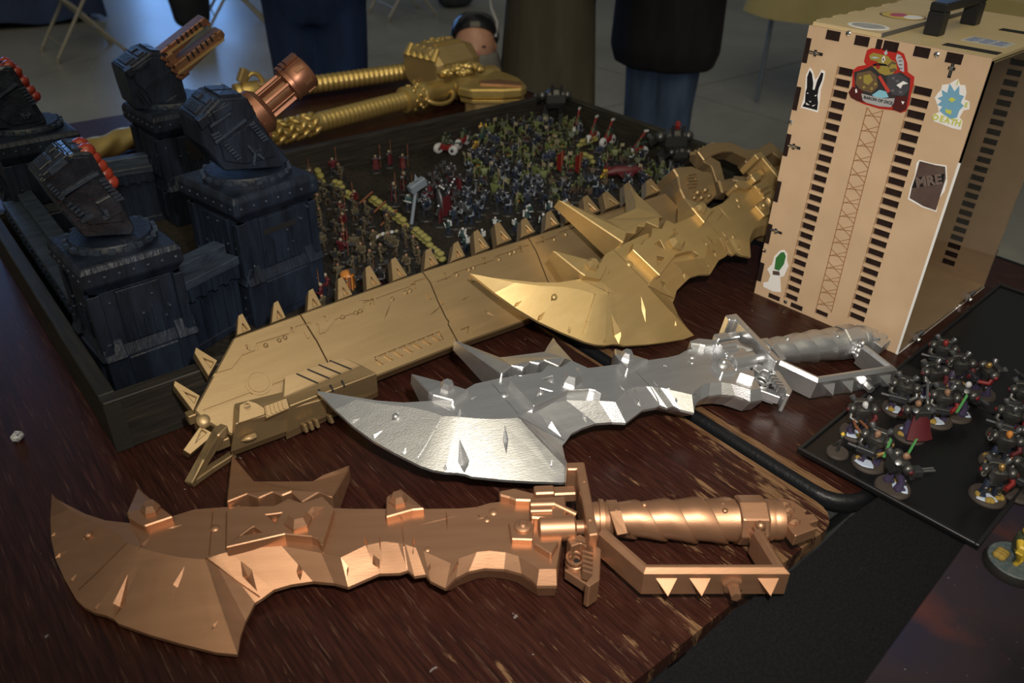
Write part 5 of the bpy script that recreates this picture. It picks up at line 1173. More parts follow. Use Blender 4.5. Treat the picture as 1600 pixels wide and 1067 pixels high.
    # running figure sticker reduced to plain green and grey shapes
    s_ = st(k8([(1475, 765), (1500, 760), (1520, 785), (1518, 830), (1528, 860), (1510, 900), (1500, 925), (1475, 930), (1480, 1025), (1430, 1020), (1372, 992), (1370, 965), (1400, 960), (1415, 920), (1395, 880), (1425, 850), (1440, 800)], 850, 200, 3.9975), M['white'], 'cutout_sticker', t)
    st(k8([(1482, 775), (1502, 775), (1512, 800), (1500, 850), (1470, 890), (1440, 880), (1450, 810)], 850, 200, 3.9975), mat('sticker_green', (.035, .16, .04), .4), 'green_patch', s_, 1)
    st(k8([(1430, 890), (1470, 895), (1475, 920), (1430, 915)], 850, 200, 3.9975), mat('sticker_umber', (.09, .06, .05), .4), 'brown_patch', s_, 1)
    return t
make_case()
# ------------------------------------------------------------------ painted miniatures
def pm_(name, c, r=.5, mt=0.0): return mat(name, c, r, mt)
MM = dict(base=pm_('mini_base_black', (.012, .011, .010), .6), basebr=pm_('mini_base_brown', (.045, .035, .028), .7), green=pm_('mini_green_skin', (.080, .100, .030), .5), dgreen=pm_('mini_dull_green', (.032, .042, .020), .55),
          tan=pm_('mini_tan_cloth', (.070, .056, .030), .7), brown=pm_('mini_brown_cloth', (.045, .030, .017), .7), dark=pm_('mini_black_armour', (.022, .023, .027), .4), blue=pm_('mini_blue_black_armour', (.018, .026, .048), .4),
          steel=pm_('mini_steel', (.17, .175, .185), .38, .8), red=pm_('mini_red', (.16, .010, .010), .5), maroon=pm_('mini_maroon', (.075, .008, .012), .55), white=pm_('mini_white', (.42, .43, .44), .5), bone=pm_('mini_bone', (.24, .21, .14), .6),
          orange=pm_('mini_orange', (.45, .17, .03), .5), flesh=pm_('mini_flesh', (.20, .11, .065), .55), grey=pm_('mini_grey_armour', (.085, .085, .083), .36, .75), lgrey=pm_('mini_blue_grey_stone', (.14, .17, .21), .6), purple=pm_('mini_purple_black', (.045, .035, .075), .45),
          rust=pm_('mini_rust_wood', (.17, .06, .025), .7), teal=pm_('mini_dark_teal', (.025, .06, .06), .5), yellow=pm_('mini_yellow', (.52, .36, .03), .5), brass=pm_('mini_brass', (.35, .22, .08), .4, .7), gem=pm_('mini_emerald', (.02, .20, .09), .3))
def figure(h, base_r, slots, pose=0, weapon='rifle', cape=False, hunch=0.0, wide=1.0, pack=False, seed=0, horns=False):
    """small one-piece gaming figure: disc base, striding legs, torso, arms, head, weapon. slots: base, legs, torso, head, weapon, accent"""
    r = random.Random(seed); m = MB(); u = h/34.0*1.0
    m.m = 0; m.lathe((0, 0, 0), (0, 0, 1), [(0, base_r), (.0022, base_r*.93)], 14)
    z0 = .0022
    V = lambda x, y, z: Vector((x*u*wide, y*u, z0 + z*u))
    hip = 13; sh = 24 - hunch*4; fy = hunch*5
    m.m = 1
    for s in (-1, 1):
        kx, ky = s*3.4, (2.5 if s*pose > 0 else -1.0)
        m.tube([V(s*2.2, 0, hip), V(kx, ky, 7), V(s*3.8, ky*.4, 1.5)], [2.6*u, 2.1*u, 1.7*u], 6); m.box(V(s*3.9, ky*.4+1.2, 1.0), (3.4*u, 5.0*u, 2.2*u))
    m.m = 2
    m.loft([[V(x*a, y*b + c, z) for x, y in ((-1, -.8), (1, -.8), (1.15, 0), (1, .8), (-1, .8), (-1.15, 0))] for a, b, c, z in ((3.4, 2.6, 0, hip-2), (3.0, 2.4, 0, hip+1), (4.6, 3.2, fy*.6, sh-3), (4.2, 2.6, fy, sh), (1.6, 1.4, fy, sh+1.3))])
    for s in (-1, 1): m.ball(V(s*5.4, fy, sh-1.0), 2.9*u, 7, 4, (1, 1, .9))
    aw = [V(5.6, fy, sh-2), V(6.6, fy+2.5, sh-7), V(4.0, fy+6.5, sh-7)]
    bw = [V(-5.6, fy, sh-2), V(-6.8, fy+2.0, sh-7), V(-2.0, fy+7.0, sh-8)]
    if weapon in ('blade', 'axe', 'spear'): aw = [V(5.6, fy, sh-2), V(8.5, fy+1.5, sh-4), V(9.0, fy+4.0, sh+1)]
    m.m = 3 if weapon in ('blade', 'axe') else 2
    m.tube(aw, [1.9*u, 1.7*u, 1.4*u], 6); m.tube(bw, [1.9*u, 1.7*u, 1.4*u], 6)
    m.m = 3; m.ball(V(0, fy*1.35+.6, sh+3.4), 2.6*u, 8, 5, (.9, 1.05, 1.1)); m.ball(V(aw[2].x/u/wide, aw[2].y/u, (aw[2].z-z0)/u), 1.5*u, 5, 3)
    if horns:
        for s in (-1, 1): m.cyl(V(s*1.8, fy*1.3, sh+5), V(s*4.6, fy*1.3, sh+8.5), 1.0*u, .2*u, 5)
    m.m = 4
    if weapon == 'rifle': m.bar([V(-4.5, fy+7.2, sh-9.5), V(8.5, fy+7.4, sh-5.5)], 1.5*u, 2.4*u); m.cyl(V(8, fy+7.4, sh-5.6), V(12, fy+7.5, sh-4.4), .6*u, n=5)
    elif weapon == 'gun': m.box(V(2, fy+8, sh-7), (10*u, 3.4*u, 4*u)); m.cyl(V(6, fy+8, sh-6.5), V(12.5, fy+8.4, sh-5.5), 1.2*u, n=6)
    elif weapon == 'blade': m.slab([V(8.6, fy+4, sh), V(10.4, fy+4, sh), V(11.6, fy+5, sh+12), V(8.2, fy+5, sh+13.5)], [V(8.6, fy+4.9, sh), V(10.4, fy+4.9, sh), V(11.6, fy+5.9, sh+12), V(8.2, fy+5.9, sh+13.5)])
    elif weapon == 'axe': m.cyl(V(9, fy+4, sh-8), V(9.3, fy+4.5, sh+12), .7*u, n=5); m.slab([V(9, fy+4, sh+7), V(14, fy+4, sh+5), V(15, fy+4, sh+12), V(9, fy+4, sh+11)], [V(9, fy+5.2, sh+7), V(14, fy+5.2, sh+5), V(15, fy+5.2, sh+12), V(9, fy+5.2, sh+11)])
    elif weapon == 'spear': m.cyl(V(9, fy+4, sh-20), V(9.4, fy+4.4, sh+20), .55*u, n=5); m.pyr([V(8.3, fy+4, sh+19), V(10.5, fy+4, sh+19), V(9.4, fy+5, sh+19)], V(9.4, fy+4.4, sh+26))
    elif weapon == 'banner': m.cyl(V(9, fy+4, 3), V(9.4, fy+4.4, sh+22), .6*u, n=5); m.m = 5; m.slab([V(1, fy+4, sh+6), V(9, fy+4, sh+4), V(9, fy+4, sh+21), V(0, fy+4, sh+20)], [V(1, fy+4.8, sh+6), V(9, fy+4.8, sh+4), V(9, fy+4.8, sh+21), V(0, fy+4.8, sh+20)])
    m.m = 5
    if pack: m.box(V(0, fy-4.2, sh-3), (7*u, 3.5*u, 8*u)); m.ball(V(-3, fy-4.5, sh+1.5), 1.7*u, 6, 4); m.ball(V(3, fy-4.5, sh+1.5), 1.7*u, 6, 4)
    else: m.box(V(0, 2.6, hip), (7.2*u, 1.6*u, 1.8*u))
    if cape: m.loft([[V(x, fy-2.6-k*1.4, z) for x, k in ((-a, 0), (-a*.4, 1.1), (a*.4, 1.1), (a, 0))] + [V(x, fy-1.6-k*1.4, z) for x, k in ((a, 0), (a*.4, 1.1), (-a*.4, 1.1), (-a, 0))] for a, z in ((4.4, sh), (5.4, sh-9), (6.8, 3))])
    return m, [MM[k] for k in slots]
def mini(name, label, cat, group, m_mats): 
    m, ms = m_mats; o = m.build(name, ms); tag(o, label, cat, group); o.location = (0, 0, -50); return o
used = {}
pts_used = []
def ground(px, py, h=.010): return P(px, py, h)
def inside(p, poly):
    x, y = p; c = False
    for i in range(len(poly)):
        x1, y1 = poly[i]; x2, y2 = poly[i-1]
        if (y1 > y) != (y2 > y) and x < (x2-x1)*(y-y1)/(y2-y1)+x1: c = not c
    return c
def ok_spot(w, d=.0235):
    if not (TX0+TW+.010 < w.x < TX1-TW-.010 and TY0+TW+.014 < w.y < TY1-TW-.010): return False
    return all((w.x-q.x)**2 + (w.y-q.y)**2 > max(d, e)**2 for q, e in pts_used)
def put_at(proto, w, rz, d=.0235, k=1.0):
    first = proto.name not in used
    o = proto if first else proto.copy()
    if not first: COL.objects.link(o)
    used[proto.name] = 1
    o.location = (w.x, w.y, FZ+.0002); o.rotation_euler = (0, 0, rz); o.scale = (k, k, k); pts_used.append((w, d)); return o
rp = random.Random(42)
for c_, s_ in (((.178, .938), .075), ((.378, 1.022), .085), ((.412, 1.402), .080), ((.195, 1.432), .08)): pts_used.append((Vector((*c_, 0)), s_))
for k in range(7): pts_used.append((Vector((.430, 1.08+.045*k, 0)), .04))
# --- single pieces first
def single(name, label, cat, px, py, m, mats, rz=0.0, d=.03, k=1.0):
    w = ground(px, py); w.x = min(w.x, TX1-TW-.032); w.y = min(w.y, TY1-TW-.030); t = thing(name, label, cat, (w.x, w.y, FZ)); t.rotation_euler = (0, 0, rz)
    pts_used.append((w, d)); return t
def part(t, nm, mat_, fn, smooth=None, bevel=0): m = MB(); fn(m); return m.build(nm, MM[mat_] if isinstance(mat_, str) else mat_, t, local=True, smooth=smooth, bevel=bevel)
# sandbag walls
for i, (a, b, n_, lab) in enumerate((((493, 262), (505, 285), 3, 'short yellowish sandbag wall nearest the copper cannon tower'), ((517, 285), (538, 291), 3, 'second short sandbag wall from the copper cannon tower'), ((536, 301), (556, 309), 3, 'third short sandbag wall, before the long one'),
        ((578, 308), (637, 352), 8, 'long yellow sandbag wall with rust brown poles laid over it'), ((645, 357), (674, 382), 5, 'olive sandbag wall between the long wall and the saw teeth'), ((672, 388), (694, 404), 4, 'olive sandbag wall half hidden by the saw sword teeth'), ((902, 226), (934, 214), 4, 'olive sandbag wall alone at the far side of the horde'), ((906, 240), (930, 252), 3, 'low olive sandbag wall at the horde edge'))):
    wa, wb = ground(*a, .018), ground(*b, .018); c = (wa+wb)/2; t = thing('sandbag_barricade', lab, 'barricade', (c.x, c.y, FZ), 'sandbag walls in the tray')
    bagm = mat('sandbag_ochre', (.24, .215, .055) if i in (3, 0, 1, 2) else (.20, .19, .055), .8, noise=(.22, .20, .06), nscale=120)
    for r_ in range(2):
        for k in range(n_ - r_):
            q = wa.lerp(wb, (k+.5+.5*r_)/n_); R = Matrix.Rotation(math.atan2(wb.y-wa.y, wb.x-wa.x), 3, 'Z'); m = MB()
            m.ball((q.x, q.y, FZ+.0045+.0075*r_), .0075, 8, 5, ((wb-wa).length/n_/.0075*.56, 1.0, .62), R); m.build('sandbag', bagm, t, smooth=60)
    for k in range(5): pts_used.append((wa.lerp(wb, k/4), .017))
    if i == 3:
        for f in (.06, .42, .72):
            q = wa.lerp(wb, f) + Vector((0, 0, .006)); m = MB(); m.cyl(Vector((q.x+.004, q.y+.004, FZ+.019)), Vector((q.x-.045, q.y-.022, FZ+.012)), .0018, n=6); m.build('pole', MM['rust'], t)
# walkers, beasts and vehicles
def walker(px, py, lab, k=1.0, red=True):
    t = single('walker_model', lab, 'figurine', px, py, None, None, rz=-.5, d=.045); t.scale = (k, k, k)
    part(t, 'base', 'base', lambda m: m.lathe((0, 0, 0), (0, 0, 1), [(0, .030), (.003, .028)], 20))
    for s in (-1, 1):
        l = part(t, 'leg', 'grey', lambda m: m.bar([(s*.012, 0, .040), (s*.017, .010, .022), (s*.016, 0, .006)], .010, .012)); part(l, 'foot', 'dark', lambda m: m.box((s*.017, .004, .0055), (.015, .022, .006)), bevel=.001)
        a = part(t, 'arm', 'grey', lambda m: (m.ball((s*.026, 0, .060), .010, 8, 5), m.bar([(s*.027, 0, .058), (s*.031, .014, .044), (s*.030, .030, .046)], .010, .010)), 50)
        part(a, 'gun_barrel', 'steel', lambda m: m.cyl((s*.030, .026, .046), (s*.030, .046, .048), .0042, n=8))
    part(t, 'hull', 'grey', lambda m: m.loft([[Vector((x*a, y*b, z)) for x, y in ((-1, -1), (1, -1), (1.1, .3), (.6, 1), (-.6, 1), (-1.1, .3))] for a, b, z in ((.013, .010, .036), (.020, .016, .048), (.019, .015, .066), (.010, .009, .074))]), bevel=.0012)
    part(t, 'head', 'bone', lambda m: m.ball((0, .014, .066), .0062, 8, 5))
    part(t, 'exhaust', 'dark', lambda m: (m.cyl((-.008, -.012, .060), (-.010, -.016, .086), .003, n=6), m.cyl((.008, -.012, .060), (.010, -.016, .084), .003, n=6)))
    if red: part(t, 'red_trophy', 'red', lambda m: m.ball((.004, 0, .080), .006, 6, 4, (1, 1, 1.4)))
    return t
walker(873, 176, 'big grey walker figure standing tall in the far corner of the tray', 1.15, False)
walker(1106, 246, 'dark walker figure with a red trophy on top, far right end of the tray', 1.15)
walker(1080, 262, 'smaller dark walker beside the red-topped one at the tray end', .7, False)
def bike(px, py, rz, lab, body='red', grp='white-wheeled bikes'):
    t = single('bike_model', lab, 'figurine', px, py, None, None, rz=rz, d=.026); t['group'] = grp
    for x in (-.017, .017):
        w_ = part(t, 'wheel', 'white', lambda m: m.lathe((x, -.005, .010), (0, 1, 0), [(0, .0085), (.002, .0105), (.008, .0105), (.010, .0085)], 14), 40); part(w_, 'hub', 'dark', lambda m: m.cyl((x, -.0062, .010), (x, .0065, .010), .0036, n=10))
    part(t, 'frame', body, lambda m: m.loft([[Vector((x, y*w2, z)) for y, z in ((-1, zl), (1, zl), (1, zh), (-1, zh))] for x, w2, zl, zh in ((-.020, .004, .010, .017), (-.004, .006, .008, .020), (.010, .005, .010, .021), (.020, .003, .014, .020))]), bevel=.001)
    part(t, 'rider', 'dgreen', lambda m: (m.tube([(-.002, 0, .018), (.001, 0, .028), (.004, 0, .033)], [.0045, .0055, .003], 8), m.tube([(.002, .005, .030), (.010, .006, .025)], .002, 6), m.tube([(.002, -.005, .030), (.010, -.006, .025)], .002, 6), m.ball((.006, 0, .037), .0036, 7, 4)), 60)
    part(t, 'handlebar', 'steel', lambda m: m.cyl((.012, -.008, .025), (.012, .008, .025), .0010, n=6))
    part(t, 'long_gun', 'teal', lambda m: m.cyl((.006, .008, .022), (.034, .010, .026), .0014, n=6))
    return t
for i, (x, y, rz, bd, lab) in enumerate(((672, 226, .2, 'maroon', 'maroon buggy with pale round wheels against the far tray wall'), (697, 240, -1.1, 'red', 'red bike with two white wheels left of the horde, nearest the open ground'), (716, 226, .4, 'red', 'red and white bike in front of the yellow figure'), (722, 208, .1, 'teal', 'dark teal bike nearest the far tray wall, left of the horde'),
        (905, 208, .5, 'red', 'bike with white wheel and red pole, behind the horde'), (952, 226, .2, 'red', 'white-fronted red bike under the jeans'), (996, 244, -.2, 'red', 'red bike with raised white blades at the far right'), (925, 222, .3, 'red', 'red-framed buggy by the right tray wall'))):
    b_ = bike(x, y, rz, lab, bd, 'bikes and buggies in the tray')
    if i >= 4: part(b_, 'red_spar', 'red', lambda m: m.cyl((-.010, 0, .020), (.020, .004, .050), .0022, n=6)); part(b_, 'white_blade', 'white', lambda m: m.box((.022, .004, .052), (.010, .003, .004)))
t = single('hammer_giant', 'blue grey giant hammer figure standing beyond the long sandbag wall', 'figurine', 643, 352, None, None, 0, .03)
part(t, 'shaft', 'lgrey', lambda m: m.cyl((0, 0, .002), (.020, .012, .058), .0032, n=8)); part(t, 'hammer_head', 'lgrey', lambda m: m.box((.024, .013, .064), (.034, .014, .016), Matrix.Rotation(-.35, 3, 'Y')), bevel=.002); part(t, 'base', 'base', lambda m: m.lathe((0, 0, 0), (0, 0, 1), [(0, .014), (.003, .013)], 14))
part(t, 'axe_spike', 'lgrey', lambda m: m.pyr([(.016, .010, .072), (.026, .010, .075), (.022, .018, .073)], (.020, .013, .086)))
t = single('winged_vehicle', 'maroon winged flyer lying low at the right of the horde', 'figurine', 975, 278, None, None, -.5, .05)
part(t, 'fuselage', 'maroon', lambda m: m.tube([(-.045, 0, .012), (-.02, 0, .016), (.02, 0, .016), (.05, 0, .011)], [.004, .010, .011, .003], 8), 50)
for s in (-1, 1): part(t, 'wing', 'maroon', lambda m: m.slab([(-.02, s*.008, .017), (.02, s*.008, .017), (.005, s*.034, .014), (-.015, s*.034, .014)], [(-.02, s*.008, .014), (.02, s*.008, .014), (.005, s*.034, .012), (-.015, s*.034, .012)]))
part(t, 'canopy', 'dark', lambda m: m.ball((.012, 0, .024), .007, 8, 5, (1.6, .8, .7)), 50); part(t, 'tail_fin', 'red', lambda m: m.slab([(-.045, 0, .015), (-.028, 0, .018), (-.038, 0, .034)], [(-.045, .002, .015), (-.028, .002, .018), (-.038, .002, .034)]))
for x, y, lab in ((876, 285, 'scarlet banner bearer left of the dark blue spike in the horde'), (904, 288, 'tall scarlet banner bearer at the front of the horde')):
    t = single('banner_figure', lab, 'figurine', x, y, None, None, .3, .026)
    part(t, 'base', 'base', lambda m: m.lathe((0, 0, 0), (0, 0, 1), [(0, .013), (.003, .012)], 14)); part(t, 'pole', 'rust', lambda m: m.cyl((0, 0, .003), (0, 0, .066), .0014, n=6)); part(t, 'body', 'dgreen', lambda m: (m.tube([(0, -.006, .003), (0, -.005, .016), (0, -.004, .026)], [.006, .0065, .004], 8), m.ball((0, -.003, .031), .0042, 7, 4)), 60)
    part(t, 'banner', 'red', lambda m: m.slab([(-.010, .003, .030), (.0, .001, .022), (.011, .003, .032), (.013, .002, .060), (-.013, .002, .060)], [(-.010, .0045, .030), (.0, .0025, .022), (.011, .0045, .032), (.013, .0035, .060), (-.013, .0035, .060)]))
t = single('spined_beast', 'black tall spined beast with pale bone tips left of the horde', 'figurine', 693, 338, None, None, .3, .032)
part(t, 'base', 'base', lambda m: m.lathe((0, 0, 0), (0, 0, 1), [(0, .017), (.003, .016)], 16)); part(t, 'body', 'dark', lambda m: (m.tube([(0, 0, .003), (0, .002, .020), (0, .006, .040), (0, .010, .050)], [.012, .010, .009, .004], 8), m.ball((0, .014, .052), .006, 8, 5)), 60)
for k in range(6):
    s = -1 if k % 2 else 1; x = s*(.006 + .003*(k//2))
    sp = part(t, 'spine', 'dark', lambda m: m.cyl((x*.5, -.004, .034+.005*(k//2)), (x*1.7, -.010, .058+.004*(k//2)), .0018, .0006, 5)); part(sp, 'bone_tip', 'white', lambda m: m.ball((x*1.7, -.010, .058+.004*(k//2)), .0022, 6, 4))
part(t, 'cloak', 'maroon', lambda m: m.slab([(-.012, -.008, .006), (.012, -.008, .006), (.008, -.006, .040), (-.008, -.006, .040)], [(-.012, -.011, .006), (.012, -.011, .006), (.008, -.008, .040), (-.008, -.008, .040)]))
t = single('cage_model', 'orange brown barred cage figure beside the saw sword teeth', 'figurine', 545, 452, None, None, .2, .024)
part(t, 'cage_floor', 'brown', lambda m: m.lathe((0, 0, 0), (0, 0, 1), [(0, .011), (.003, .011)], 12)); part(t, 'core', 'rust', lambda m: m.cyl((0, 0, .003), (0, 0, .022), .007, n=10))
for k in range(8): q = 2*PI*k/8; part(t, 'bar', 'orange', lambda m: m.cyl((math.cos(q)*.0095, math.sin(q)*.0095, .002), (math.cos(q)*.0095, math.sin(q)*.0095, .026), .0014, n=5))
part(t, 'cage_roof', 'orange', lambda m: m.lathe((0, 0, .025), (0, 0, 1), [(0, .011), (.004, .009), (.006, .003)], 12))
t = single('bone_serpent', 'white bone serpent coiled low near the long sandbag wall', 'figurine', 597, 377, None, None, .2, .03)
for k in range(9): part(t, 'vertebra', 'white' if k % 2 else 'bone', lambda m: m.ball((-.026+.0065*k, .010*math.sin(k*.45)-.004, .006+.0008*k), .0042-.0001*k, 6, 4, (1.2, 1, .9)))
# --- regiments
FIG = {}
def proto(key, name, lab, grp, *a, **k): FIG[key] = mini(name, lab, 'figurine', grp, figure(*a, **k))
proto('tan1', 'rifle_soldier', 'tiny tan soldier figurine with rifle between the fortress and the sandbag walls', 'tan soldiers', .0295, .0125, ('base', 'tan', 'tan', 'flesh', 'dark', 'brown'), 1, 'rifle', seed=1)
proto('tan2', 'helmet_soldier', 'tiny dark brown soldier figurine with heavy gun near the sandbag walls', 'brown soldiers', .030, .0125, ('base', 'brown', 'tan', 'tan', 'steel', 'dark'), -1, 'gun', seed=2, pack=True)
proto('redr', 'red_soldier', 'tiny soldier figurine in black and red behind the long sandbag wall', 'red and black soldiers', .030, .0125, ('base', 'dark', 'maroon', 'bone', 'rust', 'red'), 1, 'spear', seed=3)
proto('spr', 'spear_elder', 'slender dark figurine with tall orange-tipped spear on the open ground', 'spear figures by the far wall', .036, .014, ('base', 'dark', 'dark', 'bone', 'rust', 'maroon'), 1, 'spear', True, seed=4)
proto('org', 'ork_warrior', 'green-skinned horde figurine with raised blade in the packed crowd', 'green horde', .031, .0135, ('base', 'brown', 'dgreen', 'green', 'steel', 'dark'), 1, 'blade', False, .8, 1.25, seed=5)
proto('org2', 'ork_gunner', 'green-skinned horde figurine with a stubby gun in the packed crowd', 'green horde gunners', .029, .0135, ('base', 'dark', 'brown', 'green', 'steel', 'red'), -1, 'gun', False, .8, 1.2, seed=6)
proto('org3', 'ork_axeman', 'pale green horde figurine swinging an axe in the packed crowd', 'green horde axemen', .033, .0135, ('base', 'dgreen', 'green', 'green', 'bone', 'orange'), 1, 'axe', False, .6, 1.25, seed=7)
proto('blk', 'dark_warrior', 'blue-black armoured figurine in the near left part of the horde', 'dark armoured warriors', .032, .0135, ('base', 'blue', 'dark', 'lgrey', 'steel', 'blue'), 1, 'blade', False, .2, 1.2, True, seed=8, horns=True)
proto('blk2', 'dark_gunner', 'black armoured figurine with steel gun in the near part of the horde', 'dark armoured gunners', .032, .0135, ('base', 'dark', 'blue', 'steel', 'steel', 'grey'), -1, 'gun', False, .1, 1.2, True, seed=9)
proto('mar', 'red_cloaked_warrior', 'dark figurine with a maroon cloak standing left of the horde', 'maroon cloaked warriors', .034, .014, ('base', 'dark', 'dark', 'steel', 'steel', 'maroon'), 1, 'axe', True, .2, 1.1, seed=10)
proto('wht', 'white_faced_warrior', 'tiny dark figurine with white head on the open ground by the saw teeth', 'white-headed warriors', .026, .0125, ('base', 'blue', 'teal', 'white', 'white', 'white'), 1, 'rifle', seed=11, pack=True)
proto('yel', 'yellow_warrior', 'mustard yellow figurine at the left tip of the horde', 'mustard figures', .036, .015, ('base', 'brown', 'brass', 'yellow', 'steel', 'yellow'), 1, 'axe', False, .4, 1.3, seed=12)
for x, y in ((548, 262), (579, 256), (609, 260), (630, 266), (588, 268), (560, 250)):
    w_ = ground(x, y)
    if ok_spot(w_, .02): put_at(FIG['spr'], w_, rp.uniform(-1, 1), .024)
put_at(FIG['yel'], ground(745, 244), .3, .028); put_at(FIG['yel'], ground(752, 214), -.4, .026); put_at(FIG['yel'], ground(945, 290), .2, .026)
def fill(poly, keys, n, d, kk=(1.05, 1.3), tries=4000):
    xs = [p[0] for p in poly]; ys = [p[1] for p in poly]; got = 0
    for _ in range(tries):
        if got >= n: break
        p = (rp.uniform(min(xs), max(xs)), rp.uniform(min(ys), max(ys)))
        if not inside(p, poly): continue
        w_ = ground(*p)
        if not ok_spot(w_, d): continue
        ks = keys(p) if callable(keys) else keys
        put_at(FIG[rp.choice(ks)], w_, rp.uniform(-PI, PI), d, rp.uniform(*kk)); got += 1
    return got
def horde(p):
    x, y = p
    if y > 262 + (x-720)*.10 and x < 830: return ['blk', 'blk2', 'blk', 'blk2', 'org2', 'org3']
    if y > 290: return ['blk', 'org', 'org2', 'blk2']
    if x < 760 and y > 240: return ['blk', 'blk2', 'org2']
    return ['org', 'org2', 'org3', 'org', 'org3', 'blk2']
nA = fill([(745, 205), (800, 192), (885, 190), (905, 215), (900, 240), (990, 250), (1030, 268), (1040, 285), (1000, 305), (930, 318), (880, 322), (800, 338), (745, 322), (722, 285), (738, 250)], horde, 150, .0225)
nB = fill([(655, 300), (700, 278), (745, 300), (760, 330), (740, 352), (690, 358), (660, 340)], ['mar', 'blk', 'mar', 'blk2'], 22, .0235)
nC = fill([(485, 305), (520, 290), (560, 320), (610, 345), (650, 372), (655, 400), (600, 420), (560, 430), (540, 470), (500, 478), (488, 430), (480, 370)], lambda p: ['tan1', 'tan2', 'tan2', 'redr'] if p[1] > 330 or p[0] < 530 else ['redr', 'tan2'], 46, .0245)
nD = fill([(482, 262), (520, 262), (545, 300), (575, 312), (570, 330), (520, 320), (485, 300)], ['tan2', 'tan1', 'redr'], 14, .022)
nE = fill([(690, 345), (745, 360), (800, 350), (850, 335), (900, 318), (905, 345), (800, 385), (740, 395), (690, 400)], ['wht'], 13, .030)
nF = fill([(610, 300), (640, 300), (655, 330), (640, 345), (612, 325)], ['blk', 'spr', 'wht'], 5, .03)
nG = fill([(985, 300), (1030, 285), (1060, 275), (1050, 300), (1000, 318)], ['org', 'blk', 'org2'], 14, .022)
nH = fill([(505, 475), (540, 468), (560, 448), (640, 425), (660, 405), (700, 402), (690, 415), (560, 468), (500, 495)], ['redr', 'tan1', 'wht', 'mar'], 14, .026)
LM = [('the left scarlet banner', ground(876, 285)), ('the right scarlet banner', ground(904, 288)), ('the maroon winged flyer', ground(975, 278)), ('the blue grey hammer giant', ground(643, 352)), ('the black spined beast', ground(693, 338)),
      ('the far corner walker', ground(868, 190)), ('the white bone serpent', ground(597, 377)), ('the orange brown cage', ground(545, 452)), ('the copper cannon tower', Vector((.378, 1.06, 0))), ('the two white-wheeled bikes', ground(708, 235)), ('the long yellow sandbag wall', ground(607, 330))]
ORD = ' second third fourth fifth sixth seventh eighth ninth tenth eleventh twelfth thirteenth fourteenth fifteenth sixteenth seventeenth eighteenth nineteenth twentieth'.split(' ')
BASE = dict(tan1='tiny tan rifleman', tan2='tiny brown gunner with backpack', redr='tiny black and red spearman', spr='slender cloaked spear figure', org='green figure with raised blade', org2='green figure with stubby gun', org3='pale green axe figure', blk='horned blue-black warrior with blade', blk2='black armoured gunner with backpack', mar='maroon cloaked axe warrior', wht='white-headed dark warrior', yel='mustard yellow axe figure')
for k_, o_ in FIG.items():
    mem = [q for q in bpy.data.objects if q.data is o_.data and q.location.z > 0]; near = {}
    for q in mem:
        i_ = min(range(len(LM)), key=lambda i: (q.location.x-LM[i][1].x)**2 + (q.location.y-LM[i][1].y)**2); near.setdefault(i_, []).append(q)
    for i_, g_ in near.items():
        g_.sort(key=lambda q: (q.location.x-LM[i_][1].x)**2 + (q.location.y-LM[i_][1].y)**2)
        for r_, q in enumerate(g_):
            q['label'] = '%s, %snearest of its kind to %s' % (BASE[k_], (ORD[r_] + ' ' if r_ else '') if r_ < 20 else '', LM[i_][0])
for k_, o_ in list(FIG.items()):
    if o_.location.z < -10: bpy.data.objects.remove(o_)
# ------------------------------------------------------------------ black display board with the larger figures
bt = mat('black_acrylic_board', (.0045, .0048, .0055), .30, 0, .45)
c0, c1, c2 = P(1245, 705, .008), P(1525, 862, .008), P(1560, 447, .008)
ax = (c2-c0); Lb = ax.length; ax.normalize(); ay = Vector((ax.y, -ax.x, 0)); Wb = abs((c1-c0).dot(ay))
board = thing('display_board', 'flat black display board with raised rim under the grey armoured figures', 'tray', (c0.x, c0.y, TZ))
def bp_(u, v, z): return c0*1 + ax*u + ay*v + Vector((0, 0, z - .008))
def bslab(u0, v0, u1, v1, z0, z1): 
    m = MB(); t_ = [bp_(u, v, z1) for u, v in ((u0, v0), (u1, v0), (u1, v1), (u0, v1))]; m.slab(t_, [p + Vector((0, 0, z0-z1)) for p in t_]); return m
zb = .0072
bslab(0, 0, Lb, Wb, zb, zb+.003).build('board', bt, board)
for u0, v0, u1, v1 in ((0, 0, Lb, .004), (0, Wb-.004, Lb, Wb), (0, .004, .004, Wb-.004), (Lb-.004, .004, Lb, Wb-.004)): bslab(u0, v0, u1, v1, zb+.003, zb+.0065).build('rim', M['black'], board, bevel=.0006)
m = bslab(Lb*.40, .004, Lb*.44, Wb-.004, zb+.003, zb+.0045); m.build('divider', M['black'], board)
BZ = TZ + zb + .003
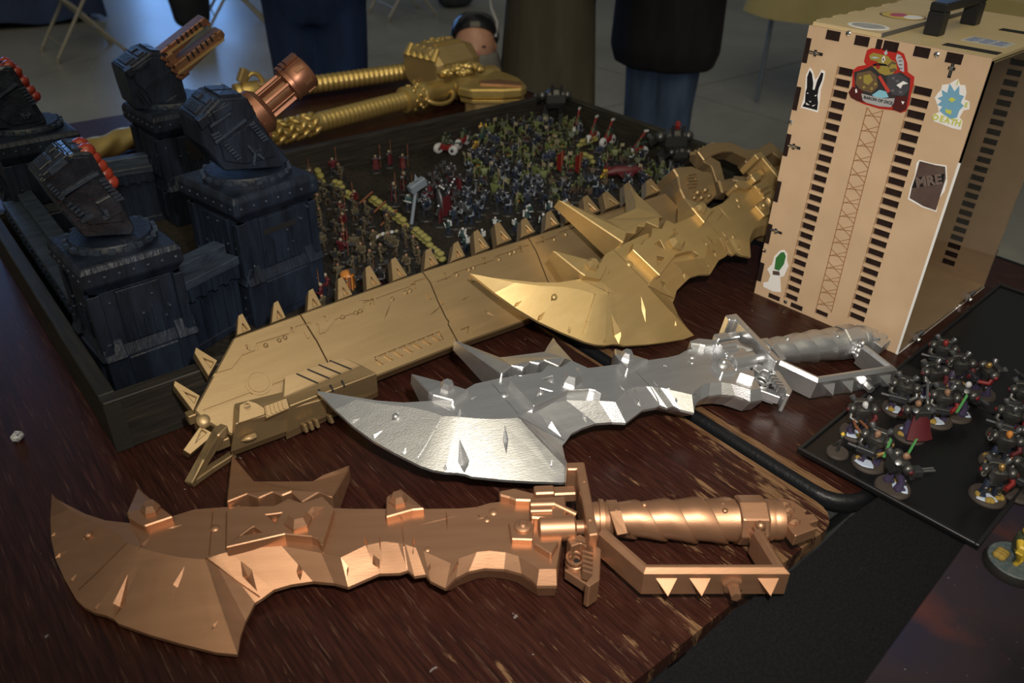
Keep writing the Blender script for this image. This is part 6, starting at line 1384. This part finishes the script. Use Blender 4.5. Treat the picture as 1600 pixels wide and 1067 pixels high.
def marine(label, px, py, rz, arm='grey', acc='maroon', head='flesh', weapon='gun', cape=None, blade=None, snow=True, k=1.0, tufts=3, cloth='purple', seed=0, base_r=.0185, grp='grey armoured figures on the black board'):
    r = random.Random(seed); w_ = P(px, py, zb+.003); t = thing('armoured_figure', label, 'figurine', (w_.x, w_.y, BZ), grp); t.rotation_euler = (0, 0, rz); u = .00118*k
    V = lambda x, y, z: (x*u, y*u, .0035 + z*u)
    b_ = part(t, 'base', 'basebr', lambda m: m.lathe((0, 0, 0), (0, 0, 1), [(0, base_r), (.0012, base_r), (.0035, base_r*.92)], 28), 40)
    if snow: part(b_, 'snow_patch', 'snow', lambda m: m.slab([(math.cos(q)*.009*(1+.25*math.sin(3*q))+.003, math.sin(q)*.007 + .006, .0046) for q in [2*PI*i/12 for i in range(12)]], [(math.cos(q)*.010*(1+.25*math.sin(3*q))+.003, math.sin(q)*.008+.006, .003) for q in [2*PI*i/12 for i in range(12)]]))
    for i in range(tufts):
        q = r.uniform(-1.2, 2.2) + i*1.4; part(b_, 'grass_tuft', 'tuft', lambda m: [m.ball((math.cos(q)*.0105 + r.uniform(-.002, .002), math.sin(q)*.0105 + r.uniform(-.002, .002), .0042), .0036, 7, 4, (1, 1, .8)) for _ in range(4)], 60)
    for s in (-1, 1):
        l = part(t, 'leg', cloth, lambda m: (m.tube([V(s*3.5, 0, 16), V(s*5.5, 3 if s > 0 else -1, 9), V(s*6, 1 if s > 0 else -3, 2)], [3.6*u, 3.3*u, 3.4*u], 8), m.box(V(s*6.3, 2.5 if s > 0 else -1.5, 1.2), (5.5*u, 8.5*u, 3*u))), 40); part(l, 'knee_pad', arm, lambda m: m.ball(V(s*5.7, 5.4 if s > 0 else 1.5, 9.5), 2.8*u, 8, 5, (1, .7, 1.1)), 50)
    part(t, 'torso', arm, lambda m: m.loft([[Vector(V(x*a, y*b+1, z)) for x, y in ((-1, -.7), (-.5, -1), (.5, -1), (1, -.7), (1, .6), (.5, 1), (-.5, 1), (-1, .6))] for a, b, z in ((5, 4, 14), (4.6, 3.8, 18), (8, 6, 24), (7.6, 5.4, 29), (3.5, 3, 31))]), 35)
    for s in (-1, 1):
        p_ = part(t, 'shoulder_pad', arm, lambda m: m.ball(V(s*10.5, 1, 28), 5.6*u, 12, 7, (.85, 1, .95)), 60); part(p_, 'pad_trim', acc, lambda m: m.ball(V(s*14.6, 1.6, 27.6), 2.5*u, 8, 5, (.6, 1, 1)), 50)
    part(t, 'head', head, lambda m: (m.ball(V(0, 2.5, 34.2), 3.3*u, 10, 6, (.9, 1, 1.1)), m.box(V(0, 5.4, 33.2), (2.4*u, 1.4*u, 2*u))), 60)
    pk = part(t, 'backpack', arm, lambda m: m.loft([[Vector(V(x*a, y*3.2-7.5, z)) for x, y in ((-1, -1), (1, -1), (1, 1), (-1, 1))] for a, z in ((4.5, 19), (7, 24), (8, 31), (6, 33))]), bevel=.0006)
    for s in (-1, 1): part(pk, 'exhaust_vent', 'steel', lambda m: m.lathe(V(s*6.8, -8, 31.5), (s*.5, -.3, .8), [(0, 2.2*u), (2*u, 3.1*u), (5.0*u, 2.9*u), (5.5*u, 1.6*u)], 10), 40)
    ra = [V(10.5, 1, 27), V(12, 6, 20), V(6, 12, 19)] if weapon != 'blade' else [V(10.5, 1, 27), V(15, 6, 25), V(15, 11, 30)]
    part(t, 'arm', arm, lambda m: m.tube(ra, [2.8*u, 2.6*u, 2.3*u], 8), 50); part(t, 'arm', acc, lambda m: m.tube([V(-10.5, 1, 27), V(-12.5, 5, 20), V(-6, 12, 18)], [2.8*u, 2.6*u, 2.3*u], 8), 50)
    if weapon == 'gun':
        g = part(t, 'gun', 'dark', lambda m: m.box(V(4, 14, 19), (16*u, 4.2*u, 6*u)), bevel=.0006); part(g, 'gun_barrel', 'steel', lambda m: m.cyl(V(11, 14, 20), V(20, 14.5, 20.5), 1.3*u, n=8))
    elif weapon == 'cannon':
        g = part(t, 'gun', 'dark', lambda m: m.box(V(2, 15, 18), (9*u, 10*u, 7*u)), bevel=.0006)
        for s in (-1.6, 1.6): part(g, 'gun_barrel', 'steel', lambda m: m.cyl(V(2+s, 18, 19), V(2+s, 31, 20), 1.1*u, n=8))
    elif weapon == 'blade':
        part(t, 'sword', 'steel', lambda m: m.slab([V(14, 11, 29), V(16.5, 11, 29), V(17.5, 22, 47), V(15.6, 23, 49)], [V(14, 12, 29), V(16.5, 12, 29), V(17.5, 23, 47), V(15.6, 24, 49)]))
    elif weapon == 'prong':
        for s in (-1, 1): part(t, 'claw_blade', 'rust', lambda m: m.bar([V(8+s*3, 12, 22), V(8+s*5, 24, 24), V(8+s*2.5, 36, 24)], 2.2*u, 1.2*u))
    if cape: part(t, 'cape', cape, lambda m: m.loft([[Vector(V(x, -8.5-k_*2.5 - sw, z)) for x, k_ in ((-a, 0), (-a*.4, 1), (a*.4, 1), (a, 0))] + [Vector(V(x, -7.2-k_*2.5 - sw, z)) for x, k_ in ((a, 0), (a*.4, 1), (-a*.4, 1), (-a, 0))] for a, z, sw in ((8, 28, 0), (10, 16, 3), (13, 5, 8))]), 50)
    if blade: part(t, 'green_blade', 'leaf', lambda m: m.slab([V(-13, 10, 18), V(-10.5, 10, 18), V(-12, 15, 44), V(-14, 15, 42)], [V(-13, 11, 18), V(-10.5, 11, 18), V(-12, 16, 44), V(-14, 16, 42)]))
    return t
MM['snow'] = pm_('mini_pale_snow', (.42, .50, .62), .6); MM['tuft'] = pm_('mini_mustard_tuft', (.28, .19, .035), .9); MM['leaf'] = pm_('mini_bright_green', (.10, .36, .11), .4)
for i, (x, y, rz, kw, lab) in enumerate((
    (1336, 677, 2.4, dict(weapon='prong', head='white'), 'grey armoured figurine with two long copper prongs under the silver cleaver guard'),
    (1357, 724, 1.8, dict(cloth='purple', head='flesh', acc='brass', blade=True), 'purple-legged figurine with upright green blade near the board edge'),
    (1394, 762, -2.2, dict(weapon='cannon', head='flesh', blade=True, acc='maroon'), 'nearest figurine of the left group, pointing a twin gun right'),
    (1420, 680, -.6, dict(cape='maroon', weapon='blade', head='flesh'), 'figurine with a sweeping dark red cape in the left group'),
    (1462, 657, 2.2, dict(acc='red', blade=True), 'grey figurine with a thin green blade in the middle of the left group'),
    (1402, 640, 2.0, dict(head='grey', acc='steel'), 'grey figurine with round shoulders touching the silver guard spikes'),
    (1492, 648, -1.9, dict(acc='red', weapon='gun', head='white'), 'grey figurine aiming right at the edge of the left group'),
    (1447, 617, 2.6, dict(head='grey', acc='maroon'), 'grey figurine in the second row behind the dark red cape'),
    (1531, 616, .95, dict(head='brass', acc='red', snow=False, tufts=0, weapon='gun'), 'yellow-helmeted figurine alone on a plain base at the board divider'),
    (1488, 603, 2.3, dict(head='grey', acc='maroon', snow=False, weapon='blade'), 'grey figurine with steel sword beside the yellow-helmeted one'),
    (1462, 578, 2.0, dict(head='red', acc='maroon', snow=False), 'grey figurine with red face at the back of the left group'),
    (1542, 776, 2.2, dict(weapon='blade', acc='red', head='brass', cloth='blue', tufts=5), 'figurine on a mustard tufted base at the front of the right group'),
    (1590, 770, 1.6, dict(snow=False, tufts=0, acc='orange', head='flesh', cloth='grey'), 'figurine on a plain base cut by the right frame edge, front row'),
    (1556, 724, 2.0, dict(weapon='blade', acc='maroon', head='orange', cloth='blue'), 'figurine with two long steel blades pointing left in the right group'),
    (1598, 722, 1.4, dict(acc='orange', head='flesh', cloth='brown'), 'orange-armed figurine at the right frame edge, second row'),
    (1566, 684, 1.9, dict(acc='red', head='steel'), 'grey figurine with crimson back in the right group'),
    (1604, 680, 1.2, dict(acc='maroon', head='grey'), 'grey figurine half out of frame behind the orange-armed one'),
    (1584, 648, 2.2, dict(acc='maroon', head='white', weapon='gun'), 'grey figurine with gun pointing left at the back of the right group'),
    (1612, 622, 1.0, dict(acc='maroon', head='grey'), 'grey figurine farthest back in the right group, mostly out of frame'))):
    marine(lab, x, y, rz, seed=i, **kw)
w_ = P(1308, 708, zb+.003); t = thing('candle_figure', 'small skeletal figurine with a yellow flame head on a plain round base', 'figurine', (w_.x, w_.y, BZ))
part(t, 'base', 'basebr', lambda m: m.lathe((0, 0, 0), (0, 0, 1), [(0, .0125), (.001, .0125), (.0032, .0115)], 24), 40); part(t, 'body', 'grey', lambda m: (m.tube([(-.002, 0, .003), (-.0015, 0, .011), (0, 0, .018)], [.0012, .0016, .0022], 6), m.tube([(.002, 0, .003), (.0015, .001, .011), (0, 0, .018)], [.0012, .0016, .0022], 6), m.tube([(0, 0, .017), (0, 0, .021)], [.0026, .0016], 6), m.tube([(.002, 0, .020), (.005, .002, .015), (.004, .005, .012)], .0010, 5), m.tube([(-.002, 0, .020), (-.005, .002, .015), (-.004, .005, .012)], .0010, 5)), 50)
part(t, 'skull', 'dark', lambda m: m.ball((0, 0, .0235), .0026, 8, 5), 60); part(t, 'flame', 'yellow', lambda m: m.lathe((0, 0, .0255), (0, 0, 1), [(0, .0016), (.002, .0024), (.005, .0003)], 8), 50)
# yellow figure on the printed mat
w_ = P(1583, 884, .008); t = thing('winged_figure', 'yellow figurine on a tall dark round base on the nebula mat', 'figurine', (w_.x, w_.y, TZ+.0062))
part(t, 'base', 'base', lambda m: m.lathe((0, 0, 0), (0, 0, 1), [(0, .0265), (.003, .027), (.009, .025)], 30), 40)
part(t, 'base_top', mat('blue_green_base_top', (.05, .075, .085), .6, noise=(.10, .12, .11), nscale=200), lambda m: m.lathe((0, 0, .0088), (0, 0, 1), [(0, .0245), (.0012, .0235)], 30))
part(t, 'grass_tuft', 'tuft', lambda m: [m.ball((-.010+.004*(i % 3), .010+.004*(i//3), .012), .0045, 7, 4, (1, 1, .8)) for i in range(6)], 60)
for s in (-1, 1): part(t, 'leg', 'yellow', lambda m: m.tube([(s*.004, .002, .026), (s*.007, -.004, .018), (s*.006, -.002, .010)], [.0032, .003, .0026], 8), 50)
part(t, 'torso', 'dgreen', lambda m: m.tube([(0, .002, .024), (0, .002, .034), (0, .004, .042)], [.006, .008, .005], 10), 50); part(t, 'head', 'yellow', lambda m: m.ball((0, .002, .047), .0045, 9, 6), 60)
for s in (-1, 1): part(t, 'arm', 'yellow', lambda m: m.tube([(s*.008, .002, .038), (s*.017, -.002, .036), (s*.024, -.004, .044)], [.0036, .0032, .0026], 8), 50)
part(t, 'blade', 'yellow', lambda m: m.bar([(-.022, -.004, .042), (-.040, -.006, .050)], .006, .0016))
print('minis', nA, nB, nC, nD, nE, nF, nG, nH)
# ------------------------------------------------------------------ people standing behind the tables
def organic(mb, name, material, parent, voxel=.014, smooth_it=4):
    o = mb.build(name, material, parent, local=True, fix=True)
    r = o.modifiers.new('r', 'REMESH'); r.mode = 'VOXEL'; r.voxel_size = voxel; r.use_smooth_shade = True
    s = o.modifiers.new('s', 'SMOOTH'); s.factor = .5; s.iterations = smooth_it
    return evaluated(o, None)
skin = mat('skin', (.42, .22, .15), .5, noise=(.47, .26, .18), nscale=30)
hairm = mat('dark_hair', (.03, .02, .015), .6)
shoem = mat('black_shoe', (.015, .015, .015), .5)
def fold(c1, c2, name, sc=9): return mat(name, c1, .85, 0, .25, noise=c2, nscale=sc, stretch=(2.2, 2.2, .5), bump=.6, bscale=14)
def person(label, x, y, rz, h, top, trousers, kind='jacket', build_=1.0, hem=.66, sp=1.0):
    """adult figure facing +Y in its own frame; height h"""
    t = thing('person', label, 'person', (x, y, 0)); t.rotation_euler = (0, 0, rz); k = h/1.75
    V = lambda a, b, c: Vector((a*k*build_, b*k, c*k))
    m = MB()
    for s in (-1, 1):
        m.tube([V(s*.09*sp, 0, .90), V(s*.092*sp, .01, .50), V(s*.096*sp, -.01, .08)], [.080*k, .055*k, .038*k], 12); m.ball(V(s*.10*sp, .06, .045), .042*k, 10, 6, (.9, 2.2, .8))
        m.tube([V(s*.18, 0, 1.42), V(s*.24, -.02, 1.14), V(s*.12, .03, 1.0)], [.048*k, .040*k, .028*k], 10)
        hc = V(s*.105, .02, .97); m.ball(hc, .036*k, 8, 6, (.55, 1.1, 1.1))
        for q in range(4): m.tube([hc + V(-.004, .020, .024-.016*q), hc + V(-s*.012, .055+.006*(q in (1, 2)), .020-.015*q), hc + V(-s*.034, .060, .014-.013*q)], [.0095*k, .0088*k, .008*k], 6)
        m.tube([hc + V(0, .0, .03), hc + V(-s*.026, .022, .048), hc + V(-s*.045, .045, .045)], [.011*k, .010*k, .0085*k], 6)
    m.loft([[V(a*math.cos(q), b*math.sin(q), z) for q in [2*PI*i/14 for i in range(14)]] for a, b, z in ((.15, .10, .84), (.165, .115, .95), (.14, .10, 1.10), (.17, .12, 1.30), (.18, .10, 1.42), (.06, .06, 1.48))])
    m.tube([V(0, -.01, 1.44), V(0, .01, 1.56)], .055*k, 10); m.ball(V(0, .02, 1.635), .098*k, 14, 10, (.80, .98, 1.18))
    m.ball(V(0, .118, 1.625), .016*k, 8, 5, (.8, 1, 1.3)); m.ball(V(0, .10, 1.585), .02*k, 8, 5, (1.2, .5, .4))
    for s in (-1, 1): m.ball(V(s*.082, .01, 1.63), .02*k, 8, 5, (.4, .8, 1.3))
    body = organic(m, 'body', skin, t, .012)
    for s in (-1, 1): e = MB(); e.ball(V(s*.032, .108, 1.645), .011*k, 8, 6); e.build('eye', M['white'], body, local=True, smooth=60)
    m = MB(); m.ball(V(0, -.005, 1.665), .105*k, 14, 10, (.84, .98, 1.1)); organic(m, 'hair', hairm, t, .014)
    m = MB()
    for s in (-1, 1): m.tube([V(s*.088*sp, 0, .93), V(s*.090*sp, .005, .72), V(s*.092*sp, .012, .50), V(s*.096*sp, -.008, .10)], [.098*k, .088*k, .074*k, .066*k], 14)
    m.loft([[V(a*math.cos(q), b*math.sin(q), z) for q in [2*PI*i/16 for i in range(16)]] for a, b, z in ((.14, .11, .80), (.178, .128, .88), (.172, .122, .98), (.160, .112, 1.06))])
    organic(m, 'trousers', trousers, t, .013)
    for s in (-1, 1): m = MB(); m.ball(V(s*.104*sp, .065, .045), .05*k, 10, 6, (.95, 2.5, .95)); organic(m, 'shoe', shoem, t, .012)
    m = MB()
    if kind == 'jacket': pr = ((.185, .150, hem), (.205, .165, hem+.06), (.200, .160, max(.90, hem+.12)), (.180, .14, 1.05), (.205, .155, 1.30), (.20, .125, 1.42), (.08, .08, 1.49))
    else: pr = ((.225, .185, .26), (.205, .165, .55), (.180, .145, .85), (.160, .125, 1.06), (.195, .145, 1.30), (.19, .115, 1.42), (.075, .075, 1.48))
    m.loft([[V(a*math.cos(q)*(1+.035*math.sin(5*q)*(1.5-z)), b*math.sin(q)*(1+.06*math.sin(7*q)*(1.5-z)), z) for q in [2*PI*i/28 for i in range(28)]] for a, b, z in pr])
    for s in (-1, 1): m.tube([V(s*.185, 0, 1.41), V(s*.265, -.02, 1.14), V(s*.185, .055, .94)], [.072*k, .066*k, .058*k], 12)
    organic(m, 'jacket' if kind == 'jacket' else 'long_coat', top, t, .013)
    return t
navy = fold((.008, .018, .055), (.012, .028, .085), 'navy_denim'); blackj = fold((.006, .006, .009), (.011, .011, .015), 'black_jacket_cloth')
jean = fold((.035, .055, .105), (.06, .095, .17), 'blue_denim'); olive = fold((.048, .042, .029), (.075, .066, .046), 'olive_coat_cloth', 5); dkt = fold((.008, .010, .02), (.014, .018, .03), 'dark_sweater_cloth')
def stand(px, py, depth): q = CP + ray(px, py)*depth; return q.x, q.y
ax_, ay_ = stand(498, 70, 2.62); person('person in dark navy jeans standing behind the far mace, seen from the hips down', ax_, ay_, 2.5, 1.78, dkt, navy, 'jacket', .97, .93, .80)
bx_, by_ = stand(858, 90, 2.68); pb = person('person in a long olive coat standing behind the wedge-headed mace', bx_, by_, 2.2, 1.74, olive, dkt, 'coat', .82, .66, .7)
cx_, cy_ = stand(1036, 110, 2.92); person('person in black jacket and blue jeans standing behind the right end of the tray', cx_, cy_, 2.0, 1.72, blackj, jean, 'jacket', .98, .645, .64)
m = MB(); a_ = CP + ray(764, -12)*2.60; b_ = CP + ray(768, 14)*2.60; c_ = CP + ray(777, 36)*2.60; d_ = CP + ray(774, 58)*2.60
m.tube([a_ + Vector((0, 0, .3)), a_, b_, c_, d_], .0055, 8)
o = m.build('white_strap', mat('grey_white_cord', (.30, .31, .33), .6), None, smooth=60); tag(o, 'pale grey strap hanging beside the olive coat, above the small black cap', 'strap')
# small child with a black cap at table height
q = CP + ray(742, 70)*2.62
t = thing('person', 'small person with glossy black cap and grey top, face just above the gold maces', 'person', (q.x, q.y, 0)); fz = math.atan2(CP.y-q.y, CP.x-q.x) - PI/2; t.rotation_euler = (0, 0, fz)
hz = q.z; R_ = .072
m = MB(); m.ball((0, 0, hz), R_, 16, 12, (.92, 1.0, 1.1)); m.tube([(0, -.01, hz-.11), (0, 0, hz-.05)], .035, 10); m.ball((0, .072, hz-.012), .011, 8, 5)
for s in (-1, 1): m.ball((s*.066, 0, hz-.005), .014, 8, 5, (.5, .8, 1.2)); m.tube([(s*.07, 0, hz-.16), (s*.11, .02, hz-.27), (s*.09, .10, hz-.33)], [.030, .026, .020], 10); m.tube([(s*.05, 0, hz-.40), (s*.055, 0, .22), (s*.055, 0, .04)], [.052, .042, .034], 10); m.ball((s*.055, .03, .03), .03, 8, 5, (1, 2, .9)); m.ball((s*.085, .125, hz-.335), .022, 8, 5, (.8, 1.3, 1))
m.loft([[Vector((a*math.cos(q_), b*math.sin(q_), z)) for q_ in [2*PI*i/12 for i in range(12)]] for a, b, z in ((.085, .07, hz-.44), (.09, .075, hz-.30), (.085, .06, hz-.15), (.04, .04, hz-.11))])
body = organic(m, 'body', skin, t, .008, 3)
for s in (-1, 1):
    e = MB(); e.ball((s*.027, .062, hz+.008), .0075, 8, 6, (1.2, .8, .45)); e.build('eye', mat('dark_eye', (.02, .012, .01), .2), body, local=True, smooth=60)
m = MB(); m.ball((.0, .082, hz-.012), .011, 10, 6, (1.3, .6, .9)); m.build('pacifier', mat('pink_plastic', (.65, .12, .30), .35), body, local=True, smooth=60)
m = MB()
for k_, (r_, z_) in enumerate(((.078, .022), (.079, .035), (.073, .062), (.052, .084), (.02, .092))): pass
m.loft([[Vector((r_*math.cos(q_)*.96, r_*math.sin(q_)*1.05 - .006, hz+z_)) for q_ in [2*PI*i/22 for i in range(22)]] for r_, z_ in ((.0815, .016), (.0835, .030), (.080, .052), (.066, .076), (.040, .090), (.012, .095))])
Rc = Matrix.Translation((0, -.012, hz+.012)) @ Matrix.Rotation(math.radians(38), 4, 'X') @ Matrix.Translation((0, 0, -hz-.010)); m.v = [Rc @ v for v in m.v]
cp_ = m.build('cap', mat('glossy_black_cap', (.012, .013, .017), .18), t, local=True, smooth=60)
m = MB()
m.loft([[Vector((a*math.cos(q_), b*math.sin(q_), z)) for q_ in [2*PI*i/16 for i in range(16)]] for a, b, z in ((.105, .085, hz-.46), (.108, .088, hz-.30), (.100, .076, hz-.16), (.095, .085, hz-.10), (.086, .086, hz-.05), (.076, .084, hz-.018), (.060, .076, hz-.016))])
for s in (-1, 1): m.tube([(s*.08, 0, hz-.15), (s*.12, .02, hz-.27), (s*.095, .09, hz-.32)], [.040, .036, .030], 10)
organic(m, 'grey_top', fold((.12, .115, .11), (.17, .165, .155), 'grey_fleece'), t, .009, 3)
m = MB()
for s in (-1, 1): m.tube([(s*.05, 0, hz-.42), (s*.056, 0, .24), (s*.056, 0, .06)], [.062, .054, .046], 10)
organic(m, 'trousers', dkt, t, .010, 3)
# ------------------------------------------------------------------ folding chairs, far tables and bags
chm = mat('beige_steel_chair', (.33, .31, .26), .4, .2); cap_m = mat('grey_rubber_foot', (.22, .21, .19), .6)
def chair(label, x, y, rz):
    t = thing('folding_chair', label, 'chair', (x, y, 0), 'beige folding chairs across the hall'); t.rotation_euler = (0, 0, rz)
    def pt(nm, fn, mt=chm, par=None, **k): m = MB(); fn(m); return m.build(nm, mt, par or t, local=True, **k)
    for s in (-1, 1):
        f = pt('leg', lambda m: m.tube([(s*.205, -.21, .02), (s*.205, .06, .40), (s*.205, .16, .62), (s*.20, .21, .82)], .0115, 8), smooth=50); pt('foot_cap', lambda m: m.cyl((s*.205, -.215, 0), (s*.205, -.20, .035), .016, n=8), cap_m, f)
        f = pt('leg', lambda m: m.tube([(s*.188, .23, .02), (s*.188, -.03, .33), (s*.188, -.16, .445)], .0115, 8), smooth=50); pt('foot_cap', lambda m: m.cyl((s*.188, .236, 0), (s*.188, .22, .035), .016, n=8), cap_m, f)
    pt('seat', lambda m: m.slab(rrect(-.20, -.20, .20, .19, .05, .455), rrect(-.20, -.20, .20, .19, .05, .437)), bevel=.004)
    pt('backrest', lambda m: m.loft([[Vector((x_, .165+.06*(z-.62)/.2+.03*(1-(x_/.2)**2)+o_, z)) for x_ in [-.2+.04*i for i in range(11)]] + [Vector((x_, .165+.06*(z-.62)/.2+.03*(1-(x_/.2)**2)+o_-.006, z)) for x_ in [.2-.04*i for i in range(11)]] for z, o_ in ((.62, 0), (.70, 0), (.80, 0))]))
    for z_, y_, w_ in ((.10, -.153, .205), (.13, .138, .188)): pt('crossbar', lambda m: m.cyl((-w_, y_, z_), (w_, y_, z_), .007, n=6))
    return t
f1 = P(90, 100, -TZ); r1 = P(187, 85, -TZ); f2 = P(75, 82, -TZ)
c_ = (r1+f2)/2; chair('beige folding chair with crossed legs at the top left corner', c_.x, c_.y, -PI/2)
a_, b_ = P(352, 47, -TZ), P(408, 45, -TZ); c_ = (a_+b_)/2; chair('beige folding chair by the dark bag, left of the navy jeans', c_.x+.02, c_.y+.2, -PI/2-.3)
a_, b_ = P(618, 36, -TZ), P(678, 24, -TZ); c_ = (a_+b_)/2; chair('beige folding chair just right of the navy jeans', c_.x, c_.y+.2, -PI/2-.15)
def draped(label, x0, y0, x1, y1, drop, mt, legs=True, rz=0.0, legmat=None):
    t = thing('draped_table', label, 'table', ((x0+x1)/2, (y0+y1)/2, 0)); z = .745
    cx0, cy0 = (x0+x1)/2, (y0+y1)/2
    m = MB(); m.box2((x0+.02, y0+.02, z-.03), (x1-.02, y1-.02, z-.004)); m.build('table_top', M['black'], t)
    n = 26; out = rrect(x0, y0, x1, y1, .04, 0, 3)
    ring = []
    pts = []
    for i, p in enumerate(out):
        q_ = out[(i+1) % len(out)]; sN = max(1, int((q_-p).length/.09))
        for k in range(sN): pts.append(p.lerp(q_, k/sN))
    c0 = Vector((cx0, cy0, 0)); rings = []
    for f, wv in ((0, 0), (.08, .0), (.5, .5), (1, 1)):
        rg = []
        for i, p in enumerate(pts):
            d = (p-c0); d.z = 0; d.normalize(); rg.append(p + d*(.02*f + wv*.018*math.sin(i*1.7)) + Vector((0, 0, z - .004*(f > 0) - drop*f*(1+.03*math.sin(i*.9)))))
        rings.append(rg)
    m = MB(); m.loft(rings, cap=False); m.slab([p + Vector((0, 0, .001)) for p in rings[0]], [p - Vector((0, 0, .002)) for p in rings[0]]); m.build('cloth', mt, t, smooth=60)
    for xx in (x0+.08, x1-.08):
        for yy in (y0+.12, y1-.12): m = MB(); m.tube([(xx, yy, z-.03), (xx, yy, .012)], .013, 8); m.build('leg', legmat or legm, t, smooth=50)
    return t
ycl = mat('pale_yellow_cloth', (.46, .38, .16), .7, noise=(.52, .43, .20), nscale=6)
q = P(1217, 158, -TZ); greyleg = mat('grey_blue_steel_tube', (.16, .19, .24), .4, .3)
qc = P(1166, 20, -.25)
draped('far table under a pale yellow cloth at the top right, behind the case', qc.x, qc.y-2.3, qc.x+.80, qc.y, .25, ycl, legmat=greyleg)
bcl = mat('navy_table_drape', (.012, .022, .07), .6, noise=(.03, .055, .15), nscale=4)
q = P(140, 56, -TZ); draped('far table with floor length navy drape behind the top left chair', q.x-1.9, q.y+.5, q.x+.25, q.y+1.3, .70, bcl)
def bag(label, px, py, w_, h_, col):
    q = P(px, py, -TZ); t = thing('bag', label, 'bag', (q.x, q.y, 0)); m = MB()
    m.loft([[Vector((a*w_/2*math.cos(q_), a*w_*.33*math.sin(q_), z*h_)) for q_ in [2*PI*i/14 for i in range(14)]] for a, z in ((.55, 0), (.86, .08), (1, .4), (.95, .75), (.7, .96), (.3, 1.0))])
    mt = mat(label.split()[0] + '_bag_cloth', col, .7, noise=tuple(c*1.7 for c in col), nscale=9)
    organic(m, 'bag_body', mt, t, .02, 4); m = MB(); m.tube([(-.06, 0, h_*.97), (-.05, .01, h_*1.12), (.05, .01, h_*1.12), (.06, 0, h_*.97)], .010, 8); m.build('bag_handle', M['black'], t, local=True, smooth=50)
bag('navy black rounded bag on the floor above the twin copper guns', 303, 42, .32, .5, (.008, .009, .016))
bag('dark slate bag on the floor above the small black cap', 712, 10, .4, .4, (.02, .022, .032))
bag('charcoal bag on the floor behind the right end of the case', 1588, 36, .55, .42, (.030, .031, .034))
